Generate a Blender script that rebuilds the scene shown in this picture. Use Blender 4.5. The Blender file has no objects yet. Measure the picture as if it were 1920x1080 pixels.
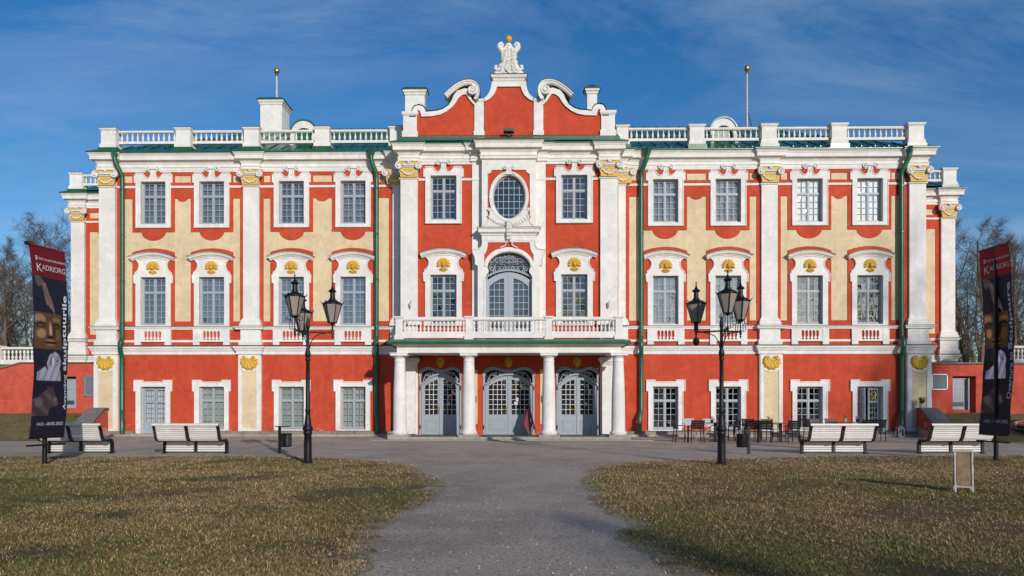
import bpy, math, random
import numpy as np
from mathutils import Vector, Matrix
from mathutils.geometry import tessellate_polygon

# ------------------------------------------------------------------ camera, sky, sun, exposure
scn = bpy.context.scene
COL = scn.collection
PI = math.pi
cam_d = bpy.data.cameras.new('camera'); cam = bpy.data.objects.new('camera', cam_d); COL.objects.link(cam)
cam.location = (0, -33.2, 1.5); cam.rotation_euler = (math.radians(90), 0, math.radians(0.9))
cam_d.sensor_width = 36; cam_d.lens = 1350 / 1920 * 36
cam_d.shift_x = 27.2 / 1920; cam_d.shift_y = 217 / 1920
cam_d.clip_start = 0.1; cam_d.clip_end = 3000
scn.camera = cam

SUN_EL = math.radians(17.5)
SUN_DIR = Vector((0.425 * math.cos(SUN_EL), -0.905 * math.cos(SUN_EL), math.sin(SUN_EL))).normalized()
sun_d = bpy.data.lights.new('sun', 'SUN'); sun_d.energy = 3.25; sun_d.angle = math.radians(0.55); sun_d.color = (1.0, 0.945, 0.88)
sun = bpy.data.objects.new('sun', sun_d); COL.objects.link(sun)
sun.rotation_euler = SUN_DIR.to_track_quat('Z', 'Y').to_euler(); sun.location = (20, -40, 30)

world = bpy.data.worlds.new('World'); scn.world = world; world.use_nodes = True
nt = world.node_tree; nt.nodes.clear()
N = nt.nodes.new; L = nt.links.new
sky = N('ShaderNodeTexSky'); sky.sky_type = 'NISHITA'; sky.sun_disc = False
sky.sun_elevation = SUN_EL; sky.sun_rotation = math.atan2(0.425, -0.905)
sky.air_density = 1.0; sky.dust_density = 0.4; sky.ozone_density = 3.0
hs = N('ShaderNodeHueSaturation'); hs.inputs['Saturation'].default_value = 1.32; hs.inputs['Value'].default_value = 1.10; hs.inputs['Hue'].default_value = 0.506
L(sky.outputs[0], hs.inputs['Color'])
tc = N('ShaderNodeTexCoord'); sep = N('ShaderNodeSeparateXYZ'); L(tc.outputs['Generated'], sep.inputs[0])
# project the view direction on a cloud plane so that cirrus streaks shrink towards the horizon
zc = N('ShaderNodeMath'); zc.operation = 'ADD'; zc.inputs[1].default_value = 0.12; L(sep.outputs[2], zc.inputs[0])
zm = N('ShaderNodeMath'); zm.operation = 'MAXIMUM'; zm.inputs[1].default_value = 0.05; L(zc.outputs[0], zm.inputs[0])
dx = N('ShaderNodeMath'); dx.operation = 'DIVIDE'; L(sep.outputs[0], dx.inputs[0]); L(zm.outputs[0], dx.inputs[1])
dy = N('ShaderNodeMath'); dy.operation = 'DIVIDE'; L(sep.outputs[1], dy.inputs[0]); L(zm.outputs[0], dy.inputs[1])
cmb = N('ShaderNodeCombineXYZ'); L(dx.outputs[0], cmb.inputs[0]); L(dy.outputs[0], cmb.inputs[1])
mp = N('ShaderNodeMapping'); mp.inputs['Rotation'].default_value = (0, 0, math.radians(-38)); mp.inputs['Scale'].default_value = (0.75, 1.6, 1)
L(cmb.outputs[0], mp.inputs[0])
n1 = N('ShaderNodeTexNoise'); n1.inputs['Scale'].default_value = 1.25; n1.inputs['Detail'].default_value = 9; n1.inputs['Roughness'].default_value = 0.68; n1.inputs['Distortion'].default_value = 0.5
L(mp.outputs[0], n1.inputs['Vector'])
n2 = N('ShaderNodeTexNoise'); n2.inputs['Scale'].default_value = 0.55; n2.inputs['Detail'].default_value = 3
L(mp.outputs[0], n2.inputs['Vector'])
r1 = N('ShaderNodeMapRange'); r1.inputs[1].default_value = 0.42; r1.inputs[2].default_value = 0.78; L(n1.outputs[0], r1.inputs[0])
r2 = N('ShaderNodeMapRange'); r2.inputs[1].default_value = 0.32; r2.inputs[2].default_value = 0.62; L(n2.outputs[0], r2.inputs[0])
mu = N('ShaderNodeMath'); mu.operation = 'MULTIPLY'; L(r1.outputs[0], mu.inputs[0]); L(r2.outputs[0], mu.inputs[1])
mu2 = N('ShaderNodeMath'); mu2.operation = 'MULTIPLY'; mu2.inputs[1].default_value = 0.60; L(mu.outputs[0], mu2.inputs[0])
mx = N('ShaderNodeMixRGB'); L(mu2.outputs[0], mx.inputs[0]); L(hs.outputs[0], mx.inputs[1]); mx.inputs[2].default_value = (4.2, 5.3, 6.9, 1)
bg = N('ShaderNodeBackground'); bg.inputs[1].default_value = 0.105; L(mx.outputs[0], bg.inputs[0])
wo = N('ShaderNodeOutputWorld'); L(bg.outputs[0], wo.inputs[0])
SKY_MIX = mx

scn.render.engine = 'CYCLES'
scn.view_settings.view_transform = 'Standard'; scn.view_settings.look = 'None'
scn.view_settings.exposure = 0.0; scn.view_settings.gamma = 1.0; scn.view_settings.use_curve_mapping = False
try:
    scn.cycles.max_bounces = 6; scn.cycles.transparent_max_bounces = 16; scn.cycles.caustics_reflective = False; scn.cycles.caustics_refractive = False
except Exception: pass

# ------------------------------------------------------------------ materials
def lin(r, g, b):
    f = lambda c: (c / 255 / 12.92) if c / 255 <= 0.04045 else ((c / 255 + 0.055) / 1.055) ** 2.4
    return (f(r), f(g), f(b), 1)

def mat(name, col, rough=0.6, metal=0.0, var=0.0, vscale=1.0, bump=0.0, bscale=40.0, spec=0.5, var2=None, obj_var=0.0):
    """col (linear rgb); var = strength of slow colour variation towards var2; bump = fine relief"""
    m = bpy.data.materials.new(name); m.use_nodes = True
    nt = m.node_tree; b = nt.nodes['Principled BSDF']
    c = tuple(col[:3]) + (1,)
    b.inputs['Base Color'].default_value = c
    b.inputs['Roughness'].default_value = rough; b.inputs['Metallic'].default_value = metal
    b.inputs['Specular IOR Level'].default_value = spec
    g = nt.nodes.new('ShaderNodeNewGeometry')
    last = None
    if var > 0:
        n = nt.nodes.new('ShaderNodeTexNoise'); n.inputs['Scale'].default_value = vscale; n.inputs['Detail'].default_value = 8; n.inputs['Roughness'].default_value = 0.65
        nt.links.new(g.outputs['Position'], n.inputs['Vector'])
        r = nt.nodes.new('ShaderNodeMapRange'); r.inputs[1].default_value = 0.32; r.inputs[2].default_value = 0.70; r.inputs[4].default_value = var
        nt.links.new(n.outputs[0], r.inputs[0])
        x = nt.nodes.new('ShaderNodeMixRGB'); x.inputs[1].default_value = c
        v2 = var2 if var2 else tuple(k * 0.6 for k in col[:3])
        x.inputs[2].default_value = tuple(v2[:3]) + (1,)
        nt.links.new(r.outputs[0], x.inputs[0]); nt.links.new(x.outputs[0], b.inputs['Base Color']); last = x
    if obj_var > 0:
        oi = nt.nodes.new('ShaderNodeObjectInfo'); h = nt.nodes.new('ShaderNodeHueSaturation')
        r = nt.nodes.new('ShaderNodeMapRange'); r.inputs[3].default_value = 1 - obj_var; r.inputs[4].default_value = 1 + obj_var
        nt.links.new(oi.outputs['Random'], r.inputs[0]); nt.links.new(r.outputs[0], h.inputs['Value'])
        if last: nt.links.new(last.outputs[0], h.inputs['Color'])
        else: h.inputs['Color'].default_value = c
        nt.links.new(h.outputs[0], b.inputs['Base Color'])
    if bump > 0:
        n = nt.nodes.new('ShaderNodeTexNoise'); n.inputs['Scale'].default_value = bscale; n.inputs['Detail'].default_value = 6
        nt.links.new(g.outputs['Position'], n.inputs['Vector'])
        bp = nt.nodes.new('ShaderNodeBump'); bp.inputs['Strength'].default_value = bump; bp.inputs['Distance'].default_value = 0.02
        nt.links.new(n.outputs[0], bp.inputs['Height']); nt.links.new(bp.outputs[0], b.inputs['Normal'])
    return m

def plaster(name, col, dirt, peel, low=0.0, streak=0.35):
    """painted plaster: cloudy colour, vertical rain streaks, chipped paint in patches (more of it near the ground)"""
    m = bpy.data.materials.new(name); m.use_nodes = True
    nt = m.node_tree; b = nt.nodes['Principled BSDF']; b.inputs['Roughness'].default_value = 0.85; b.inputs['Specular IOR Level'].default_value = 0.25
    N = nt.nodes.new; L = nt.links.new
    g = N('ShaderNodeNewGeometry')
    def noise(scale, det, vec, rough=0.6, dist=0.0):
        n = N('ShaderNodeTexNoise'); n.inputs['Scale'].default_value = scale; n.inputs['Detail'].default_value = det
        n.inputs['Roughness'].default_value = rough; n.inputs['Distortion'].default_value = dist; L(vec, n.inputs['Vector']); return n.outputs[0]
    def rng(v, a, bb, lo=0.0, hi=1.0):
        r = N('ShaderNodeMapRange'); r.inputs[1].default_value = a; r.inputs[2].default_value = bb; r.inputs[3].default_value = lo; r.inputs[4].default_value = hi; L(v, r.inputs[0]); return r.outputs[0]
    def mix(f, c1, c2):
        x = N('ShaderNodeMixRGB'); L(f, x.inputs[0])
        if isinstance(c1, tuple): x.inputs[1].default_value = c1
        else: L(c1, x.inputs[1])
        x.inputs[2].default_value = c2; return x.outputs[0]
    pos = g.outputs['Position']
    c0 = tuple(col[:3]) + (1,)
    light = tuple(min(1, k * 1.22 + 0.012) for k in col[:3]) + (1,)
    dk = tuple(dirt[:3]) + (1,); pl = tuple(peel[:3]) + (1,)
    c = mix(rng(noise(0.7, 8, pos, 0.65), 0.40, 0.72, 0, 0.75), c0, light)
    c = mix(rng(noise(3.1, 8, pos, 0.66), 0.48, 0.76, 0, 0.6), c, dk)
    c = mix(rng(noise(1.5, 5, pos, 0.5, 1.5), 0.55, 0.585, 0, 0.42), c, light)
    c = mix(rng(noise(0.9, 7, pos, 0.62, 1.0), 0.60, 0.66, 0, 0.38), c, dk)
    mp = N('ShaderNodeMapping'); mp.inputs['Scale'].default_value = (3.2, 3.2, 0.22); L(pos, mp.inputs[0])
    c = mix(rng(noise(1.0, 6, mp.outputs[0], 0.6), 0.52, 0.78, 0, streak), c, dk)
    # chips
    sp = N('ShaderNodeSeparateXYZ'); L(pos, sp.inputs[0])
    near = rng(sp.outputs[2], 0.15, 1.0, 1.0, 0.0)
    ch = noise(2.6, 9, pos, 0.72, 0.6)
    mm = N('ShaderNodeMath'); mm.operation = 'MULTIPLY'; mm.inputs[1].default_value = 0.16 + low; L(near, mm.inputs[0])
    ad = N('ShaderNodeMath'); ad.operation = 'ADD'; L(ch, ad.inputs[0]); L(mm.outputs[0], ad.inputs[1])
    c = mix(rng(ad.outputs[0], 0.705, 0.72, 0, 0.7), c, pl)
    L(c, b.inputs['Base Color'])
    bp = N('ShaderNodeBump'); bp.inputs['Strength'].default_value = 0.35; bp.inputs['Distance'].default_value = 0.012
    L(noise(28, 6, pos), bp.inputs['Height']); L(bp.outputs[0], b.inputs['Normal'])
    return m

M = {}
M['red'] = plaster('red_plaster', (0.505, 0.064, 0.026), (0.33, 0.045, 0.025), (0.62, 0.30, 0.24), streak=0.55)
M['redwall'] = plaster('weathered_red_plaster', (0.53, 0.085, 0.050), (0.26, 0.05, 0.03), (0.62, 0.42, 0.36), low=0.12, streak=0.6)
M['cream'] = plaster('cream_plaster', (0.655, 0.52, 0.325), (0.50, 0.37, 0.23), (0.68, 0.62, 0.50), streak=0.5)
M['white'] = plaster('white_plaster', (0.715, 0.69, 0.65), (0.62, 0.585, 0.53), (0.52, 0.48, 0.42), streak=0.34)
M['stucco'] = mat('white_stucco_ornament', (0.76, 0.74, 0.70), 0.8, var=0.4, vscale=9, var2=(0.55, 0.52, 0.47), bump=0.3, bscale=30)
M['ochre'] = mat('yellow_painted_stucco', (0.74, 0.46, 0.055), 0.6, var=0.6, vscale=14, var2=(0.45, 0.25, 0.025), bump=0.4, bscale=45)
M['gilt'] = mat('gilded_metal', (0.70, 0.45, 0.12), 0.32, metal=0.9, var=0.4, vscale=8)
M['brass'] = mat('brass', (0.62, 0.38, 0.12), 0.35, metal=0.9)
M['green'] = mat('green_painted_metal', (0.009, 0.080, 0.035), 0.33, var=0.6, vscale=2.5, var2=(0.03, 0.15, 0.075), bump=0.15, bscale=9)
M['roofg'] = mat('green_metal_roofing', (0.022, 0.125, 0.085), 0.28, var=0.7, vscale=1.5, var2=(0.05, 0.20, 0.15), bump=0.2, bscale=4, obj_var=0.2)
M['flash'] = mat('dark_metal_flashing', (0.05, 0.065, 0.055), 0.5)
M['sash'] = mat('grey_blue_paint', (0.36, 0.395, 0.43), 0.5, var=0.35, vscale=7, var2=(0.27, 0.30, 0.34))
M['doorp'] = mat('grey_door_paint', (0.34, 0.375, 0.41), 0.45, var=0.35, vscale=5, var2=(0.25, 0.29, 0.34))
M['iron'] = mat('black_cast_iron', (0.006, 0.007, 0.008), 0.42, spec=0.3, var=0.5, vscale=12, var2=(0.022, 0.023, 0.022), bump=0.2, bscale=60)
M['black'] = mat('black_powder_coat', (0.007, 0.007, 0.008), 0.45, spec=0.3)
M['alu'] = mat('cream_white_bench_slats', (0.76, 0.73, 0.68), 0.4, metal=0.0, var=0.3, vscale=6, obj_var=0.05)
M['stone'] = mat('worn_brown_limestone', (0.20, 0.15, 0.12), 0.85, var=0.8, vscale=3.5, var2=(0.34, 0.29, 0.24), bump=0.6, bscale=18, obj_var=0.12)
M['stonel'] = mat('pale_limestone', (0.40, 0.37, 0.32), 0.85, var=0.8, vscale=4, var2=(0.24, 0.22, 0.18), bump=0.6, bscale=22, obj_var=0.1)
M['slate'] = mat('slate_coping', (0.13, 0.12, 0.11), 0.7, var=0.7, vscale=4, var2=(0.24, 0.21, 0.18), bump=0.5, bscale=14)
M['bark'] = mat('tree_bark', (0.12, 0.09, 0.062), 0.9, var=0.8, vscale=3, var2=(0.16, 0.12, 0.08), bump=0.6, bscale=14)
M['twig'] = mat('thin_twigs', (0.085, 0.058, 0.040), 0.9, var=0.6, vscale=0.6, var2=(0.14, 0.095, 0.06))
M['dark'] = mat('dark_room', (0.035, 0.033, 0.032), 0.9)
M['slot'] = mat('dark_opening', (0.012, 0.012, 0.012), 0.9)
M['wood'] = mat('weathered_brown_wood', (0.20, 0.115, 0.06), 0.8, var=0.8, vscale=12, var2=(0.36, 0.25, 0.15))
M['whitep'] = mat('chipped_white_paint', (0.66, 0.65, 0.62), 0.5, var=0.9, vscale=16, var2=(0.34, 0.24, 0.16))
M['terra'] = mat('terracotta', (0.42, 0.13, 0.07), 0.7)
M['mint'] = mat('mint_green_pot', (0.30, 0.62, 0.42), 0.4)
M['leaf'] = mat('green_leaves', (0.06, 0.15, 0.03), 0.6, var=0.8, vscale=30, var2=(0.16, 0.24, 0.05))
M['petal'] = mat('orange_petals', (0.75, 0.25, 0.03), 0.6)
M['mesh'] = mat('black_fabric', (0.02, 0.02, 0.022), 0.7)
M['greyf'] = mat('light_grey_frame', (0.36, 0.36, 0.35), 0.5)
M['maroon'] = mat('dark_red_board', (0.20, 0.018, 0.03), 0.5)
M['board'] = mat('pale_print', (0.55, 0.53, 0.52), 0.6)
M['zinc'] = mat('galvanised_steel', (0.45, 0.46, 0.47), 0.4, metal=0.7)
M['ventm'] = mat('grey_blue_louvre', (0.30, 0.33, 0.36), 0.4, metal=0.4, var=0.6, vscale=10)
M['tyre'] = mat('tyre_rubber', (0.02, 0.02, 0.02), 0.8)
M['carp'] = mat('rose_beige_car_paint', (0.40, 0.27, 0.24), 0.25, metal=0.3)
M['print_w'] = mat('white_print', (0.62, 0.60, 0.62), 0.7)

def blind_mat(name, col, var2, scale=(6, 6, 1.2)):
    m = mat(name, col, 0.9)
    nt = m.node_tree; g = nt.nodes.new('ShaderNodeNewGeometry'); mp = nt.nodes.new('ShaderNodeMapping'); mp.inputs['Scale'].default_value = scale
    n = nt.nodes.new('ShaderNodeTexNoise'); n.inputs['Scale'].default_value = 1.5; n.inputs['Detail'].default_value = 5
    x = nt.nodes.new('ShaderNodeMixRGB'); x.inputs[1].default_value = tuple(col) + (1,); x.inputs[2].default_value = tuple(var2) + (1,)
    nt.links.new(g.outputs['Position'], mp.inputs[0]); nt.links.new(mp.outputs[0], n.inputs['Vector']); nt.links.new(n.outputs[0], x.inputs[0])
    oi = nt.nodes.new('ShaderNodeObjectInfo'); h = nt.nodes.new('ShaderNodeHueSaturation'); r = nt.nodes.new('ShaderNodeMapRange'); r.inputs[3].default_value = 0.72; r.inputs[4].default_value = 1.12
    nt.links.new(oi.outputs['Random'], r.inputs[0]); nt.links.new(r.outputs[0], h.inputs['Value']); nt.links.new(x.outputs[0], h.inputs['Color'])
    nt.links.new(h.outputs[0], nt.nodes['Principled BSDF'].inputs['Base Color']); return m
M['blind_g'] = blind_mat('grey_window_blind', (0.16, 0.17, 0.175), (0.11, 0.12, 0.125))
M['blind_l'] = blind_mat('pale_grey_blind', (0.30, 0.33, 0.36), (0.18, 0.20, 0.23), (9, 9, 0.5))
M['blind_reflection_w'] = blind_mat('white_blind_and_reflection', (0.98, 0.98, 0.97), (0.90, 0.92, 0.95), (7, 7, 0.4))  # white door panels; in the upper windows its colour stands in for bright reflections
M['blind_s'] = blind_mat('pale_green_shutter', (0.50, 0.55, 0.47), (0.30, 0.34, 0.30))
M['blind_c'] = blind_mat('cream_panel', (0.60, 0.54, 0.42), (0.42, 0.37, 0.30))

def glass_mat(name, tint, refl, wav=0.012, f0=None):
    m = bpy.data.materials.new(name); m.use_nodes = True; nt = m.node_tree; nt.nodes.clear(); N = nt.nodes.new; L = nt.links.new
    o = N('ShaderNodeOutputMaterial'); t = N('ShaderNodeBsdfTransparent'); t.inputs[0].default_value = tuple(tint) + (1,)
    gl = N('ShaderNodeBsdfGlossy'); gl.inputs['Roughness'].default_value = 0.015; gl.inputs[0].default_value = (0.95, 0.97, 1, 1)
    lw = N('ShaderNodeLayerWeight'); lw.inputs[0].default_value = 0.25
    r = N('ShaderNodeMapRange'); r.inputs[3].default_value = refl; r.inputs[4].default_value = 0.9; L(lw.outputs['Fresnel'], r.inputs[0])
    g = N('ShaderNodeNewGeometry'); n = N('ShaderNodeTexNoise'); n.inputs['Scale'].default_value = 3.5; n.inputs['Detail'].default_value = 1; L(g.outputs['Position'], n.inputs['Vector'])
    bp = N('ShaderNodeBump'); bp.inputs['Strength'].default_value = 0.2; bp.inputs['Distance'].default_value = wav; L(n.outputs[0], bp.inputs['Height']); L(bp.outputs[0], gl.inputs['Normal'])
    mx = N('ShaderNodeMixShader'); L(r.outputs[0], mx.inputs[0]); L(t.outputs[0], mx.inputs[1]); L(gl.outputs[0], mx.inputs[2]); L(mx.outputs[0], o.inputs[0])
    return m
M['glass'] = glass_mat('old_window_glass', (0.95, 0.965, 0.97), 0.11, 0.02)
M['frost'] = mat('frosted_lamp_glass', (0.34, 0.29, 0.25), 0.3, var=0.5, vscale=20, bump=0.4, bscale=60)

# ------------------------------------------------------------------ mesh helpers
class MB:
    def __init__(s): s.v = []; s.f = []
    def add(s, vs, fs):
        o = len(s.v); s.v += [tuple(p) for p in vs]; s.f += [tuple(i + o for i in f) for f in fs]; return s
    def box(s, x0, x1, y0, y1, z0, z1):
        return s.add([(x0, y0, z0), (x1, y0, z0), (x1, y1, z0), (x0, y1, z0), (x0, y0, z1), (x1, y0, z1), (x1, y1, z1), (x0, y1, z1)],
                     [(0, 3, 2, 1), (4, 5, 6, 7), (0, 1, 5, 4), (1, 2, 6, 5), (2, 3, 7, 6), (3, 0, 4, 7)])
    def plate(s, loops, y0, y1, back=False):
        """outline(s) in the xz plane, first the outer one, then holes; front at y0, sides back to y1"""
        ls = [[Vector((p[0], p[1], 0)) for p in l] for l in loops]
        tri = tessellate_polygon(ls); flat = [p for l in loops for p in l]; n = len(flat)
        vs = [(p[0], y0, p[1]) for p in flat] + [(p[0], y1, p[1]) for p in flat]
        fs = []
        for t in tri:
            a, b, c = [flat[i] for i in t]
            ar = (b[0] - a[0]) * (c[1] - a[1]) - (c[0] - a[0]) * (b[1] - a[1])
            if abs(ar) < 1e-9: continue
            t = t if ar > 0 else (t[0], t[2], t[1])
            fs.append(t)
            if back: fs.append((t[0] + n, t[2] + n, t[1] + n))
        o = 0
        for k, l in enumerate(loops):
            m = len(l); area = sum(l[i][0] * l[(i + 1) % m][1] - l[(i + 1) % m][0] * l[i][1] for i in range(m))
            ccw = (area > 0) == (k == 0)
            for i in range(m):
                a, b = o + i, o + (i + 1) % m
                fs.append((a, a + n, b + n, b) if ccw else (a, b, b + n, a + n))
            o += m
        return s.add(vs, fs)
    def lathe(s, prof, n=12, c=(0, 0, 0), caps=True):
        vs = []; fs = []
        for r, z in prof:
            for k in range(n):
                a = 2 * PI * k / n; vs.append((c[0] + r * math.cos(a), c[1] + r * math.sin(a), c[2] + z))
        for j in range(len(prof) - 1):
            for k in range(n):
                k2 = (k + 1) % n; fs.append((j * n + k, j * n + k2, (j + 1) * n + k2, (j + 1) * n + k))
        if caps:
            fs.append(tuple(range(n - 1, -1, -1))); fs.append(tuple((len(prof) - 1) * n + k for k in range(n)))
        return s.add(vs, fs)
    def tube(s, pts, r, n=6, cap=True):
        pts = [Vector(p) for p in pts]; m = len(pts); rs = r if isinstance(r, (list, tuple)) else [r] * m
        vs = []; fs = []; up = None
        for i, p in enumerate(pts):
            t = (pts[min(i + 1, m - 1)] - pts[max(i - 1, 0)]); t = t.normalized() if t.length > 1e-9 else Vector((0, 0, 1))
            if up is None:
                up = Vector((0, 1, 0)) if abs(t.y) < 0.9 else Vector((1, 0, 0))
            u = (up - t * up.dot(t)); u = u.normalized() if u.length > 1e-6 else t.orthogonal().normalized(); up = u; w = t.cross(u)
            for k in range(n):
                a = 2 * PI * k / n + PI / n; vs.append(p + (u * math.cos(a) + w * math.sin(a)) * rs[i])
        for i in range(m - 1):
            for k in range(n):
                k2 = (k + 1) % n; fs.append((i * n + k, i * n + k2, (i + 1) * n + k2, (i + 1) * n + k))
        if cap: fs.append(tuple(range(n - 1, -1, -1))); fs.append(tuple((m - 1) * n + k for k in range(n)))
        return s.add(vs, fs)
    def mould(s, path, prof, closed=False):
        """a moulding: profile (offset outwards, z) swept along a plan path (x, y); outwards is to the right of travel"""
        n = len(path); vs = []; fs = []
        seg = []
        for i in range(n - (0 if closed else 1)):
            a, b = path[i], path[(i + 1) % n]; d = math.hypot(b[0] - a[0], b[1] - a[1]) or 1; seg.append(((b[1] - a[1]) / d, -(b[0] - a[0]) / d))
        for i in range(n):
            if closed: n1, n2 = seg[i - 1], seg[i]
            else: n1, n2 = seg[max(i - 1, 0)], seg[min(i, n - 2)]
            k = 1 + n1[0] * n2[0] + n1[1] * n2[1]; k = max(k, 0.2); mx = ((n1[0] + n2[0]) / k, (n1[1] + n2[1]) / k)
            for o, z in prof: vs.append((path[i][0] + mx[0] * o, path[i][1] + mx[1] * o, z))
        m = len(prof)
        for i in range(n if closed else n - 1):
            for j in range(m - 1):
                a = i * m + j; b = ((i + 1) % n) * m + j; fs.append((a, a + 1, b + 1, b))
        return s.add(vs, fs)
    def band(s, path, prof, closed=False):
        """profile (offset along the left normal, y) swept along a path in the xz plane"""
        n = len(path); vs = []; fs = []
        for i in range(n):
            if closed: a, b = path[i - 1], path[(i + 1) % n]
            else: a, b = path[max(i - 1, 0)], path[min(i + 1, n - 1)]
            d = math.hypot(b[0] - a[0], b[1] - a[1]) or 1; nx, nz = -(b[1] - a[1]) / d, (b[0] - a[0]) / d
            for o, y in prof: vs.append((path[i][0] + nx * o, y, path[i][1] + nz * o))
        m = len(prof)
        for i in range(n if closed else n - 1):
            for j in range(m - 1):
                a = i * m + j; b = ((i + 1) % n) * m + j; fs.append((a, b, b + 1, a + 1))
        if not closed: fs.append(tuple(range(m))); fs.append(tuple((n - 1) * m + j for j in reversed(range(m))))
        return s.add(vs, fs)
    def ball(s, c, r, n=10, m=7, sc=(1, 1, 1)):
        vs = [(c[0], c[1], c[2] + r * sc[2])]; fs = []
        for j in range(1, m):
            t = PI * j / m
            for k in range(n):
                a = 2 * PI * k / n; vs.append((c[0] + r * sc[0] * math.sin(t) * math.cos(a), c[1] + r * sc[1] * math.sin(t) * math.sin(a), c[2] + r * sc[2] * math.cos(t)))
        vs.append((c[0], c[1], c[2] - r * sc[2]))
        for k in range(n): fs.append((0, 1 + k, 1 + (k + 1) % n))
        for j in range(m - 2):
            for k in range(n): a = 1 + j * n + k; b = 1 + j * n + (k + 1) % n; fs.append((a, a + n, b + n, b))
        for k in range(n): fs.append((len(vs) - 1, 1 + (m - 2) * n + (k + 1) % n, 1 + (m - 2) * n + k))
        return s.add(vs, fs)
    def mesh(s, name, m, smooth=False):
        me = bpy.data.meshes.new(name); me.from_pydata(s.v, [], s.f); me.materials.append(m)
        if smooth:
            me.polygons.foreach_set('use_smooth', [True] * len(me.polygons))
            try: me.set_sharp_from_angle(angle=math.radians(42))
            except Exception: pass
        me.update(); return me
    def obj(s, name, m, parent=None, smooth=False, loc=(0, 0, 0), rz=0):
        return link(name, s.mesh(name, m, smooth), parent, loc, rz)

def link(name, me, parent=None, loc=(0, 0, 0), rz=0):
    o = bpy.data.objects.new(name, me); COL.objects.link(o); o.location = loc; o.rotation_euler = (0, 0, rz)
    if parent: o.parent = parent
    return o
def tag(o, label=None, cat=None, group=None, kind=None):
    if label: o['label'] = label
    if cat: o['category'] = cat
    if group: o['group'] = group
    if kind: o['kind'] = kind
    return o
def empty(name, loc=(0, 0, 0), rz=0, parent=None):
    o = bpy.data.objects.new(name, None); COL.objects.link(o); o.location = loc; o.rotation_euler = (0, 0, rz)
    if parent: o.parent = parent
    return o
KIDS = {}
def copy_tree(o, parent=None, loc=None, rz=None, label=None):
    c = o.copy(); COL.objects.link(c); c.parent = parent
    if loc is not None: c.location = loc
    if rz is not None: c.rotation_euler = (0, 0, rz)
    if label: c['label'] = label
    for ch in list(o.children): copy_tree(ch, c)
    return c
def arc(cx, cz, rx, rz, a0, a1, n):
    return [(cx + rx * math.cos(math.radians(a0 + (a1 - a0) * i / n)), cz + rz * math.sin(math.radians(a0 + (a1 - a0) * i / n))) for i in range(n + 1)]
def bez(p0, p1, p2, n=8):
    return [((1 - t) ** 2 * p0[0] + 2 * t * (1 - t) * p1[0] + t * t * p2[0], (1 - t) ** 2 * p0[1] + 2 * t * (1 - t) * p1[1] + t * t * p2[1]) for t in [i / n for i in range(n + 1)]]
def rect(x0, x1, z0, z1): return [(x0, z0), (x1, z0), (x1, z1), (x0, z1)]
def mir(pts): return pts + [(-x, z) for x, z in reversed(pts)]
def spiral(cx, cz, r0, r1, a0, turns, n=18):
    return [(cx + (r0 + (r1 - r0) * i / n) * math.cos(a0 + turns * 2 * PI * i / n), cz + (r0 + (r1 - r0) * i / n) * math.sin(a0 + turns * 2 * PI * i / n)) for i in range(n + 1)]
random.seed(7)
RNG = np.random.default_rng(11)
# ------------------------------------------------------------------ the palace
# plan: wing walls stand on y = 0, the middle part on y = -1, its centre bay on y = -1.4, the outer blocks on y = 6.3
pal = empty('palace'); tag(pal, 'red and white baroque palace with gilded shells, curved centre gable and columned porch', 'palace')
UP = (7.19, 10.05, 13.76, 16.49)
Q = 0.15
half = [(-24.2, 14.0), (-24.2, 6.15), (-23.4, 6.15), (-23.4, 6.3), (-19.0, 6.3), (-19.0, -Q), (-18.2, -Q), (-18.2, 0), (-12.29, 0), (-12.29, -Q), (-11.52, -Q), (-11.52, 0),
        (-5.37, 0), (-5.37, -Q), (-4.87, -Q), (-4.87, -1 - Q), (-4.05, -1 - Q), (-4.05, -1.0), (-1.64, -1.0), (-1.64, -1.08), (-1.19, -1.08), (-1.19, -1.42)]
full = half + [(-x, y) for x, y in reversed(half)]
def sub(a, b): return [p for p in half[a:b]]
def both(name, prof, m, pts, parent=pal, **k):
    for sg in (1, -1):
        p = [(sg * x, y) for x, y in pts]
        if sg < 0: p = p[::-1]
        MB().mould(p, prof).obj(name, m, parent, **k)

# entablature and eaves all the way round the front
MB().mould(full, [(0.0, 12.28), (0.07, 12.31), (0.07, 12.42), (0.10, 12.44), (0.10, 12.47), (0.05, 12.48), (0.05, 12.60), (0.08, 12.61), (0.08, 12.64), (0.13, 12.69), (0.14, 12.72), (0.27, 12.74), (0.27, 12.91), (0.29, 12.92), (0.30, 12.96), (0.35, 13.01), (0.35, 13.04)]).obj('cornice', M['white'], pal)
MB().mould(full, [(0.34, 13.035), (0.385, 13.035), (0.395, 13.05), (0.395, 13.08), (0.375, 13.085), (0.0, 13.29), (-0.2, 13.29)]).obj('eaves_flashing', M['green'], pal)
# belt course above the ground floor, band and sill course (wings and outer blocks)
wingpath = [(-24.2, 14.0), (-24.2, 6.1), (-23.35, 6.1), (-23.35, 6.3), (-19.2, 6.3), (-19.2, -0.2), (-18.1, -0.2), (-18.1, 0), (-12.49, 0), (-12.49, -0.2), (-11.42, -0.2), (-11.42, 0), (-4.87, 0)]
both('belt_course', [(0.0, 3.76), (0.06, 3.78), (0.06, 3.92), (0.09, 3.93), (0.12, 3.99), (0.13, 4.03), (0.17, 4.06), (0.17, 4.12), (0.20, 4.155), (0.0, 4.19)], M['white'], wingpath)
both('belt_flashing', [(0.195, 4.156), (0.225, 4.156), (0.225, 4.178), (0.0, 4.215)], M['flash'], wingpath)
both('sill_course', [(0.0, 4.91), (0.10, 4.93), (0.10, 4.97), (0.15, 5.03), (0.15, 5.06), (0.0, 5.08)], M['white'], wingpath)
both('sill_flashing', [(0.148, 5.062), (0.17, 5.062), (0.17, 5.078), (0.0, 5.10)], M['flash'], wingpath)
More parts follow.
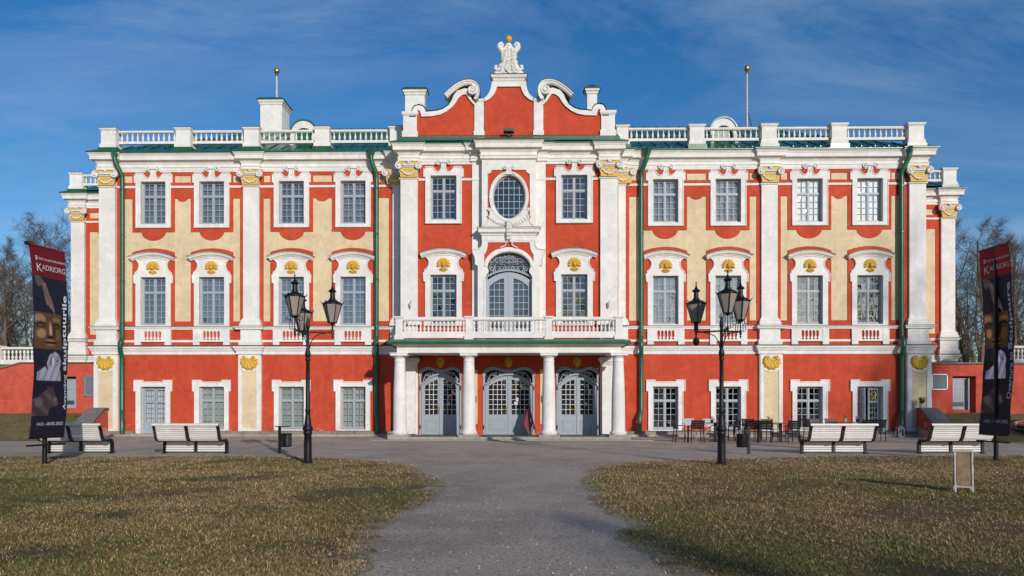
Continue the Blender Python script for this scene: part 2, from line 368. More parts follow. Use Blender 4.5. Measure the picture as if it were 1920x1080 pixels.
both('plinth_band', [(0.0, 4.35), (0.055, 4.35), (0.055, 4.45), (0.0, 4.455)], M['white'], wingpath[7:9]); both('plinth_band', [(0.0, 4.35), (0.055, 4.35), (0.055, 4.45), (0.0, 4.455)], M['white'], wingpath[11:])

# window and wall openings
def op(c, w, z0, z1): return rect(c - w, c + w, z0, z1)
WUP = (0.58, 9.82, 11.80); WMD = (0.585, 5.14, 7.37); WGR = (0.58, 0.32, 2.29)
HR, HC = 2.38, 5.99
def cream_bay(L, R, c1, c2, sg):
    a = 0.99; zb = 5.32; zt = 11.02; R2 = HR + 0.34
    def under(c):   # around the frame of the middle floor window, going right
        ang = math.degrees(math.asin(a / R2)); z0 = HC + math.sqrt(R2 * R2 - a * a)
        return [(c - a, zb)] + arc(c, HC, R2, R2, 90 + ang, 90 - ang, 10) + [(c + a, zb)]
    def over(c):    # around the apron of the upper window, going left
        return [(c + a, zt), (c + a, 9.47), (c + 0.58, 9.47)] + arc(c, 9.50, 0.57, 0.42, -8, -172, 12) + [(c - 0.58, 9.47), (c - a, 9.47), (c - a, zt)]
    m = (c1 + c2) / 2; wd = (c2 - a) - (c1 + a)
    bul = [(m + wd * 0.34, zt)] + arc(m, zt + 0.06, wd * 0.34, 0.20, -20, -160, 8) + [(m - wd * 0.34, zt)]
    big = [(L, zb)] + under(c1) + under(c2) + [(R, zb), (R, zt)] + over(c2) + bul + over(c1) + [(L, zt)]
    # corner regions join at the strips beside the windows, so drop degenerate slivers
    sm = [rect(c1 + a, c2 - a, 11.76, 12.08), rect(L + 0.02, c1 - a, 11.76, 12.08), rect(c2 + a, R - 0.02, 11.76, 12.08)]
    return [[(sg * x, z) for x, z in l] for l in [big] + sm]

for sg in (1, -1):
    holes = []
    for c in UP:
        holes += [op(sg * c, *WUP), op(sg * c, *WMD)]
        holes.append(op(sg * c, 0.58, 0.10 if c > 16 else 0.32, 2.29))
    MB().plate([rect(*sorted((sg * 4.6, sg * 19.0)), 0.08, 12.5)] + holes, 0.0, 0.30).obj('wall', M['cream'], pal)
    for (x0, x1, cs) in ((11.52, 5.37, (7.19, 10.05)), (18.2, 12.29, (13.76, 16.49))):
        lo, hi = min(x0, x1), max(x0, x1)
        L_, R_ = lo + 0.16, hi - 0.16
        hs = []
        for c in cs: hs += [op(sg * c, *WUP), op(sg * c, *WMD)]
        MB().plate([rect(*sorted((sg * lo, sg * hi)), 4.17, 12.32)] + cream_bay(L_, R_, cs[0], cs[1], sg) + hs, -0.035, 0.0).obj('red_wall_field', M['red'], pal)
        # ground floor
        g0, g1 = (lo - 0.5, 11.42) if lo < 6 else (12.49, 18.1)
        MB().plate([rect(*sorted((sg * g0, sg * g1)), 0.08, 3.80)] + [op(sg * c, 0.58, 0.10 if c > 16 else 0.32, 2.29) for c in cs], -0.035, 0.0).obj('ground_floor_wall', M['red'], pal) if lo > 6 else \
        MB().plate([rect(*sorted((sg * 4.87, sg * 11.42)), 0.24, 3.80)] + [op(sg * c, 0.58, 0.32, 2.29) for c in cs], -0.035, 0.0).obj('ground_floor_wall', M['red'], pal)
        for a_, b_ in ((lo, cs[0] - 0.82), (cs[0] + 0.82, cs[1] - 0.82), (cs[1] + 0.82, hi)): MB().box(*sorted((sg * a_, sg * b_)), -0.075, -0.03, 11.50, 11.60).obj('string_course', M['white'], pal)
        MB().box(*sorted((sg * lo, sg * hi)), -0.06, -0.03, 12.24, 12.33).obj('string_course', M['white'], pal)
    # outer block
    MB().box(*sorted((sg * 18.9, sg * 24.2)), 6.32, 14, 3.3, 13.0).obj('side_block', M['cream'], pal)
    MB().plate([[(sg * x, z) for x, z in l] for l in (rect(19.0, 23.4, 4.17, 12.32), [(19.2, 5.32), (23.2, 5.32), (23.2, 11.02), (22.75, 11.02)] + arc(22.5, 11.05, 0.25, 0.2, -10, -170, 6) + [(22.25, 11.02), (19.2, 11.02)], rect(19.2, 23.2, 11.76, 12.08))], 6.28, 6.32).obj('red_wall_field', M['red'], pal)
    MB().box(*sorted((sg * 19.0, sg * 23.4)), 6.23, 6.28, 11.50, 11.60).obj('string_course', M['white'], pal)
    MB().box(*sorted((sg * 18.97, sg * 19.0)), -0.1, 12, 0.1, 12.9).obj('side_wall', M['red'], pal)
# dark rooms behind the openings
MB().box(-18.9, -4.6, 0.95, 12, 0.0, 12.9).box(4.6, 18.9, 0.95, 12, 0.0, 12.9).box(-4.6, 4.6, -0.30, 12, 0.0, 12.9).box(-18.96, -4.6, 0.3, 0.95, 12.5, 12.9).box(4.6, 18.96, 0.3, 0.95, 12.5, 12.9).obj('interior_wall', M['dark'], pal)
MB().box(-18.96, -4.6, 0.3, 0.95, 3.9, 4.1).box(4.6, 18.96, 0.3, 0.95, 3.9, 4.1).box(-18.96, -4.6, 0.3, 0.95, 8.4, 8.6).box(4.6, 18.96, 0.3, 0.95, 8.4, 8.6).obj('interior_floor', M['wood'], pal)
# reveals between two windows are closed by cross walls inside
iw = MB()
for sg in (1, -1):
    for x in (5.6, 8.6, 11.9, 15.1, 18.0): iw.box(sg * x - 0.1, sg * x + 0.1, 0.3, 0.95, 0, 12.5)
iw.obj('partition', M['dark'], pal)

# pilasters, pedestals, piers
def pil3(x0, x1, y0, d, prof): return MB().mould([(x0, y0), (x0, y0 - d), (x1, y0 - d), (x1, y0)], prof)
cap_w = {}
def capital(xc, y, w):
    """yellow bell with white volutes, egg band and swag; w = width of the shaft; origin at its foot"""
    key = round(w, 2)
    if key in cap_w: return copy_tree(cap_w[key], pal, loc=(xc, y, 11.58))
    h = w / 2
    o = MB().plate([[(-h, 0), (h, 0), (h, 0.10), (h + 0.01, 0.32), (h + 0.09, 0.50), (h + 0.17, 0.60), (h + 0.19, 0.72)] + bez((h + 0.19, 0.72), (0, 0.63), (-h - 0.19, 0.72), 8)[1:] + [(-h - 0.17, 0.60), (-h - 0.09, 0.50), (-h - 0.01, 0.32), (-h, 0.10)]], -0.13, 0.0).obj('capital', M['ochre'], pal, loc=(xc, y, 11.58))
    for s in (-1, 1):
        cx = s * (h + 0.05); v = MB()
        pts = spiral(cx, 0.48, 0.17, 0.03, PI / 2, -1.6 * s, 26)
        v.tube([(p[0], -0.22 - 0.06 * i / 26, p[1]) for i, p in enumerate(pts)], [0.035] * 20 + [0.03] * 7, 6)
        v.band([(cx + 0.155 * math.cos(a), 0.48 + 0.155 * math.sin(a)) for a in [2 * PI * k / 16 for k in range(16)]], [(0.0, -0.20), (-0.0, -0.10), (0.14, -0.10), (0.14, -0.22)], closed=True)
        v.ball((cx, -0.2, 0.48), 0.13, 10, 6, (1, 0.5, 1.0))
        v.obj('volute', M['stucco'], o, smooth=True)
    b = MB().box(-h + 0.12, h - 0.12, -0.20, -0.12, 0.49, 0.545).box(-h + 0.13, h - 0.13, -0.17, -0.12, 0.42, 0.455)
    for k in range(9): b.ball((-h + 0.16 + k * (w - 0.32) / 8, -0.20, 0.565), 0.026, 6, 4)
    for k in (-1, 1): b.box(min(k * 0.04, k * 0.2), max(k * 0.04, k * 0.2), -0.16, -0.12, 0.34, 0.36)
    b.ball((0, -0.17, 0.66), 0.085, 8, 5, (1, 0.7, 0.8)); b.ball((-0.06, -0.2, 0.70), 0.04, 6, 4); b.ball((0.06, -0.2, 0.70), 0.04, 6, 4)
    b.obj('egg_band', M['stucco'], o, smooth=True)
    g = MB()
    for k in range(15):
        t = -1 + 2 * k / 14; g.ball((t * (h + 0.0), -0.17 + 0.02 * (k % 2), 0.34 - 0.24 * (1 - t * t) + 0.012 * (k % 3)), 0.038 + 0.012 * (1 - abs(t)), 6, 4)
    for s in (-1, 1):
        for k in range(4): g.ball((s * (h + 0.04 - 0.02 * k), -0.12, 0.30 - 0.075 * k), 0.036 - 0.003 * k, 6, 4)
    g.obj('swag', M['stucco'], o, smooth=True)
    cap_w[key] = o
    return o
def pilaster(x0, x1, y, d, zb=5.08, ped=True):
    o = MB().box(x0, x1, y - d, y, zb, 11.52).obj('pilaster', M['white'], pal)
    pil3(x0, x1, y, d, [(0.13, zb), (0.13, zb + 0.12), (0.10, zb + 0.14), (0.085, zb + 0.18), (0.10, zb + 0.23), (0.075, zb + 0.27), (0.04, zb + 0.29), (0.035, zb + 0.33), (0.0, zb + 0.38)]).obj('pilaster_base', M['white'], o)
    pil3(x0, x1, y, d, [(0.0, 11.50), (0.05, 11.52), (0.05, 11.575), (0.0, 11.585)]).obj('neck_ring', M['white'], o)
    if ped:
        p = MB().box(x0 - 0.10, x1 + 0.10, y - d - 0.05, y, 4.2, 4.96).obj('pedestal', M['white'], o)
        pil3(x0 - 0.10, x1 + 0.10, y, d + 0.05, [(0.07, 4.2), (0.07, 4.36), (0.03, 4.44), (0.0, 4.46)]).obj('pedestal_foot', M['white'], o)
    return o
for sg in (1, -1):
    for a, b, y, d, c in ((18.23, 18.98, 0, 0.15, 1), (11.54, 12.27, 0, 0.15, 1), (5.02, 5.35, 0, 0.15, 2), (23.42, 24.16, 6.3, 0.15, 1)):
        x0, x1 = sorted((sg * a, sg * b)); pilaster(x0, x1, y, d, ped=(c == 1 or a < 6))
        if c == 1: capital((x0 + x1) / 2, y - d + 0.02, 0.75)
        else: capital(sg * 5.22, y - d + 0.02, 0.74)
    x0, x1 = sorted((sg * 4.07, sg * 4.83)); pilaster(x0, x1, -1.0, 0.15, zb=5.0, ped=False)
    capital((x0 + x1) / 2, -1.13, 0.75)
    MB().box(*sorted((sg * 4.07, sg * 4.86)), -1.0, 0.0, 0.05, 12.9).obj('corner_wall', M['white'], pal)
    MB().box(*sorted((sg * 4.07, sg * 4.95)), -1.12, -1.0, 0.16, 5.02).obj('corner_pier', M['white'], pal)
    # inner strip beside the centre bay
    MB().box(*sorted((sg * 1.19, sg * 1.64)), -1.07, -1.0, 4.0, 12.35).obj('wall_strip', M['white'], pal)
    # ground piers with inset panel
    for a, b in ((11.47, 12.47), (18.12, 19.2)):
        x0, x1 = sorted((sg * a, sg * b)); xc = (x0 + x1) / 2
        pan = [(xc - 0.34, 0.36), (xc + 0.34, 0.36), (xc + 0.34, 3.06)] + bez((xc + 0.34, 3.06), (xc, 2.84), (xc - 0.34, 3.06), 8)[1:]
        o = MB().plate([rect(x0, x1, 0.24, 3.80), pan], -0.19, 0.0).obj('ground_pier', M['white'], pal)
        MB().box(xc - 0.345, xc + 0.345, -0.16, -0.155, 0.35, 3.10).obj('pier_panel', M['cream'], o)
        MB().box(x0 - 0.03, x0 - 0.001, -0.15, 0.0, 0.24, 3.8).box(x1 + 0.001, x1 + 0.03, -0.15, 0.0, 0.24, 3.8).obj('pier_edge', M['white'], o)

# gold scallop shells on the piers
def fan(mb, cx, cz, R, a0, a1, lobes, y0, dep, sc=0.10, n=4, inner=0.12, squash=False):
    na = lobes * 6; nr = n; vs = []; fs = []
    for j in range(nr + 1):
        t = inner + (1 - inner) * j / nr
        for i in range(na + 1):
            u = i / na; a = math.radians(a0 + (a1 - a0) * u); ph = abs(math.sin(u * lobes * PI))
            r = R * t * (1 + sc * ((ph ** 0.7 - 0.7) if not squash else (0.3 - ph)) * t)
            if squash: r *= 0.60 + 0.40 * abs(math.sin(a))
            y = y0 - dep * (0.35 + 0.65 * math.sin(min(1, t * 1.05) * PI * 0.62)) * (0.66 + 0.34 * ph) if j < nr else y0
            vs.append((cx + r * math.cos(a), y, cz + r * math.sin(a)))
    w = na + 1
    for j in range(nr):
        for i in range(na): fs.append((j * w + i, j * w + i + 1, (j + 1) * w + i + 1, (j + 1) * w + i))
    mb.add(vs, fs)
s = MB(); fan(s, 0, 0.27, 0.62, 190, 350, 7, 0.0, 0.11, 0.10, 5, squash=True)
for k in (-1, 1):
    s.tube([(p[0], -0.08 - 0.03 * i / 18, p[1]) for i, p in enumerate(spiral(k * 0.20, 0.25, 0.095, 0.02, -PI / 2, 1.3 * k, 18))], 0.032, 6)
s.box(-0.16, 0.16, -0.08, 0.0, 0.12, 0.22)
me = s.mesh('scallop_shell', M['ochre'], True)
for x in (-18.66, -11.97, 11.97, 18.66): link('scallop_shell', me, pal, (x, -0.19, 3.36))
# gold shell with a small head over the middle floor windows
s = MB(); fan(s, 0, -0.02, 0.31, -22, 202, 9, 0.0, 0.09, 0.10, 4); fan(s, 0, -0.04, 0.29, 222, 318, 5, 0.0, 0.09, 0.08, 3)
s.ball((0, -0.09, -0.02), 0.085, 8, 6, (0.85, 0.8, 1.15)); s.ball((0, -0.16, -0.03), 0.025, 6, 4); s.tube([(-0.09, -0.08, 0.06), (0, -0.12, 0.10), (0.09, -0.08, 0.06)], 0.025, 5)
SHELL = s.mesh('gold_shell', M['ochre'], True)

# ---- windows
pane_left = [300]
mcache = {}
def window(kind, X, Y, Z, w, h, ztr, rt, rb, blind, indiv, cols=4, name='window'):
    """origin: middle of the sill, in the wall plane; frame set back by 0.13"""
    key = (kind, w, h)
    F = 0.06; y = 0.12
    cx = [-w + F, -0.035, 0.035, w - F]; halfn = cols // 2
    rows = []  # (z0, z1, n)
    rows.append((F + 0.02, ztr - 0.035, rb))
    if rt: rows.append((ztr + 0.035, h - F, rt))
    cells = []
    for side in (0, 1):
        a, b = (cx[0], cx[1]) if side == 0 else (cx[2], cx[3])
        for z0, z1, n in rows:
            for i in range(halfn):
                for j in range(n): cells.append((a + 0.028 + (b - a - 0.056) * i / halfn, a + 0.028 + (b - a - 0.056) * (i + 1) / halfn, z0 + 0.028 + (z1 - z0 - 0.056) * j / n, z0 + 0.028 + (z1 - z0 - 0.056) * (j + 1) / n))
    if key not in mcache:
        m = MB()
        m.box(-w + 0.005, -w + F, y, y + 0.09, 0.0, h - 0.005).box(w - F, w - 0.005, y, y + 0.09, 0.0, h - 0.005).box(-w + F, w - F, y, y + 0.09, 0.0, F + 0.02).box(-w + F, w - F, y, y + 0.09, h - F, h - 0.005)
        m.box(-0.035, 0.035, y - 0.01, y + 0.085, F + 0.02, h - F)
        if rt: m.box(-w + F, -0.035, y - 0.01, y + 0.085, ztr - 0.035, ztr + 0.035).box(0.035, w - F, y - 0.01, y + 0.085, ztr - 0.035, ztr + 0.035)
        g = 0.011
        for side in (0, 1):
            a, b = (cx[0], cx[1]) if side == 0 else (cx[2], cx[3])
            for z0, z1, n in rows:
                # sash edge
                m.box(a, a + 0.028, y + 0.015, y + 0.07, z0, z1).box(b - 0.028, b, y + 0.015, y + 0.07, z0, z1).box(a + 0.028, b - 0.028, y + 0.015, y + 0.07, z0, z0 + 0.028).box(a + 0.028, b - 0.028, y + 0.015, y + 0.07, z1 - 0.028, z1)
                for i in range(1, halfn): x = a + 0.028 + (b - a - 0.056) * i / halfn; m.box(x - g, x + g, y + 0.02, y + 0.06, z0 + 0.028, z1 - 0.028)
                for j in range(1, n): z = z0 + 0.028 + (z1 - z0 - 0.056) * j / n; m.box(a + 0.028, b - 0.028, y + 0.022, y + 0.058, z - g, z + g)
        mcache[key] = m.mesh('window', M['sash'])
    o = link(name, mcache[key], pal, (X, Y, Z))
    if indiv:
        for c in cells:
            k = ('pane', round(c[1] - c[0], 3), round(c[3] - c[2], 3))
            if k not in mcache:
                a, b = (c[1] - c[0]) / 2, (c[3] - c[2]) / 2; mcache[k] = MB().box(-a, a, -0.002, 0.002, -b, b).mesh('pane', M['glass'])
            p = link('pane', mcache[k], o, ((c[0] + c[1]) / 2, y + 0.045, (c[2] + c[3]) / 2)); p.rotation_euler = (random.gauss(0, 0.012), 0, random.gauss(0, 0.012))
    else:
        m = MB()
        for c in cells:
            t1, t2 = random.gauss(0, 0.004), random.gauss(0, 0.004); yy = y + 0.045
            m.add([(c[0], yy - t1 - t2, c[2]), (c[1], yy + t1 - t2, c[2]), (c[1], yy + t1 + t2, c[3]), (c[0], yy - t1 + t2, c[3])], [(0, 1, 2, 3)])
        tag(m.obj('panes', M['glass'], o), kind='stuff')
    MB().box(-w + 0.02, w - 0.02, y - 0.14, y + 0.0, -0.035, 0.012).obj('window_sill', M['flash'], o)
    if blind: MB().box(-w + 0.01, w - 0.01, y + (0.075 if blind == 'blind_reflection_w' else 0.13), y + (0.085 if blind == 'blind_reflection_w' else 0.14), 0.01, h - 0.01).obj('blind_or_reflection', M[blind], o)
    # reveal
    return o

# surrounds (origin: middle of the sill of the opening)
def surround_upper():
    w, z0, z1 = 0.58, 0.0, 1.98; o = -9.82
    right = [(0.82, 9.65 + o), (0.82, 11.74 + o), (0.90, 11.74 + o), (0.90, 12.12 + o), (0.83, 12.12 + o), (0.83, 12.20 + o), (0.50, 12.20 + o), (0.44, 12.10 + o), (0.34, 12.00 + o), (0.23, 11.98 + o), (0.15, 12.05 + o), (0.115, 12.18 + o), (0.115, 12.43 + o)]
    m = MB().plate([right + [(-x, z) for x, z in reversed(right)], rect(-w, w, z0, z1)], -0.085, 0.0)
    m.plate([rect(-w, w, z0, z1), rect(-w + 0.004, w - 0.004, z0 + 0.004, z1 - 0.004)], -0.02, 0.30)
    # raised outer edge
    pth = [(-0.82, 9.65 + o), (-0.82, 11.74 + o), (-0.90, 11.74 + o), (-0.90, 12.12 + o), (-0.83, 12.12 + o), (-0.83, 12.20 + o), (-0.50, 12.20 + o), (-0.44, 12.10 + o), (-0.34, 12.00 + o), (-0.23, 11.98 + o), (-0.15, 12.05 + o), (-0.11, 12.18 + o), (-0.11, 12.33 + o)]
    for s in (1, -1):
        m.tube([(s * (x + 0.02), -0.09, z - 0.02) for x, z in pth[3:]], 0.030, 5)
        m.tube([(s * (x + 0.025), -0.085, z) for x, z in pth[:3]], 0.028, 5)
        sp = spiral(s * 0.245, 12.36 + o, 0.125, 0.02, PI if s > 0 else 0, -1.4 * s, 20)
        m.tube([(x, -0.10 - 0.03 * i / 20, z) for i, (x, z) in enumerate(sp)], [0.036] * 15 + [0.03] * 6, 6)
    m.tube([(-0.82, -0.085, 9.67 + o), (0.82, -0.085, 9.67 + o)], 0.028, 5)
    m.ball((0, -0.10, 12.14 + o), 0.05, 6, 4, (0.6, 0.6, 1.6)); m.box(-0.11, 0.11, -0.14, -0.08, 12.36 + o, 12.45 + o)
    return m.mesh('window_surround', M['white'])
def surround_mid():
    w, z0, z1 = 0.585, 0.0, 2.23; o = -5.14
    right = [(0.82, 5.09 + o), (0.82, 7.08 + o), (0.90, 7.08 + o), (0.92, 7.44 + o), (0.86, 7.50 + o), (0.86, 7.58 + o), (0.78, 7.62 + o), (0.70, 7.74 + o), (0.66, 7.88 + o), (0.68, 8.02 + o), (0.76, 8.12 + o), (0.84, 8.20 + o)]
    top = arc(0, HC + o, HR - 0.01, HR - 0.01, 90 - 20.7, 90 + 20.7, 12)
    m = MB().plate([right + top + [(-x, z) for x, z in reversed(right)], rect(-w, w, z0, z1)], -0.085, 0.0)
    m.plate([rect(-w, w, z0, z1), rect(-w + 0.004, w - 0.004, z0 + 0.004, z1 - 0.004)], -0.02, 0.30)
    for s in (1, -1):
        m.tube([(s * (x - 0.02), -0.09, z) for x, z in right[1:]], 0.028, 5)
    m.band(arc(0, HC + o, HR - 0.13, HR - 0.13, 90 + 17, 90 - 17, 12), [(0, -0.08), (0.0, -0.12), (0.03, -0.12), (0.03, -0.08)])
    return m.mesh('window_surround', M['white'])
def hood():
    o = -5.14
    return MB().band(arc(0, HC + o, HR, HR, 90 + 24.6, 90 - 24.6, 18), [(-0.06, 0.0), (-0.06, -0.13), (-0.02, -0.15), (0.0, -0.20), (0.03, -0.22), (0.09, -0.24), (0.12, -0.29), (0.14, -0.30), (0.155, 0.0)]).mesh('window_hood', M['white'])
def hood_top():
    o = -5.14
    return MB().band(arc(0, HC + o, HR + 0.155, HR + 0.155, 90 + 25.2, 90 - 25.2, 18), [(0, 0.0), (-0.015, -0.32), (0.002, -0.325), (0.02, 0.0)]).mesh('hood_flashing', M['flash'])
def surround_ground(z0):
    w = 0.58; o = -0.32
    right = [(0.80, 0.26 + o), (0.80, 2.07 + o), (0.89, 2.07 + o), (0.89, 2.60 + o), (0.46, 2.60 + o), (0.46, 2.52 + o)]
    m = MB().plate([right + [(-x, z) for x, z in reversed(right)], rect(-w, w, z0, 1.97)], -0.09, 0.0) if z0 >= 0 else MB().plate([[(w, z0), (0.80, z0)] + right[1:] + [(-x, z) for x, z in reversed(right[1:])] + [(-0.80, z0), (-w, z0), (-w, 1.97), (w, 1.97)]], -0.09, 0.0)
    m.plate([rect(-w, w, z0, 1.97), rect(-w + 0.004, w - 0.004, z0 + 0.004, 1.966)], -0.02, 0.30)
    for s in (1, -1):
        m.box(min(s * 0.86, s * 0.895), max(s * 0.86, s * 0.895), -0.12, -0.085, 2.07 + o, 2.60 + o); m.box(min(s * 0.46, s * 0.86), max(s * 0.46, s * 0.86), -0.12, -0.085, 2.565 + o, 2.605 + o)
        m.box(min(s * 0.765, s * 0.80), max(s * 0.765, s * 0.80), -0.115, -0.085, z0 + 0.0, 2.07 + o)
    m.box(-0.46, 0.46, -0.12, -0.085, 2.485 + o, 2.525 + o)
    return m.mesh('window_surround', M['white'])
S_UP, S_MD, S_HD, S_HT, S_GR, S_GD = surround_upper(), surround_mid(), hood(), hood_top(), surround_ground(0.0), surround_ground(-0.20)

def mid_window(X, Y, blind, indiv=True, red=True):
    o = window('mid', X, Y, 5.14, 0.585, 2.23, 1.53, 2, 5, blind, indiv)
    link('window_surround', S_MD, o); link('window_hood', S_HD, o); link('hood_flashing', S_HT, o); link('gold_shell', SHELL, o, (0, -0.09, 2.68))
    return o
def up_window(X, Y, blind, indiv=False):
    o = window('up', X, Y, 9.82, 0.58, 1.98, 1.32, 2, 4, blind, indiv); link('window_surround', S_UP, o); return o
blU = {-16.49: 'blind_g', -13.76: 'blind_g', -10.05: 'blind_g', -7.19: 'blind_g', 7.19: 'blind_l', 10.05: 'blind_l', 13.76: 'blind_reflection_w', 16.49: 'blind_reflection_w'}  # the two white sheets at far right paint in reflections on the glass
blM = {-16.49: 'blind_g', -13.76: 'blind_g', -10.05: 'blind_g', -7.19: 'blind_g', 7.19: 'blind_g', 10.05: 'blind_l', 13.76: None, 16.49: None}
blG = {-13.76: 'blind_s', -10.05: 'blind_s', -7.19: 'blind_s'}
# window aprons with five vase-shaped openings
def vase(c, z0, z1):
    p = [(0.035, 0), (0.04, 0.06), (0.018, 0.12), (0.022, 0.2), (0.052, 0.30), (0.055, 0.42), (0.05, 0.72), (0.022, 0.80), (0.03, 0.88), (0.018, 1.0)]
    p = [(x, 1 - z) for x, z in p][::-1]
    h = z1 - z0
    r = [(c + x, z0 + z * h) for x, z in [(0.02, 0.0), (0.062, 0.10), (0.022, 0.22), (0.062, 0.42), (0.068, 0.72), (0.055, 0.93), (0.022, 1.0)]]
    return r + [(2 * c - x, z) for x, z in reversed(r)]
ap = MB().plate([rect(-0.84, 0.84, 4.36, 4.92)] + [vase(0.165 * k, 4.42, 4.86) for k in (-2, -1, 0, 1, 2)], -0.11, -0.035)
ap.box(-0.845, -0.56, -0.13, -0.034, 4.215, 4.92).box(0.56, 0.845, -0.13, -0.034, 4.215, 4.92).box(-0.84, 0.84, -0.14, -0.11, 4.36, 4.41)
APRON = ap.mesh('window_apron', M['white'])
for sg in (-1, 1):
    for c in UP:
        X = sg * c
        mid_window(X, 0.0, blM[X], True); up_window(X, 0.0, blU[X]); link('window_apron', APRON, pal, (X, 0, 0))
        if c < 16:
            o = window('gr', X, 0.0, 0.32, 0.58, 1.97, 1.32, 2, 4, blG.get(X), False)
            link('window_surround', S_GR, o)
        # ground floor plinth below
# outer ground openings are glazed doors
def glazed_door(X, openleaf):
    o = empty('garden_door', (X, 0, 0.32), parent=pal)
    link('window_surround', S_GD, o)
    w = 0.58
    fr = MB().box(-w + 0.005, -w + 0.05, 0.12, 0.22, -0.19, 1.96).box(w - 0.05, w - 0.005, 0.12, 0.22, -0.19, 1.96).box(-w + 0.05, w - 0.05, 0.12, 0.22, 1.90, 1.96)
    fr.obj('door_frame', M['doorp'], o)
    for s in (-1, 1):
        W = 0.52; m = MB(); x0 = 0.0; x1 = W
        m.box(0, 0.09, 0, 0.05, -0.19, 1.90).box(W - 0.09, W, 0, 0.05, -0.19, 1.90).box(0.09, W - 0.09, 0, 0.05, -0.19, 0.30).box(0.09, W - 0.09, 0, 0.05, 1.82, 1.90).box(0.09, W - 0.09, 0, 0.05, 1.22, 1.32)
        m.box(0.15, W - 0.15, -0.012, 0.0, -0.08, 0.2)
        for i in (1, 2): x = 0.09 + (W - 0.18) * i / 3; m.box(x - 0.01, x + 0.01, 0.01, 0.04, 0.30, 1.22).box(x - 0.01, x + 0.01, 0.01, 0.04, 1.32, 1.82)
        for j in (1, 2, 3): z = 0.30 + 0.92 * j / 4; m.box(0.09, W - 0.09, 0.012, 0.038, z - 0.01, z + 0.01)
        m.box(0.09, W - 0.09, 0.012, 0.038, 1.56, 1.58)
        me = m.mesh('door_leaf', M['doorp'])
        lf = link('door_leaf', me, o, (-0.53 if s < 0 else 0.01, 0.15, 0))
        MB().box(0.09, W - 0.09, 0.02, 0.03, 0.3, 1.82).obj('pane', M['glass'], lf)
        if openleaf and s < 0: lf.rotation_euler = (0, 0, math.radians(-74)); lf['label'] = 'left leaf standing open'
    if not openleaf: MB().box(-0.5, -0.30, 0.30, 0.32, 0.1, 1.9).box(-0.25, -0.04, 0.30, 0.32, 0.1, 1.9).box(0.04, 0.26, 0.30, 0.32, 0.1, 1.9).box(0.31, 0.5, 0.30, 0.32, 0.1, 1.9).obj('blind_or_reflection', M['blind_reflection_w'], o)
    return o
glazed_door(-16.49, False); glazed_door(16.49, True)
for s in (-1, 1): MB().box(*sorted((s * 15.65, s * 17.33)), -0.45, 0.2, -0.05, 0.115).obj('door_step', M['stonel'], pal)

# stone plinth along the wings, built of blocks
for sg in (1, -1):
    x = 5.0
    while x < 19.2:
        ln = random.uniform(0.75, 1.3); x2 = min(x + ln, 19.25)
        if not (15.6 < (x + x2) / 2 < 17.4):
            MB().box(*sorted((sg * (x + 0.008), sg * (x2 - 0.008))), -0.26 - random.uniform(0, 0.02), 0.0, 0.10, 0.235).obj('plinth_stone', M['stone'], pal)
        x = x2
    x = 5.0
    while x < 19.4:
        ln = random.uniform(0.8, 1.5); x2 = min(x + ln, 19.4)
        MB().box(*sorted((sg * (x + 0.008), sg * (x2 - 0.008))), -0.42 - random.uniform(0, 0.05), 0.0, -0.05, 0.10).obj('footing_stone', M['stonel'], pal)
        x = x2

# ---- middle part
hl = [op(s * 2.92, 0.58, 9.72, 11.70) for s in (-1, 1)] + [op(s * 2.92, 0.585, 5.04, 7.27) for s in (-1, 1)]
def door_outline(w, z0=0.11, zs=2.72, zt=3.10):
    r = [(w, z0), (w, zs)] + arc(w * 0.62, zs, w * 0.38, (zt - zs), 0, 90, 7)[1:] + [(w * 0.45, zt - 0.02), (w * 0.28, zt - 0.09), (w * 0.12, zt - 0.115)]
    return r + [(-x, z) for x, z in reversed(r)]
DOORS = ((-3.06, 0.945), (0.0, 1.16), (3.06, 0.945))
dh = [[(x + c, z) for x, z in door_outline(w)] for c, w in DOORS]
MB().plate([rect(-4.07, 4.07, 0.05, 12.4)] + hl + dh, -1.0, -0.7).obj('wall', M['red'], pal)
for s in (-1, 1):
    for X, z in ((s * 2.92, 9.72),):
        o = window('up', X, -1.0, z, 0.58, 1.98, 1.32, 2, 4, None, False); link('window_surround', S_UP, o)
    o = window('mid', s * 2.92, -1.0, 5.04, 0.585, 2.23, 1.53, 2, 5, None, False)
    link('window_surround', S_MD, o); link('window_hood', S_HD, o); link('hood_flashing', S_HT, o); link('gold_shell', SHELL, o, (0, -0.09, 2.68))
    for a_, b_ in ((1.64, 2.10), (3.74, 4.07)): MB().box(*sorted((s * a_, s * b_)), -1.055, -1.0, 11.48, 11.58).obj('string_course', M['white'], pal)
    MB().box(*sorted((s * 1.64, s * 4.07)), -1.045, -1.0, 12.2, 12.33).obj('string_course', M['white'], pal)
    MB().box(*sorted((s * 1.19, s * 1.64)), -1.10, -1.07, 11.48, 11.58).obj('string_course', M['white'], pal)
MB().box(-4.0, 4.0, -0.72, -0.31, 3.9, 4.1).box(-4.0, 4.0, -0.72, -0.31, 8.4, 8.6).obj('interior_floor', M['wood'], pal)
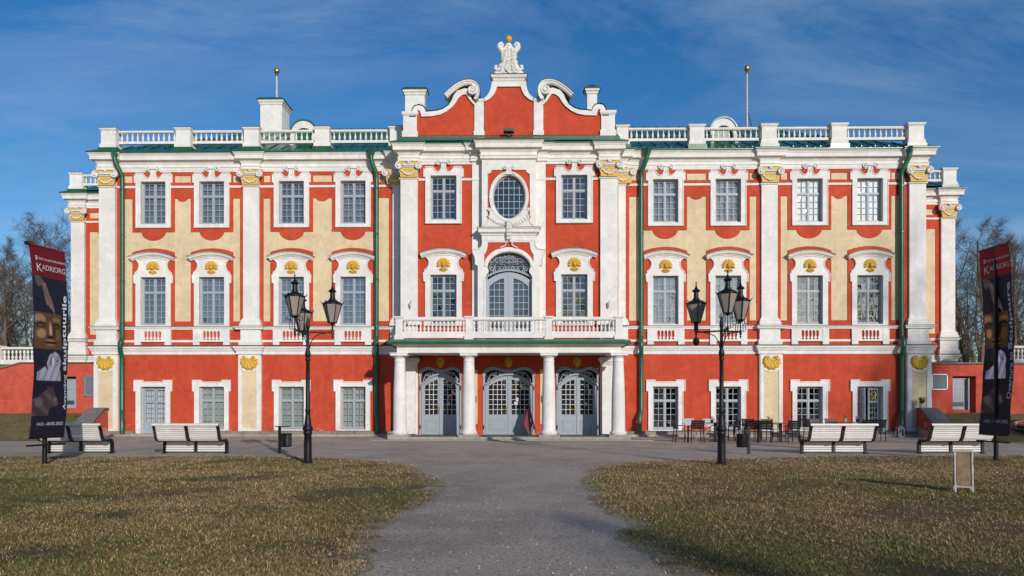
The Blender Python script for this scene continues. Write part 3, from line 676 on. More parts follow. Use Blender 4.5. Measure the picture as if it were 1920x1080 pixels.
# centre bay
CZ = 10.63
panel = [(-0.94, 9.60), (0.94, 9.60), (0.94, 11.66)] + bez((0.94, 11.66), (0.78, 11.68), (0.76, 11.84), 5)[1:] + [(-0.76, 11.84)] + bez((-0.76, 11.84), (-0.78, 11.68), (-0.94, 11.66), 5)[1:]
ovalin = arc(0, CZ, 0.70, 0.95, 0, 360, 40)[:-1]
MB().plate([rect(-1.19, 1.19, 8.68, 12.35), panel], -1.40, -0.98).obj('centre_bay_wall', M['white'], pal)
MB().plate([rect(-0.95, 0.95, 9.59, 11.86), ovalin], -1.36, -1.0).obj('centre_bay_panel', M['red'], pal)
MB().band(panel, [(0.0, -1.40), (0.0, -1.41), (0.02, -1.41), (0.02, -1.37)], closed=True).obj('panel_edge', M['cream'], pal)
ow = MB()
ring = arc(0, CZ, 0.70, 0.95, 0, 360, 40)[:-1]
ow.band(ring, [(0.0, -1.20), (0.0, -1.36), (-0.03, -1.42), (-0.09, -1.46), (-0.12, -1.44), (-0.15, -1.46), (-0.18, -1.42), (-0.18, -1.35)], closed=True)
ovs = ow.obj('oval_surround', M['white'], pal)
g = MB(); g.band(ring, [(0.0, -1.16), (0.0, -1.24), (0.045, -1.24), (0.045, -1.16)], closed=True)
for k in range(-2, 3):
    x = 0.235 * k; zz = 0.93 * math.sqrt(1 - (x / 0.70) ** 2); g.box(x - 0.013, x + 0.013, -1.22, -1.18, CZ - zz, CZ + zz)
for k in range(-2, 4):
    z = 0.30 * (k - 0.5); xx = 0.68 * math.sqrt(1 - (z / 0.95) ** 2); g.box(-xx, xx, -1.215, -1.185, CZ + z - 0.013, CZ + z + 0.013)
ovw = g.obj('oval_window', M['sash'], pal)
MB().plate([arc(0, CZ, 0.69, 0.94, 0, 360, 40)[:-1]], -1.20, -1.195).obj('pane', M['glass'], ovw)
MB().box(-0.9, 0.9, -1.0, -0.95, 9.4, 11.8).obj('blind_or_reflection', M['blind_g'], ovw)
# crest on the oval
c = MB()
for s in (-1, 1):
    c.tube([(x, -1.47, z) for x, z in spiral(s * 0.17, 11.90, 0.09, 0.02, PI if s > 0 else 0, -1.3 * s, 16)], 0.03, 6)
    c.tube([(s * 0.08, -1.47, 11.86), (s * 0.10, -1.47, 11.72), (s * 0.22, -1.46, 11.66), (s * 0.34, -1.44, 11.60)], [0.035, 0.035, 0.03, 0.02], 6)
c.plate([mir([(0.22, 11.62), (0.12, 11.72), (0.10, 11.92), (0.05, 11.98)])], -1.47, -1.36); c.ball((0, -1.48, 11.84), 0.05, 8, 5, (0.8, 0.6, 1.4))
c.obj('oval_crest', M['stucco'], pal, smooth=True)
# carved foot of the oval
r = [(1.14, 9.24), (1.10, 9.34), (0.98, 9.45), (0.88, 9.60), (0.83, 9.80), (0.82, 9.98), (0.90, 10.06), (0.86, 10.12), (0.76, 10.10), (0.70, 10.02)]
inner = arc(0, CZ, 0.84, 1.09, -34, -90, 10)
foot = r + inner
foot = foot[:-1] + [(0, CZ - 1.09)] + [(-x, z) for x, z in reversed(foot[:-1])]
fo = MB().plate([foot], -1.44, -1.36)
for s in (-1, 1):
    fo.tube([(s * x, -1.45, z) for x, z in r], 0.03, 6)
    fo.tube([(x, -1.47, z) for x, z in spiral(s * 0.88, 10.05, 0.07, 0.015, 0 if s > 0 else PI, 1.1 * s, 12)], 0.025, 5)
    for k in range(7):
        t = k / 6; x = s * (0.18 + 0.66 * t); z = 9.34 + 0.34 * t * t
        fo.tube([(x, -1.45, z), (x + s * 0.06, -1.475, z + 0.09), (x + s * 0.13, -1.46, z + 0.12), (x + s * 0.17, -1.45, z + 0.08)], [0.028, 0.024, 0.018, 0.008], 5)
        fo.tube([(x, -1.45, z + 0.02), (x - s * 0.02, -1.475, z + 0.10), (x - s * 0.07, -1.46, z + 0.14)], [0.022, 0.02, 0.008], 5)
fo.obj('oval_foot', M['stucco'], ovs, smooth=True)
# pediment over the balcony door
pe = [(-1.17, -1.0), (-1.17, -1.46), (1.17, -1.46), (1.17, -1.0)]
pd = MB().mould(pe, [(0.0, 8.66), (0.02, 8.68), (0.02, 8.90), (0.05, 8.92), (0.07, 8.98), (0.14, 9.02), (0.17, 9.04), (0.17, 9.16), (0.22, 9.21), (0.22, 9.23), (0.0, 9.26)])
pd.add([(-1.17, -1.46, 9.255), (1.17, -1.46, 9.255), (1.17, -1.0, 9.255), (-1.17, -1.0, 9.255)], [(0, 1, 2, 3)])
pdo = pd.obj('door_pediment', M['white'], pal)
MB().mould(pe, [(0.215, 9.232), (0.24, 9.232), (0.24, 9.25), (0.0, 9.285)]).obj('pediment_flashing', M['flash'], pdo)
hd = MB()
for x in (-0.07, 0.0, 0.07):
    for k in range(6): hd.ball((x, -1.56 - 0.10 * math.sin(k / 5 * PI) - 0.05, 9.50 - 0.145 * k), 0.052, 6, 5, (0.9, 1, 1.7))
for s in (-1, 1):
    hd.tube([(s * 0.05, -1.55, 8.66), (s * 0.16, -1.54, 8.58), (s * 0.13, -1.53, 8.50), (s * 0.26, -1.53, 8.42)], [0.03, 0.03, 0.03, 0.02], 5)
    for k in range(3): hd.ball((s * (0.24 + 0.06 * k), -1.53, 8.42 - 0.02 * k), 0.035, 6, 4)
hd.obj('carved_drop', M['stucco'], pdo, smooth=True)
r = [(1.17, 8.72), (1.165, 8.55), (1.20, 8.42), (1.30, 8.33), (1.45, 8.31), (1.585, 8.30), (1.585, 8.16), (1.50, 8.00), (1.47, 7.82), (1.48, 7.66), (1.37, 7.60), (1.37, 4.0)]
outer = r[::-1] + [(-x, z) for x, z in r]
def door_up(e=0.0): 
    rr = [(1.04 - e, 4.0), (1.04 - e, 7.06), (0.98 - e, 7.20), (0.90 - e, 7.30), (0.90 - e, 7.42), (0.95 - e, 7.5)]
    return rr + arc(0, 7.5, 0.95 - e, 0.69 - e, 6, 174, 18) + [(-x, z) for x, z in reversed(rr)]
trap = [(-0.92, 8.62), (0.92, 8.62)] + bez((0.92, 8.62), (0.93, 8.25), (1.09, 8.08), 6)[1:] + [(1.09, 7.74)] + arc(0, 7.5, 1.12, 0.90, 15.5, 164.5, 18) + [(-1.09, 7.74)] + bez((-1.09, 8.08), (-0.93, 8.25), (-0.92, 8.62), 6)[:-1]
MB().plate([outer, door_up()[::1], trap], -1.46, -0.98).obj('door_surround', M['white'], pal)
MB().plate([rect(-1.12, 1.12, 7.7, 8.66), [(x, z) for x, z in arc(0, 7.5, 1.0, 0.75, 16, 164, 18)] + [(-1.0, 7.701), (1.0, 7.701)]], -1.42, -1.30).obj('door_surround_field', M['red'], pal)
bd = MB().band(arc(0, 7.5, 0.97, 0.71, 176, 4, 22), [(0.0, -1.44), (0.0, -1.49), (0.04, -1.51), (0.11, -1.50), (0.14, -1.47), (0.14, -1.44)])
for s in (-1, 1):
    bd.tube([(s * x, -1.47, z) for x, z in r[:11]], 0.03, 6)
    bd.plate([[(s * 1.02, 4.0), (s * 1.10, 4.0), (s * 1.10, 7.0), (s * 1.02, 7.0)]], -1.49, -1.45)
bd.obj('door_arch_moulding', M['white'], pal, smooth=True)
# balcony door: leaves, grille
bdoor = empty('balcony_door', (0, -1.2, 4.1), parent=pal)
def scrolls(m, pts, r=0.02, y=0.0):
    for cx, cz, r0, a0, tn in pts: m.tube([(x, y, z) for x, z in spiral(cx, cz, r0, r0 * 0.15, a0, tn, 16)], [r] * 12 + [r * 0.8] * 5, 5)
for s in (-1, 1):
    lo = [(0.02, 0.0), (0.99, 0.0), (0.99, 2.80), (0.93, 2.90)] + bez((0.93, 2.90), (0.50, 3.22), (0.02, 3.24), 8)[1:]
    hole = [(0.21, 0.75), (0.86, 0.75), (0.86, 2.62)] + bez((0.86, 2.62), (0.50, 2.94), (0.21, 2.97), 6)[1:]
    lf = MB().plate([[(s * x, z) for x, z in lo], [(s * x, z) for x, z in hole]], -0.02, 0.04)
    for i in (1, 2): x = 0.21 + 0.65 * i / 3; lf.box(*sorted((s * (x - 0.012), s * (x + 0.012))), -0.01, 0.03, 0.75, 2.93 - 0.1 * i)
    for j in range(1, 8): z = 0.75 + 0.285 * j; lf.box(*sorted((s * 0.21, s * (0.86 if z < 2.6 else 0.6))), -0.008, 0.028, z - 0.012, z + 0.012)
    l = lf.obj('door_leaf', M['sash'], bdoor)
    MB().plate([[(s * x, z) for x, z in hole]], 0.01, 0.014).obj('pane', M['glass'], bdoor)
MB().box(-0.02, 0.02, -0.04, 0.05, 0, 3.24).obj('meeting_rail', M['sash'], bdoor)
tr = MB().band(bez((-1.03, 2.95), (0, 3.62), (1.03, 2.95), 14), [(0, -0.04), (0, -0.10), (0.06, -0.11), (0.10, -0.04)])
tr.box(-1.04, -0.94, -0.04, 0.04, 0, 3.0).box(0.94, 1.04, -0.04, 0.04, 0, 3.0)
tr.obj('transom', M['sash'], bdoor)
gr = MB(); 
for s in (-1, 1):
    scrolls(gr, [(s * 0.72, 3.46, 0.16, -PI / 2, 1.4 * s), (s * 0.62, 3.28, 0.10, PI / 2, -1.3 * s), (s * 0.13, 3.86, 0.10, 0 if s > 0 else PI, 1.3 * s), (s * 0.2, 3.42, 0.10, PI / 2, 1.2 * s), (s * 0.42, 3.36, 0.08, PI / 2, 1.2 * s), (s * 0.36, 3.72, 0.10, -PI / 2, -1.2 * s)], 0.024, -0.02)
    gr.tube([(s * 0.05, -0.02, 3.3), (s * 0.16, -0.02, 3.55), (s * 0.48, -0.02, 3.62), (s * 0.70, -0.02, 3.84)], 0.02, 5)
    gr.tube([(s * 0.0, -0.02, 3.5), (s * 0.28, -0.02, 3.86), (s * 0.55, -0.02, 3.82), (s * 0.85, -0.02, 3.55)], 0.018, 5)
gr.tube([(0, -0.02, 3.3), (0, -0.02, 4.05)], 0.022, 5); gr.ball((0, -0.03, 3.62), 0.07, 8, 5)
gr.obj('fanlight_grille', M['sash'], bdoor, smooth=True)
fb = MB()
for k in range(-4, 5): fb.box(k * 0.2 - 0.01, k * 0.2 + 0.01, 0.03, 0.05, 3.05, 4.06)
for k in range(4): fb.box(-0.9, 0.9, 0.032, 0.048, 3.3 + 0.2 * k, 3.32 + 0.2 * k)
fb.obj('fanlight_bars', M['sash'], bdoor)
MB().plate([[(x, z - 4.1) for x, z in door_up(0.01)[5:-5]] ], 0.06, 0.064).obj('pane', M['glass'], bdoor)
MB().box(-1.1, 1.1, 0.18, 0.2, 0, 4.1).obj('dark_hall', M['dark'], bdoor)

# ---- entrance doors under the porch
def entrance(X, w, cols, side):
    d = empty('entrance_door', (X, -0.98, 0), parent=pal); zs, zt = 2.72, 3.10
    inn = door_outline(w * 0.915, 0.11, zs - 0.03, zt - 0.09)
    MB().plate([door_outline(w - 0.005), inn], -0.06, 0.12).band(door_outline(w - 0.01)[1:-1], [(0.0, -0.05), (0.0, -0.10), (-0.035, -0.11), (-0.05, -0.06)]).obj('door_frame', M['doorp'], d)
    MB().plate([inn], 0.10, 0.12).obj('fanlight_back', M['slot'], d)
    # curved head of the leaves
    hw = w * 0.915
    head_b = bez((-hw, 2.32), (-hw * 0.75, 2.42), (-hw * 0.70, 2.50), 4) + bez((-hw * 0.70, 2.52), (-hw * 0.35, 2.78), (0, 2.76), 8)[1:]
    head_b = head_b + [(-x, z) for x, z in reversed(head_b[:-1])]
    MB().band(head_b, [(0, -0.02), (0, -0.09), (0.03, -0.12), (0.08, -0.11), (0.10, -0.02)]).obj('door_head', M['doorp'], d)
    for s in (-1, 1):
        top = [(x, z) for x, z in head_b if x >= -1e-6]
        lo = [(0.012, 0.12), (hw - 0.01, 0.12)] + [(max(0.012, min(x, hw - 0.01)), z) for x, z in reversed(top)]
        a, b = 0.13, hw - 0.17; n = cols
        hb = [(a, 1.02), (b, 1.02), (b, 2.20)] + bez((b, 2.28), (b * 0.7, 2.50), (a, 2.58), 6)
        lf = MB().plate([[(s * x, z) for x, z in lo], [(s * x, z) for x, z in hb]], 0.0, 0.05)
        lf.plate([[(s * x, z) for x, z in rect(a + 0.02, b - 0.02, 0.30, 0.78)], [(s * x, z) for x, z in rect(a + 0.05, b - 0.05, 0.33, 0.75)]], -0.02, 0.0)
        lf.plate([[(s * x, z) for x, z in rect(a + 0.09, b - 0.09, 0.37, 0.71)]], -0.015, 0.0)
        l = lf.obj('door_leaf', M['doorp'], d)
        mu = MB()
        for i in range(1, n): x = a + (b - a) * i / n; mu.box(*sorted((s * (x - 0.013), s * (x + 0.013))), 0.005, 0.04, 1.02, 2.58 - 0.26 * (i / n) ** 1.5)
        for j in range(1, 7): z = 1.02 + 0.222 * j; mu.box(*sorted((s * a, s * b)) if z < 2.25 else sorted((s * a, s * (a + (b - a) * 0.75))), 0.008, 0.038, z - 0.013, z + 0.013)
        mu.obj('glazing_bars', M['whitep'] if False else M['print_w'], l)
        pn = MB()
        for i in range(n):
            for j in range(7):
                t1, t2 = random.gauss(0, 0.0015), random.gauss(0, 0.0015)
                x0 = a + (b - a) * i / n; x1 = a + (b - a) * (i + 1) / n; z0 = 1.02 + 0.222 * j; z1 = z0 + 0.222
                if z1 > 2.6: continue
                pn.add([(s * x0, 0.022 - t1 - t2, z0), (s * x1, 0.022 + t1 - t2, z0), (s * x1, 0.022 + t1 + t2, z1), (s * x0, 0.022 - t1 + t2, z1)], [(0, 1, 2, 3)])
        tag(pn.obj('panes', M['glass'], l), kind='stuff')
    MB().box(-0.035, 0.035, -0.03, 0.0, 0.12, 2.75).obj('meeting_rail', M['doorp'], d)
    MB().box(-0.10, -0.05, -0.035, -0.0, 1.05, 1.38).tube([(-0.075, -0.07, 1.25), (-0.20, -0.08, 1.25), (-0.22, -0.05, 1.22)], 0.016, 6).obj('door_handle', M['brass'], d)
    fs = MB()
    for s in (-1, 1):
        scrolls(fs, [(s * hw * 0.80, 2.55, 0.12, 0, 1.3 * s), (s * hw * 0.60, 2.82, 0.10, PI, -1.3 * s), (s * hw * 0.36, 2.86, 0.09, 0, 1.3 * s), (s * hw * 0.16, 2.86, 0.06, PI, 1.3 * s)], 0.020, -0.02)
        fs.tube([(s * hw * 0.92, -0.02, 2.5), (s * hw * 0.72, -0.02, 2.88), (s * hw * 0.5, -0.02, 2.92), (s * hw * 0.3, -0.02, 2.80), (0, -0.02, 2.90)], 0.018, 5)
    fs.obj('fanlight_grille', M['doorp'], d, smooth=True)
    for z in (2.2, 0.45):
        for s in (-1, 1): MB().box(*sorted((s * (w - 0.06), s * (w - 0.02))), -0.09, -0.06, z - 0.09, z + 0.09).obj('hinge', M['iron'], d)
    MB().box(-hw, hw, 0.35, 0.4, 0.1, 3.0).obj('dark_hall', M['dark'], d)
for (c, w), n in zip(DOORS, (3, 4, 3)): entrance(c, w, n, 0)
# small notices on the panes, gold masks, cream fields with dark plaques
MB().box(0.34, 0.44, -1.0, -0.995, 1.60, 1.78).box(0.24, 0.40, -1.0, -0.995, 1.45, 1.58).obj('door_notice', M['print_w'], pal)
for x in (-2.77, 3.36): MB().box(x, x + 0.13, -1.0, -0.995, 1.42, 1.56).obj('door_notice', M['board'], pal)
mk = MB(); fan(mk, 0, 0.03, 0.19, -60, 240, 11, 0.0, 0.06, 0.2, 4); mk.plate([mir([(0.15, 0.0), (0.12, -0.14), (0.03, -0.24)])], -0.05, 0.0); mk.ball((0, -0.07, 0.0), 0.09, 8, 6, (0.9, 0.7, 1.2)); mk.ball((0, -0.13, -0.02), 0.03, 6, 4)
MK = mk.mesh('gold_mask', M['ochre'], True)
for x in (-3.06, 0.0, 3.06): link('gold_mask', MK, pal, (x, -1.0, 3.36))
for s in (-1, 1):
    MB().plate([[(s * 1.40, 0.60), (s * 1.88, 0.60), (s * 1.88, 3.08), (s * 1.40, 3.02)]], -1.03, -1.0).obj('cream_field', M['cream'], pal)
    MB().box(*sorted((s * 1.44, s * 1.64)), -1.05, -1.03, 1.55, 1.85).obj('wall_plaque', M['flash'], pal)

# ---- porch
por = empty('porch', (0, 0, 0), parent=pal)
PX = (-4.57, -1.67, 1.67, 4.57); PY = -3.05
col = MB().lathe([(0.34, 0), (0.34, 0.04), (0.36, 0.07), (0.34, 0.11), (0.30, 0.14), (0.285, 0.2), (0.283, 0.8), (0.275, 1.5), (0.255, 2.2), (0.225, 2.9), (0.218, 3.02), (0.235, 3.04), (0.235, 3.07), (0.218, 3.09), (0.22, 3.17), (0.25, 3.20), (0.30, 3.26), (0.32, 3.28)], 24)
col.box(-0.355, 0.355, -0.355, 0.355, 3.28, 3.36).box(-0.38, 0.38, -0.38, 0.38, 3.36, 3.40)
CM = col.mesh('column', M['white'], True)
for x in PX:
    link('column', CM, por, (x, PY, 0.22))
    MB().box(x - 0.44, x + 0.44, -3.52, -2.62, -0.05, 0.215).obj('column_pedestal', M['stonel'], por)
for s in (-1, 1):
    x = s * 4.35; hh = MB().box(x - 0.22, x + 0.22, -1.3, -1.12, 0.16, 3.35).mould([(x - 0.22, -1.12), (x - 0.22, -1.3), (x + 0.22, -1.3), (x + 0.22, -1.12)], [(0, 3.2), (0.04, 3.22), (0.10, 3.34), (0.14, 3.36), (0.14, 3.44), (0.17, 3.46), (0.17, 3.52)])
    hh.obj('respond', M['white'], por)
MB().box(-4.7, 4.7, -3.45, -1.0, -0.05, 0.10).obj('porch_floor', M['slate'], por)
for a, b in ((-4.12, -2.12), (-1.22, 1.22), (2.12, 4.12)):
    MB().box(a, b, -3.52, -3.2, -0.05, 0.125).obj('step', M['stonel'], por)
    MB().box(a + 0.05, b - 0.05, -3.15, -2.2, 0.10, 0.16).obj('door_mat', M['flash'], por)
MB().box(-5.6, 5.9, -3.95, -3.53, -0.05, 0.025).obj('threshold_slab', M['stonel'], por)
pp = [(-4.66, -1.0), (-4.66, -3.28), (4.66, -3.28), (4.66, -1.0)]
MB().mould(pp, [(-0.5, 3.62), (0, 3.62), (0, 3.86), (0.03, 3.88), (0.05, 3.93), (0.20, 3.95)]).obj('porch_entablature', M['white'], por)
MB().box(-4.2, 4.2, -2.8, -1.0, 3.66, 3.7).box(-4.66, 4.66, -3.28, -1.0, 3.96, 4.0).obj('porch_ceiling', M['white'], por)
for x in (-3.1, 0, 3.1): MB().lathe([(0.16, 0.0), (0.15, -0.05), (0.02, -0.07)], 14, (x, -2.0, 3.66)).obj('ceiling_lamp', M['print_w'], por, smooth=True)
# green edge made of folded sheets
x = -5.0
while x < 5.0 - 0.01:
    x2 = min(x + 0.715, 5.0)
    MB().add([(x + 0.004, -3.62, 3.955), (x2 - 0.004, -3.62, 3.955), (x2 - 0.004, -3.63, 4.06), (x + 0.004, -3.63, 4.06), (x + 0.004, -3.2, 4.17), (x2 - 0.004, -3.2, 4.17), (x2 - 0.004, -3.2, 3.965), (x + 0.004, -3.2, 3.965)],
             [(0, 1, 2, 3), (3, 2, 5, 4), (7, 6, 1, 0)]).box(x2 - 0.012, x2 + 0.004, -3.645, -3.2, 3.97, 4.10).obj('edge_sheet', M['green'], por)
    x = x2
for s in (-1, 1): MB().add([(s * 5.0, -3.62, 3.955), (s * 5.0, -3.63, 4.06), (s * 4.8, -3.2, 4.17), (s * 4.8, -1.0, 4.17), (s * 5.0, -1.0, 4.06), (s * 5.0, -1.0, 3.955)], [(0, 1, 4, 5), (1, 2, 3, 4)]).obj('side_sheet', M['green'], por)
MB().box(-4.8, 4.8, -3.4, -1.0, 4.1, 4.17).obj('balcony_floor', M['slate'], por)

# balusters
BAL = MB().lathe([(0.052, 0), (0.052, 0.06), (0.030, 0.09), (0.026, 0.14), (0.050, 0.26), (0.056, 0.36), (0.048, 0.48), (0.026, 0.70), (0.022, 0.84), (0.034, 0.88), (0.024, 0.91), (0.050, 0.94), (0.050, 1.0)], 8).mesh('baluster', M['white'], True)
BAL_D = MB().lathe([(0.05, 0), (0.05, 0.05), (0.02, 0.09), (0.052, 0.2), (0.052, 0.30), (0.026, 0.45), (0.022, 0.5), (0.026, 0.55), (0.052, 0.70), (0.052, 0.8), (0.02, 0.91), (0.05, 0.95), (0.05, 1.0)], 8).mesh('baluster', M['white'], True)
def post(x0, x1, y0, y1, z0, z1, parent, m='white', name='post', cap=True):
    mb = MB().box(x0, x1, y0, y1, z0, z1 - 0.06)
    ring = [(x0, y0), (x1, y0), (x1, y1), (x0, y1)]
    mb.mould(ring, [(0.0, z1 - 0.12), (0.03, z1 - 0.08), (0.04, z1 - 0.06), (0.06, z1 - 0.05), (0.06, z1)], closed=True).mould(ring, [(0.05, z0), (0.05, z0 + 0.16), (0.0, z0 + 0.22)], closed=True)
    mb.add([(x0 - .06, y0 - .06, z1), (x1 + .06, y0 - .06, z1), (x1 + .06, y1 + .06, z1), (x0 - .06, y1 + .06, z1)], [(0, 1, 2, 3)])
    o = mb.obj(name, M[m], parent)
    return o
def run(par, x0, x1, y, zb, zt, n, rail_b, rail_t, bal=None, wy=0.09):
    """rails and n balusters between x0 and x1; balusters from zb to zt"""
    MB().box(x0, x1, y - wy, y + wy, rail_b[0], rail_b[1]).obj('bottom_rail', M['white'], par)
    MB().box(x0, x1, y - wy - 0.03, y + wy + 0.03, rail_t[0], rail_t[1]).box(x0, x1, y - wy, y + wy, rail_t[0] - 0.03, rail_t[0]).obj('top_rail', M['white'], par)
    for k in range(n):
        o = link('baluster', bal or BAL, par, (x0 + (x1 - x0) * (k + 0.5) / n, y, zb)); o.scale = (1.0, 1.0, zt - zb)
b = empty('balcony_balustrade', (0, 0, 0), parent=pal)
for x0, x1 in ((-4.72, -4.43), (-1.80, -1.53), (1.53, 1.80), (4.43, 4.72)): post(x0, x1, -3.27, -3.02, 4.17, 5.14, b)
for x0, x1, n in ((-4.43, -1.80, 16), (-1.53, 1.53, 18), (1.80, 4.43, 16)): run(b, x0, x1, -3.14, 4.50, 4.98, n, (4.24, 4.50), (5.0, 5.11), BAL_D)
for s in (-1, 1):
    MB().box(*sorted((s * 4.48, s * 4.68)), -3.02, -1.15, 4.24, 4.50).box(*sorted((s * 4.46, s * 4.70)), -3.02, -1.15, 5.0, 5.11).obj('side_rail', M['white'], b)
    for k in range(9):
        o = link('baluster', BAL_D, b, (s * 4.58, -2.92 + 0.2 * k, 4.5)); o.scale = (1, 1, 0.48)
# little flag holders
for s in (-1, 1):
    MB().lathe([(0.02, -0.12), (0.05, 0.0), (0.06, 0.12), (0.05, 0.12)], 8).box(-0.02, 0.02, 0.0, 0.1, -0.02, 0.04).tube([(0.03, 0, 0.1), (0.07, -0.05, 0.24)], 0.012, 5).obj('flag_holder', M['zinc'], pal, loc=(s * 4.40, -1.22, 5.85))

# ---- roof
rf = empty('roof', (0, 0, 0), parent=pal)
SL = 0.53; e0 = -0.05; z0 = 13.26; RY = 6.4
rx0 = 18.95; rg = rx0 - (RY - e0); zr = z0 + SL * (RY - e0)
MB().add([(-rx0, e0, z0), (rx0, e0, z0), (rg, RY, zr), (-rg, RY, zr), (-rx0, 2 * RY - e0, z0), (rx0, 2 * RY - e0, z0), (-rx0, e0, z0 - 0.3), (rx0, e0, z0 - 0.3)],
         [(0, 1, 2, 3), (4, 0, 3), (1, 5, 2), (5, 4, 3, 2), (6, 7, 1, 0)]).obj('roof_plane', M['roofg'], rf)
x = -rx0 + 0.35; i = 0
while x < rx0:
    top = min(RY, e0 + (rx0 - abs(x)));
    if top > e0 + 0.3: MB().add([(x - .018, e0, z0), (x + .018, e0, z0), (x + .018, e0, z0 + .05), (x - .018, e0, z0 + .05), (x - .018, top, z0 + SL * (top - e0)), (x + .018, top, z0 + SL * (top - e0)), (x + .018, top, z0 + SL * (top - e0) + .05), (x - .018, top, z0 + SL * (top - e0) + .05)], [(0, 1, 2, 3), (1, 5, 6, 2), (3, 2, 6, 7), (0, 3, 7, 4)]).obj('roof_seam', M['roofg'], rf)
    x += 0.62
# short sheets in front of the posts and their seams
for sg in (1, -1):
    x = 5.2
    while x < 19.3:
        MB().add([(sg * x - .014, -0.37, 13.085), (sg * x + .014, -0.37, 13.085), (sg * x + .014, -0.37, 13.12), (sg * x - .014, -0.37, 13.12), (sg * x - .014, 0.0, 13.29), (sg * x + .014, 0.0, 13.29), (sg * x + .014, 0.0, 13.33), (sg * x - .014, 0.0, 13.33)], [(0, 1, 2, 3), (1, 5, 6, 2), (3, 2, 6, 7), (0, 3, 7, 4)]).obj('roof_seam', M['roofg'], rf); x += 0.62
    # flat top over the middle part and roofs of the outer blocks
    X0, X1 = sg * 24.2, sg * 18.9; zz = 13.29
    MB().add([(X0, 6.1, zz), (X1, 6.1, zz), (X1, 10, zz + 2.0), (sg * 20.3, 10, zz + 2.0), (X0, 13.9, zz), (X1, 13.9, zz)], [(0, 1, 2, 3), (0, 3, 4), (4, 3, 2, 5)]).obj('roof_plane', M['roofg'], rf)
MB().box(-4.9, 4.9, -1.4, 0.2, 13.15, 13.30).obj('roof_plane', M['roofg'], rf)

# roof balustrades
for sg in (1, -1):
    b = empty('roof_balustrade', (0, 0, 0), parent=pal)
    P = [(18.12, 18.80), (14.66, 15.33), (11.50, 12.17), (8.24, 8.90), (4.92, 5.45)]
    for a, c_ in P:
        x0, x1 = sorted((sg * a, sg * c_)); post(x0, x1, -0.30, 0.24, 13.29, 14.20, b)
        MB().box(x0 - 0.10, x1 + 0.10, -0.38, 0.3, 13.05, 13.30).obj('post_base', M['green'], b); MB().box(x0 - 0.07, x1 + 0.07, -0.37, 0.31, 14.201, 14.225).obj('post_cap', M['green'], b)
    for (a, _), (_, d), n in ((P[0], P[1], 11), (P[1], P[2], 10), (P[2], P[3], 10), (P[3], P[4], 11)):
        x0, x1 = sorted((sg * a, sg * d)); run(b, x0 + 0.05, x1 - 0.05, -0.05, 13.65, 14.05, n, (13.53, 13.65), (14.06, 14.13), BAL, 0.07)
    b = empty('roof_balustrade', (0, 0, 0), parent=pal)
    x0, x1 = sorted((sg * 23.45, sg * 24.15)); post(x0, x1, 6.02, 6.55, 13.29, 14.20, b); MB().box(x0 - 0.10, x1 + 0.10, 5.95, 6.6, 13.05, 13.30).obj('post_base', M['green'], b); MB().box(x0 - 0.07, x1 + 0.07, 5.95, 6.62, 14.201, 14.225).obj('post_cap', M['green'], b)
    x0, x1 = sorted((sg * 19.0, sg * 23.45)); run(b, x0, x1, 6.2, 13.65, 14.05, 18, (13.53, 13.65), (14.06, 14.13), BAL, 0.07)

# ---- centre gable, drawn on its elevation (1 unit = 1/41.9 m)
def ev(u, v): return ((u - 954.2) / 42.2, 1.5 + (757 - v) / 42.2)
def E(l): return [ev(*p) for p in l]
gab = empty('gable', (0, 0, 0), parent=pal)
def gp(x, y): return (740 + x / 4.091, 50 + y / 4.091)
def sym(l): return [(2 * 954.2 - u, v) for u, v in l]
# middle panel
rt = [(1000.0, 261), (1000.0, 190.5)] + bez((1000.0, 190.5), (981, 184), (976.5, 163), 8)[1:]
mid_red = rt + sym(rt)[::-1]
MB().plate([E(mid_red)], -1.18, -0.75).obj('gable_panel', M['red'], gab)
ro = [(1001, 190.5), (1001, 184.5)] + bez((1001, 184.5), (988, 178), (986, 153), 8)[1:]
fr = ro + sym(ro)[::-1] + bez((931.9, 163.0), (927.4, 184), (908.4, 190.5), 8)[::-1] + [(931.9, 163)][:0]
lw_ = sym([(1000.0, 190.5)] + bez((1000.0, 190.5), (981, 184), (976.5, 163), 8)[1:])
rr_ = [(1000.0, 190.5)] + bez((1000.0, 190.5), (981, 184), (976.5, 163), 8)[1:]
frame = ro + sym(ro)[::-1] + lw_ + rr_[::-1]
MB().plate([E(frame)], -1.26, -0.75).obj('gable_frame', M['white'], gab)
gx0, gx1 = ev(926, 0)[0], ev(982.5, 0)[0]
MB().mould([(gx0, -0.75), (gx0, -1.26), (gx1, -1.26), (gx1, -0.75), (gx0, -0.75)], [(0.0, ev(0, 153.5)[1]), (0.03, ev(0, 152.5)[1]), (0.05, ev(0, 149)[1]), (0.11, ev(0, 147)[1]), (0.13, ev(0, 143.5)[1]), (0.13, ev(0, 142.6)[1]), (-0.2, ev(0, 141.8)[1])]).obj('gable_cornice', M['white'], gab)
MB().mould([(gx0, -0.75), (gx0, -1.26), (gx1, -1.26), (gx1, -0.75), (gx0, -0.75)], [(0.12, ev(0, 142.6)[1] + 0.003), (0.16, ev(0, 142.6)[1] + 0.003), (0.16, ev(0, 141.6)[1]), (-0.5, ev(0, 140.8)[1])]).obj('gable_flashing', M['green'], gab)
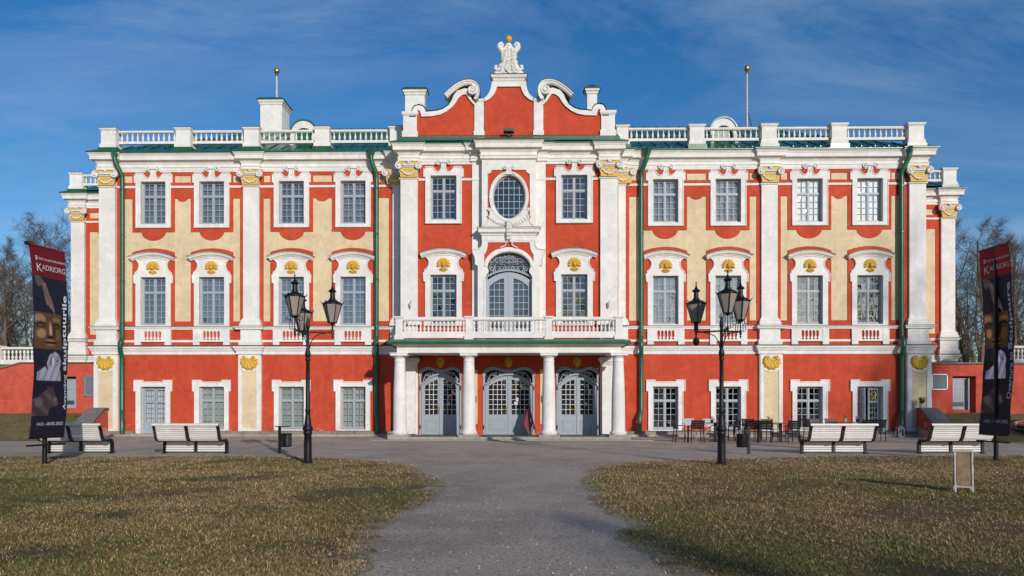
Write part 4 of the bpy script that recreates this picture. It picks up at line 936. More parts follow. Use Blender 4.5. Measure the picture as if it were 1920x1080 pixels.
for s in (-1, 1):
    def T(l): return [(s * x, z) for x, z in E(l)]
    # pier beside the middle panel
    x0, x1 = sorted((s * ev(1001.2, 0)[0], s * ev(1018.7, 0)[0])); zt = ev(0, 188)[1]
    p = MB().box(x0, x1, -1.22, -0.75, 13.3, zt).box(x0 - 0.03, x1 + 0.03, -1.26, -0.75, 13.3, 13.62); 
    p.mould([(x0, -0.75), (x0, -1.22), (x1, -1.22), (x1, -0.75)], [(0, zt - 0.08), (0.04, zt - 0.03), (0.04, zt + 0.06), (-0.2, zt + 0.08)]).obj('gable_pier', M['white'], gab)
    # outer pier
    x0, x1 = sorted((s * ev(1127, 0)[0], s * ev(1152.5, 0)[0])); zt = ev(0, 209)[1]
    p = MB().box(x0, x1, -1.24, -0.6, 13.3, zt - 0.1).box(x0 - 0.05, x1 + 0.05, -1.29, -0.6, 13.3, 13.62)
    p.mould([(x0, -0.6), (x0, -1.24), (x1, -1.24), (x1, -0.6), (x0, -0.6)], [(0, zt - 0.18), (0.03, zt - 0.15), (0.06, zt - 0.10), (0.06, zt), (-0.2, zt + 0.01)]).obj('gable_pier', M['white'], gab)
    # side panel outline on the left-hand elevation mirrored
    inn = [gp(*q) for q in [(612, 865), (612, 600), (590, 578), (570, 552), (548, 518), (520, 522), (490, 545), (470, 580), (445, 612), (400, 648), (350, 672), (290, 684), (205, 687), (200, 660), (192, 642), (183, 637), (174, 642), (168, 660), (162, 690), (160, 865)]]
    inn = [(2 * 954.2 - u, v) for u, v in inn]
    MB().plate([T(inn)], -1.16, -0.75).obj('gable_panel', M['red'], gab)
    out = [gp(*q) for q in [(622, 600), (612, 575), (596, 560), (582, 530), (575, 480), (540, 470), (480, 490), (450, 530), (440, 560), (415, 600), (375, 628), (330, 642), (240, 650), (232, 625), (215, 606), (185, 598), (155, 606), (140, 625), (134, 650), (110, 652), (110, 690)]]
    out = [(2 * 954.2 - u, v) for u, v in out]
    ring = T(out) + T(inn[1:19][::-1])
    MB().plate([ring], -1.24, -0.75).obj('gable_frame', M['white'], gab)
    top = T(out)[1:-2]
    MB().band(top if s < 0 else top, [(0.0, -1.26), (0.02, -0.74), (0.035, -0.74), (0.035, -1.27)] if s > 0 else [(0.0, -1.26), (-0.02, -0.74), (-0.035, -0.74), (-0.035, -1.27)]).obj('gable_flashing', M['green'], gab)
    # the scroll hood that leans over the panel
    hp = [gp(*q) for q in [(400, 545), (425, 520), (460, 490), (500, 463), (545, 446), (590, 445), (618, 460), (630, 490), (628, 530), (612, 560)]]
    hp = [(2 * 954.2 - u, v) for u, v in hp]
    sgn = -1 if s > 0 else 1
    pr = [(-0.05, -0.75), (-0.05, -1.30), (0.0, -1.36), (0.06, -1.38), (0.09, -1.42), (0.14, -1.43), (0.14, -0.75)]
    hpth = T(hp)
    # smooth the path
    fine = []
    for i in range(len(hpth) - 1):
        p0 = hpth[max(i - 1, 0)]; p1 = hpth[i]; p2 = hpth[i + 1]; p3 = hpth[min(i + 2, len(hpth) - 1)]
        for k in range(4):
            t = k / 4; fine.append(tuple(0.5 * (2 * p1[j] + (p2[j] - p0[j]) * t + (2 * p0[j] - 5 * p1[j] + 4 * p2[j] - p3[j]) * t * t + (3 * p1[j] - p0[j] - 3 * p2[j] + p3[j]) * t ** 3) for j in (0, 1)))
    fine.append(hpth[-1])
    MB().band(fine, [(sgn * o, y) for o, y in pr]).obj('gable_scroll', M['white'], gab)
    MB().band(fine, [(sgn * 0.142, -0.73), (sgn * 0.142, -1.45), (sgn * 0.165, -1.45), (sgn * 0.165, -0.73)]).obj('gable_flashing', M['green'], gab)
    cx, cz = T([(2 * 954.2 - gp(595, 0)[0], gp(0, 495)[1])])[0]
    v = MB().tube([(x, -1.36 - 0.05 * i / 22, z) for i, (x, z) in enumerate(spiral(cx, cz, 0.22, 0.03, PI / 2, 1.75 * (1 if s < 0 else -1) * -1, 22))], [0.055] * 12 + [0.045] * 6 + [0.035] * 5, 7)
    v.ball((cx, -1.34, cz), 0.12, 8, 6, (1, 0.5, 1)); v.plate([arc(cx, cz, 0.21, 0.21, 0, 360, 20)[:-1]], -1.30, -0.75)
    v.obj('gable_volute', M['white'], gab, smooth=True)
MB().box(-4.72, 4.72, -1.3, -0.6, 13.3, 13.36).obj('gable_foot', M['red'], gab)
x = -4.85
while x < 4.8:
    MB().add([(x + .01, -1.37, 13.14), (min(x + .62, 4.85), -1.37, 13.14), (min(x + .62, 4.85), -1.27, 13.42), (x + .01, -1.27, 13.42)], [(0, 1, 2, 3)]).box(x, x + 0.02, -1.385, -1.27, 13.13, 13.17).obj('foot_flashing', M['green'], gab); x += 0.63
MB().box(-0.24, 0.24, -1.65, -1.4, 13.42, 13.55).box(-0.2, 0.2, -1.7, -1.64, 13.44, 13.56).box(-0.05, 0.05, -1.5, -1.3, 13.3, 13.45).obj('floodlight', M['flash'], gab)
# crowning ornament
fin = empty('roof_crest', (0, -1.0, ev(0, 141)[1]), parent=pal)
R_ = 1 / 41.9
f = MB()
prof = [(26, 0), (26, 6), (22, 9), (18.5, 17), (14, 24), (12.5, 36), (11, 44), (9, 51), (5, 57), (3, 60)]
bd_ = [(x * R_, z * R_) for x, z in prof]
f.plate([bd_ + [(-x, z) for x, z in reversed(bd_)]], -0.22, 0.18)
random.seed(3)
for s in (-1, 1):
    f.tube([(s * a * R_, -0.18, b_ * R_) for a, b_ in [(5, 38), (11, 43), (14.5, 48), (17.5, 53), (17, 58), (13.5, 59.5), (11.0, 57), (12.5, 53)]], [0.10, 0.12, 0.13, 0.12, 0.10, 0.09, 0.07, 0.05], 8)
    f.tube([(s * a * R_, -0.2, b_ * R_) for a, b_ in [(9, 26), (15, 14), (21, 9), (25, 12), (24.5, 17), (21, 17)]], [0.08, 0.09, 0.09, 0.08, 0.07, 0.05], 7)
    f.tube([(s * a * R_, -0.22, b_ * R_) for a, b_ in [(8, 8), (15, 3), (23, 2), (26, 5)]], [0.09, 0.09, 0.09, 0.06], 7)
    for k in range(13):
        t = k / 12; x = s * (20 - 13 * t ** 0.6) * R_; z = (5 + 38 * t) * R_
        f.tube([(x * 0.4, -0.22, z), (x * 0.75, -0.29, z + 0.09), (x * 1.08, -0.22, z + 0.05), (x * 1.13, -0.16, z - 0.03)], [0.055, 0.065, 0.045, 0.02], 6)
        f.ball((x * 1.0, -0.2, z + 0.02), 0.05, 6, 4)
    for k in range(6): f.tube([(s * 0.03, -0.24, (6 + 6.5 * k) * R_), (s * (0.14), -0.31, (10 + 6.5 * k) * R_), (s * 0.24, -0.24, (8 + 6.5 * k) * R_)], [0.04, 0.05, 0.02], 6)
for k in range(9): f.ball((0, -0.28, (5 + 5.5 * k) * R_), 0.06, 7, 5, (1, 0.7, 1.3))
for k in range(46):
    z = random.uniform(2, 50); hw_ = 24 - 13 * min(1, z / 26) ** 0.8; x = random.uniform(-hw_, hw_); q = random.uniform(0.045, 0.10); a = random.uniform(0, 6.28); s_ = 1 if x > 0 else -1
    f.tube([(px_, -0.25 - 0.07 * j / 9, pz_) for j, (px_, pz_) in enumerate(spiral(x * R_, z * R_, q, q * 0.2, a, 1.1 * s_, 9))], [0.032] * 6 + [0.022] * 4, 5)
for k in range(12):
    z = (6 + 4.2 * k) * R_; hw_ = (25 - 13 * min(1, (6 + 4.2 * k) / 26) ** 0.8) * R_
    for s in (-1, 1): f.ball((s * (hw_ + random.uniform(-.02, .05)), -0.1, z), random.uniform(0.05, 0.085), 6, 4, (1, 1, 0.8))
f.ball((0, -0.1, 56 * R_), 0.15, 9, 6, (1.1, 1, 0.6))
f.obj('carved_acanthus', M['stucco'], fin, smooth=True)
MB().ball((0, -0.05, 66.5 * R_ + 0.03), 0.145, 20, 14).lathe([(0.08, -0.12), (0.04, 0)], 8, (0, -0.05, 66.5 * R_)).obj('golden_ball', M['ochre'], fin, smooth=True, loc=(0, 0, 0.06))

# ---- chimneys, dormers, poles
def chimney(x0, x1, y0, y1, z0, z1):
    o = MB().box(x0, x1, y0, y1, z0, z1 - 0.3).obj('chimney', M['white'], pal)
    ring = [(x0, y0), (x1, y0), (x1, y1), (x0, y1)]
    MB().mould(ring, [(0, z1 - 0.42), (0.04, z1 - 0.38), (0.05, z1 - 0.30), (0.10, z1 - 0.26), (0.11, z1 - 0.16), (0.0, z1 - 0.16)], closed=True).obj('chimney_moulding', M['white'], o)
    MB().mould(ring, [(0.10, z1 - 0.162), (0.16, z1 - 0.16), (0.16, z1 - 0.12), (0.0, z1), (-0.4, z1 + 0.02)], closed=True).obj('chimney_cap', M['green'], o)
chimney(-13.25, -12.10, 5.0, 6.3, 13.6, 17.85)
chimney(-5.02, -4.08, 1.6, 2.1, 13.2, 16.85)
chimney(3.78, 4.26, 1.6, 2.0, 13.2, 16.85)
def dormer(X):
    o = MB().plate([arc(X, 14.55, 0.62, 0.66, 0, 180, 16) + [(X - 0.62, 13.6), (X + 0.62, 13.6)], arc(X, 14.40, 0.46, 0.46, 0, 180, 12) + [(X - 0.46, 13.8), (X + 0.46, 13.8)]], 1.3, 1.7).obj('dormer', M['white'], pal)
    MB().band(arc(X, 14.55, 0.62, 0.66, 180, 0, 16), [(0.0, 1.25), (0.07, 1.25), (0.07, 3.4), (0.0, 3.4)]).obj('dormer_roof', M['roofg'], o)
    MB().plate([arc(X, 14.40, 0.46, 0.46, 0, 180, 12) + [(X - 0.46, 13.8), (X + 0.46, 13.8)]], 1.5, 1.55).obj('dormer_window', M['green'], o)
    for s in (-1, 1): MB().tube([(X + s * 0.5, 1.25, 13.7), (X + s * 0.62, 1.25, 13.9), (X + s * 0.52, 1.25, 14.2), (X + s * 0.60, 1.25, 14.4)], [0.12, 0.10, 0.07, 0.05], 7).obj('dormer_volute', M['stucco'], o, smooth=True)
dormer(-9.87); dormer(10.25)
for o_ in pal.children:
    if o_.name.startswith('dormer'): o_.location.z -= 0.08
for X, zt, zb in ((-13.02, 19.95, 17.7), (13.22, 19.9, 15.5)):
    o = MB().lathe([(0.062, zb), (0.06, zt - 2), (0.05, zt)], 8, (X, 7.0, 0)).obj('roof_pole', M['whitep'], pal, smooth=True)
    MB().ball((X, 7.0, zt + 0.22), 0.165, 14, 9).lathe([(0.10, zt - 0.05), (0.04, zt + 0.05)], 8, (X, 7, 0)).obj('pole_ball', M['gilt'], o, smooth=True)
    if X > 0: MB().tube([(X + 0.05, 7, 17.7), (X + 0.45, 7.1, 16.4)], 0.02, 5).obj('brace', M['iron'], o)

# ---- downpipes
def downpipe(X, d):
    o = MB().lathe([(0.12, -0.28), (0.17, -0.12), (0.19, 0.0), (0.22, 0.02), (0.22, 0.06), (0.17, 0.06)], 4, (X + d * 0.22, -0.44, 13.02)).obj('downpipe', M['green'], pal)
    t = [(X + d * 0.22, -0.44, 12.85), (X + d * 0.20, -0.44, 12.62), (X, -0.20, 12.05), (X, -0.18, 11.8), (X, -0.18, 4.65), (X, -0.20, 4.52), (X - d * 0.05, -0.46, 4.28), (X - d * 0.05, -0.46, 3.98), (X, -0.22, 3.72), (X, -0.20, 3.55), (X, -0.20, 1.25), (X - d * 0.02, -0.24, 1.12), (X - d * 0.12, -0.42, 0.82), (X - d * 0.12, -0.42, 0.12)]
    MB().tube(t, 0.105, 10).obj('pipe', M['green'], o, smooth=True)
    for z in (11.4, 9.3, 7.2, 5.2, 3.4, 2.2): MB().lathe([(0.108, -0.03), (0.12, -0.02), (0.12, 0.02), (0.108, 0.03)], 10, (X, -0.185, z)).box(X - 0.02, X + 0.02, -0.18, 0.0, z - 0.02, z + 0.02).obj('pipe_clamp', M['green'], o)
for X, d in ((-17.87, -1), (-6.08, -1), (6.05, 1), (17.85, 1)): downpipe(X, d)
# ------------------------------------------------------------------ ground
def ground_mat(name, cols, scales, bump=0.5, rough=0.95, speck=None):
    """cols: base + list of layered colours; each layer masked by its own noise"""
    m = bpy.data.materials.new(name); m.use_nodes = True; nt = m.node_tree; b = nt.nodes['Principled BSDF']; b.inputs['Roughness'].default_value = rough; b.inputs['Specular IOR Level'].default_value = 0.2
    N = nt.nodes.new; L = nt.links.new; g = N('ShaderNodeNewGeometry'); last = None; base = cols[0]
    for i, (c, sc) in enumerate(zip(cols[1:], scales)):
        n = N('ShaderNodeTexNoise'); n.inputs['Scale'].default_value = sc[0]; n.inputs['Detail'].default_value = sc[3] if len(sc) > 3 else 8; n.inputs['Roughness'].default_value = 0.68; n.inputs['Distortion'].default_value = 0.3
        mp = N('ShaderNodeMapping'); mp.inputs['Location'].default_value = (i * 7.3, i * 3.1, 0); mp.inputs['Scale'].default_value = (1, 0.8, 1); L(g.outputs['Position'], mp.inputs[0]); L(mp.outputs[0], n.inputs['Vector'])
        r = N('ShaderNodeMapRange'); r.inputs[1].default_value = sc[1]; r.inputs[2].default_value = sc[2]; L(n.outputs[0], r.inputs[0])
        x = N('ShaderNodeMixRGB'); L(r.outputs[0], x.inputs[0])
        if last is None: x.inputs[1].default_value = tuple(base) + (1,)
        else: L(last, x.inputs[1])
        x.inputs[2].default_value = tuple(c) + (1,); last = x.outputs[0]
    L(last, b.inputs['Base Color'])
    n = N('ShaderNodeTexNoise'); n.inputs['Scale'].default_value = 60; n.inputs['Detail'].default_value = 6; n.inputs['Roughness'].default_value = 0.8; L(g.outputs['Position'], n.inputs['Vector'])
    bp = N('ShaderNodeBump'); bp.inputs['Strength'].default_value = bump; bp.inputs['Distance'].default_value = 0.03; L(n.outputs[0], bp.inputs['Height']); L(bp.outputs[0], b.inputs['Normal'])
    return m
M['gravel'] = ground_mat('fine_grey_gravel', [(0.50, 0.410, 0.325), (0.36, 0.295, 0.232), (0.61, 0.50, 0.40), (0.14, 0.11, 0.085), (0.88, 0.77, 0.66)],
                         [(0.35, 0.42, 0.62), (1.6, 0.5, 0.75), (24, 0.50, 0.68, 8), (34, 0.57, 0.68, 6)], 0.8)
M['soil'] = ground_mat('winter_lawn_soil', [(0.19, 0.125, 0.058), (0.10, 0.105, 0.030), (0.27, 0.12, 0.045), (0.36, 0.25, 0.125), (0.03, 0.022, 0.012)],
                       [(0.5, 0.45, 0.65), (0.7, 0.60, 0.75), (9, 0.5, 0.7), (26, 0.5, 0.7)], 1.0)
M['bankg'] = ground_mat('grass_bank', [(0.24, 0.19, 0.085), (0.13, 0.135, 0.04), (0.36, 0.28, 0.15), (0.05, 0.04, 0.02)],
                        [(0.6, 0.42, 0.65), (4, 0.5, 0.7), (11, 0.5, 0.66)], 1.0)

def sheet(name, pts, z, m, kind='structure'):
    me = bpy.data.meshes.new(name); tri = tessellate_polygon([[Vector((x, y, 0)) for x, y in pts]])
    fs = []
    for t in tri:
        a, b, c = [pts[i] for i in t]; fs.append(t if (b[0] - a[0]) * (c[1] - a[1]) - (c[0] - a[0]) * (b[1] - a[1]) > 0 else (t[0], t[2], t[1]))
    me.from_pydata([(x, y, z) for x, y in pts], [], fs); me.materials.append(m); me.update()
    return tag(link(name, me), kind=kind)
sheet('ground', [(-900, -900), (900, -900), (900, 1500), (-900, 1500)], -0.03, M['bankg'])
sheet('forecourt', [(-80, -60), (80, -60), (80, 0.4), (-80, 0.4)], 0.0, M['gravel'])
def wob(pts, amp=0.16, step=0.25, seed=1):
    rr = random.Random(seed); out = []
    for i in range(len(pts) - 1):
        a, b = pts[i], pts[i + 1]; d = math.hypot(b[0] - a[0], b[1] - a[1]); n = max(1, int(d / step)) if d < 30 else max(1, int(d / 1.0))
        for k in range(n):
            t = k / n; s = d and amp; x = a[0] + (b[0] - a[0]) * t; y = a[1] + (b[1] - a[1]) * t
            out.append((x + rr.gauss(0, s * 0.35) + s * 0.6 * math.sin(y * 2.1 + x), y + rr.gauss(0, s * 0.35) + s * 0.5 * math.sin(x * 1.3 + y)))
    out.append(pts[-1]); return out
LEFT = wob([(-60, -13.4), (-14.2, -13.2), (-10.0, -12.85), (-5.97, -12.95), (-4.6, -13.5), (-3.3, -14.6), (-2.4, -16.1), (-1.75, -17.7), (-1.30, -20.2), (-1.2, -21.9), (-1.42, -23.0), (-1.60, -24.9), (-1.45, -26.3), (-1.25, -27.2), (-1.3, -34), (-1.6, -58)], seed=2) + [(-60, -58)]
RIGHT = wob([(60, -12.2), (15.1, -12.15), (8.27, -12.85), (6.0, -13.6), (4.0, -14.3), (2.5, -15.4), (1.8, -17.2), (1.5, -19.6), (1.38, -21.8), (1.46, -23.9), (1.38, -25.0), (1.44, -26.4), (1.36, -27.2), (1.4, -34), (1.6, -58)], seed=5) + [(60, -58)]

def pip(px, py, poly):
    inside = np.zeros(len(px), bool); n = len(poly)
    for i in range(n):
        x1, y1 = poly[i]; x2, y2 = poly[(i + 1) % n]
        if y1 == y2: continue
        c = ((y1 > py) != (y2 > py)) & (px < (x2 - x1) * (py - y1) / (y2 - y1) + x1); inside ^= c
    return inside
def fnoise(x, y, s, seed):
    r = np.random.default_rng(seed); v = np.zeros_like(x)
    for k in range(7):
        a = r.uniform(0, 2 * np.pi); f = s * r.uniform(0.6, 1.9); v += np.sin((x * np.cos(a) + y * np.sin(a)) * f + r.uniform(0, 6.28) + 0.8 * np.sin(y * f * 0.6 + k))
    return v / 7

def edge_dist(px, py, poly):
    d = np.full(len(px), 1e9); P = [p for p in poly if p[1] > -32 and abs(p[0]) < 25]
    for a, b in zip(P[:-1], P[1:]):
        ax, ay = a; bx, by = b[0] - ax, b[1] - ay; l2 = bx * bx + by * by
        if l2 < 1e-9 or l2 > 4: 
            if l2 < 1e-9 or l2 > 200: continue
        t = np.clip(((px - ax) * bx + (py - ay) * by) / l2, 0, 1); d = np.minimum(d, (px - ax - t * bx) ** 2 + (py - ay - t * by) ** 2)
    return np.where(pip(px, py, poly), 1, -1) * np.sqrt(d)
def relief(x, y): return 0.016 * fnoise(x, y, 1.1, 31) + 0.010 * fnoise(x, y, 4.3, 32) + 0.005 * fnoise(x, y, 11, 33)
def edge_mix(m, gcol, g2):
    """near its border the lawn soil gives way to gravel in patches"""
    nt = m.node_tree; N = nt.nodes.new; L = nt.links.new; b = nt.nodes['Principled BSDF']; src = b.inputs['Base Color'].links[0].from_socket
    at = N('ShaderNodeAttribute'); at.attribute_name = 'edge'; g = N('ShaderNodeNewGeometry')
    n = N('ShaderNodeTexNoise'); n.inputs['Scale'].default_value = 3.2; n.inputs['Detail'].default_value = 9; n.inputs['Roughness'].default_value = 0.75; L(g.outputs['Position'], n.inputs['Vector'])
    a1 = N('ShaderNodeMath'); a1.operation = 'MULTIPLY_ADD'; a1.inputs[1].default_value = 2.6; a1.inputs[2].default_value = -1.42; L(n.outputs[0], a1.inputs[0])
    a2 = N('ShaderNodeMath'); a2.operation = 'ADD'; L(at.outputs['Fac'], a2.inputs[0]); L(a1.outputs[0], a2.inputs[1])
    r = N('ShaderNodeMapRange'); r.inputs[1].default_value = -0.12; r.inputs[2].default_value = 0.12; L(a2.outputs[0], r.inputs[0])
    n2 = N('ShaderNodeTexNoise'); n2.inputs['Scale'].default_value = 18; n2.inputs['Detail'].default_value = 8; n2.inputs['Roughness'].default_value = 0.75; L(g.outputs['Position'], n2.inputs['Vector'])
    r2 = N('ShaderNodeMapRange'); r2.inputs[1].default_value = 0.4; r2.inputs[2].default_value = 0.65; L(n2.outputs[0], r2.inputs[0])
    gx = N('ShaderNodeMixRGB'); L(r2.outputs[0], gx.inputs[0]); gx.inputs[1].default_value = gcol; gx.inputs[2].default_value = g2
    x = N('ShaderNodeMixRGB'); L(r.outputs[0], x.inputs[0]); L(gx.outputs[0], x.inputs[1]); L(src, x.inputs[2]); L(x.outputs[0], b.inputs['Base Color'])
edge_mix(M['soil'], (0.48, 0.395, 0.31, 1), (0.24, 0.195, 0.15, 1))
def lawn(sg, poly):
    st = 0.11; xs = np.arange(0.4, 18.0, st); ys = np.arange(-29.0, -12.0, st); X, Y = np.meshgrid(xs, ys); px, py = sg * X.ravel(), Y.ravel()
    d = edge_dist(px, py, poly); nx, ny = len(xs), len(ys)
    z = 0.012 + np.clip(d / 0.8, 0, 1) * relief(px, py); z = np.maximum(z, 0.007); z = np.where(d < 0, 0.007 + d * 0.07, z)
    a = (np.arange(ny - 1)[:, None] * nx + np.arange(nx - 1)[None, :]).ravel(); q = np.stack([a, a + 1, a + nx + 1, a + nx], 1)
    if sg < 0: q = q[:, ::-1]
    q = q[(d[q].min(1) > -0.30)]
    us, inv = np.unique(q, return_inverse=True); q = inv.reshape(q.shape); vs = np.stack([px, py, z], 1)[us]; ds = d[us]; n = len(vs)
    x0, x1 = xs[0], xs[-1]; y0, y1 = ys[0], ys[-1]
    ex = [(x1, -58, .012), (60, -58, .012), (60, -12.6, .012), (x1, -12.6, .012), (1.4, -58, .012), (x1, y0, .012), (1.4, y0, .012)]
    vs = np.concatenate([vs, np.array([(sg * a_, b_, c_) for a_, b_, c_ in ex])]); ds = np.concatenate([ds, np.full(len(ex), 3.0)])
    fs = [tuple(int(k) for k in r_) for r_ in q] + [(n, n + 1, n + 2, n + 3)[::sg], (n + 4, n, n + 5, n + 6)[::sg]]
    me = bpy.data.meshes.new('lawn'); me.from_pydata([tuple(v) for v in vs.tolist()], [], fs); at = me.attributes.new('edge', 'FLOAT', 'POINT'); at.data.foreach_set('value', ds.astype(np.float32)); me.materials.append(M['soil'])
    me.polygons.foreach_set('use_smooth', [True] * len(fs)); me.update(); tag(link('lawn', me), kind='structure')
lawn(-1, LEFT); lawn(1, RIGHT)

# grass banks that rise from the drive to the terrace walls
def bank(sg):
    vs = []; fs = []; nx, ny = 90, 14
    for i in range(nx + 1):
        X = 18.75 + 71.0 * (i / nx) ** 1.5
        for j in range(ny + 1):
            t = j / ny; Y = -5.2 + 6.8 * t - (0.0 if X > 21 else (21 - X) * 0.0)
            z = 1.06 * (t * t * (3 - 2 * t)) + 0.03 * math.sin(X * 1.7 + Y) * t
            if X < 21.5: z *= min(1, max(0, (X - 18.75) / 2.0) ** 0.6 if Y < -1.6 else 1)
            vs.append((sg * X, Y, z - 0.01))
    for i in range(nx):
        for j in range(ny):
            a = i * (ny + 1) + j; q = (a, a + ny + 1, a + ny + 2, a + 1); fs.append(q if sg > 0 else q[::-1])
    me = bpy.data.meshes.new('grass_bank'); me.from_pydata(vs, [], fs); me.materials.append(M['bankg']); me.update(); me.polygons.foreach_set('use_smooth', [True] * len(fs))
    tag(link('grass_bank', me), kind='structure')
bank(1); bank(-1)
tag(MB().box(-300, -18.9, 1.9, 400, 0.5, 3.45).box(18.9, 300, 1.9, 400, 0.5, 3.45).box(-18.9, 18.9, 14.5, 400, 0.5, 3.45).obj('park_terrace', M['bankg']), kind='structure')

# grass blades
gm = bpy.data.materials.new('grass_blades'); gm.use_nodes = True
_b = gm.node_tree.nodes['Principled BSDF']; _a = gm.node_tree.nodes.new('ShaderNodeAttribute'); _a.attribute_name = 'tint'
gm.node_tree.links.new(_a.outputs['Color'], _b.inputs['Base Color']); _b.inputs['Roughness'].default_value = 0.75; _b.inputs['Specular IOR Level'].default_value = 0.25
def blades(name, poly, n, seed, label):
    r = np.random.default_rng(seed)
    d = 6.0 + 17.5 * r.random(n * 2) ** 1.25; x = r.uniform(-0.78, 0.78, n * 2) * d; y = -33.2 + d
    k = pip(x + r.normal(0, 0.10, n * 2), y + r.normal(0, 0.14, n * 2), poly)
    # a few stray tufts outside the edge
    x, y, d = x[k][:n], y[k][:n], d[k][:n]; n = len(x)
    dist = d / 7.0
    g = fnoise(x, y, 0.9, 3) + 0.5 * fnoise(x, y, 3.1, 4) + 0.18 * r.standard_normal(n)
    bare = fnoise(x, y, 1.7, 9) + 0.5 * fnoise(x, y, 6, 10); keep = r.random(n) < np.clip(0.95 - 1.6 * np.clip(bare - 0.02, 0, 1), 0.06, 1)
    x, y, d, g, dist = x[keep], y[keep], d[keep], g[keep], dist[keep]; n = len(x)
    h = r.uniform(0.005, 0.019, n) * (0.8 + 0.2 * dist); w = r.uniform(0.0014, 0.0034, n) * (0.7 + 0.5 * dist); zr = np.clip(relief(x, y), -0.006, 1)
    az = r.uniform(0, 2 * np.pi, n); tilt = r.uniform(0.8, 1.53, n); L_ = h * 2.5
    dx, dy = np.cos(az), np.sin(az); zt = np.cos(tilt) * L_ + 0.004; ht = np.sin(tilt) * L_
    v = np.empty((n, 3, 3), np.float32)
    v[:, 0] = np.stack([x - dy * w, y + dx * w, 0.010 + zr], 1); v[:, 1] = np.stack([x + dy * w, y - dx * w, 0.010 + zr], 1)
    v[:, 2] = np.stack([x + dx * ht, y + dy * ht, 0.014 + zr + zt], 1)
    straw = np.array([0.52, 0.34, 0.155]); green = np.array([0.12, 0.15, 0.026]); brown = np.array([0.34, 0.175, 0.07]); pale = np.array([0.66, 0.54, 0.36])
    t = r.random(n); pg = np.clip(0.45 + 0.55 * g + (0.22 if seed == 21 else 0.30) * (y < -19) - 0.22, 0.03, 0.9)
    c = np.where((t < pg)[:, None], green, np.where((t < pg + (1 - pg) * 0.55)[:, None], straw, np.where((t < pg + (1 - pg) * 0.88)[:, None], brown, pale)))
    c = c * r.uniform(0.4, 1.6, (n, 1)); c = np.repeat(c[:, None, :], 3, 1)
    me = bpy.data.meshes.new(name); me.vertices.add(n * 3); me.vertices.foreach_set('co', v.ravel())
    me.loops.add(n * 3); me.loops.foreach_set('vertex_index', np.arange(n * 3, dtype=np.int32))
    me.polygons.add(n); me.polygons.foreach_set('loop_start', np.arange(0, n * 3, 3, dtype=np.int32)); me.polygons.foreach_set('loop_total', np.full(n, 3, np.int32))
    at = me.color_attributes.new('tint', 'FLOAT_COLOR', 'POINT'); at.data.foreach_set('color', np.concatenate([c.reshape(-1, 3), np.ones((n * 3, 1))], 1).astype(np.float32).ravel())
    me.materials.append(gm); me.update(); me.validate()
    return tag(link(name, me), label, 'grass', kind='stuff')
blades('winter_grass', LEFT, 430000, 21, 'short brown and green winter grass on the lawn left of the path')
blades('winter_grass', RIGHT, 430000, 22, 'short dry winter grass on the lawn right of the path')
# dry leaves and small pale pebbles lying about
lv = MB(); rr = random.Random(4)
for k in range(2000):
    d = 6.3 + 17 * rr.random() ** 1.2; x = rr.uniform(-0.75, 0.75) * d; y = -33.2 + d
    if abs(x) < 1.2 and rr.random() < 0.8: continue
    a = rr.uniform(0, 6.28); s = rr.uniform(0.012, 0.032); z = 0.03 + 0.015 * rr.random(); c, n = math.cos(a), math.sin(a)
    lv.add([(x - c * s, y - n * s, z), (x + n * s * .6, y - c * s * .6, z + rr.uniform(-.004, .01)), (x + c * s, y + n * s, z + rr.uniform(0, .012)), (x - n * s * .6, y + c * s * .6, z)], [(0, 1, 2, 3)])
M['dry'] = mat('dry_leaves', (0.22, 0.10, 0.055), 0.8, var=0.9, vscale=5, var2=(0.40, 0.27, 0.16))
tag(lv.obj('dry_leaves', M['dry']), 'dry brown leaves scattered over the lawns', 'leaves', kind='stuff')
pb = MB()
for k in range(1500):
    d = 6.3 + 15 * rr.random(); x = rr.uniform(-0.75, 0.75) * d; y = -33.2 + d
    if not (abs(x) < 1.6 or -13.3 < y < -11.5): 
        if rr.random() < 0.85: continue
    s = rr.uniform(0.004, 0.011); pb.add([(x - s, y - s, 0.0), (x + s, y - s * .6, 0.0), (x + s * .5, y + s, 0.0), (x, y, s * 1.1 + 0.003)], [(0, 1, 3), (1, 2, 3), (2, 0, 3)])
M['pebble'] = mat('pale_pebbles', (0.42, 0.39, 0.36), 0.8, var=0.6, vscale=20)
tag(pb.obj('pebbles', M['pebble']), 'small pale pebbles strewn on the gravel path', 'pebbles', kind='stuff')

# ------------------------------------------------------------------ terrace walls beside the palace
def twall(name, sg, outl, holes, label):
    o = MB().plate([[(sg * x, z) for x, z in outl]] + [[(sg * x, z) for x, z in h] for h in holes], 1.5, 1.9).obj(name, M['redwall'])
    return tag(o, label, 'wall')
wl = twall('terrace_wall', -1, [(19.2, 0.6), (60, 0.6), (60, 1.6), (30.5, 1.6), (23.7, 3.47), (19.2, 3.47)], [rect(21.05, 21.95, 1.30, 2.82)], 'red plastered retaining wall left of the palace with a sloping dark coping')
cp = [(18.95, 3.47), (23.75, 3.47), (30.6, 1.58), (60, 1.58)]
MB().band([(-x, z) for x, z in cp][::-1], [(0.0, 1.42), (0.0, 2.0), (0.06, 2.0), (0.06, 1.42), (0.0, 1.42)]).obj('coping', M['slate'], wl)
wr = twall('terrace_wall', 1, [(19.2, 0.6), (60, 0.6), (60, 3.4), (19.2, 3.4)], [rect(21.18, 22.28, 1.05, 2.82)], 'bright red retaining wall right of the palace with a deep door niche')
MB().box(18.95, 60, 1.40, 2.0, 3.40, 3.47).obj('coping', M['slate'], wr)
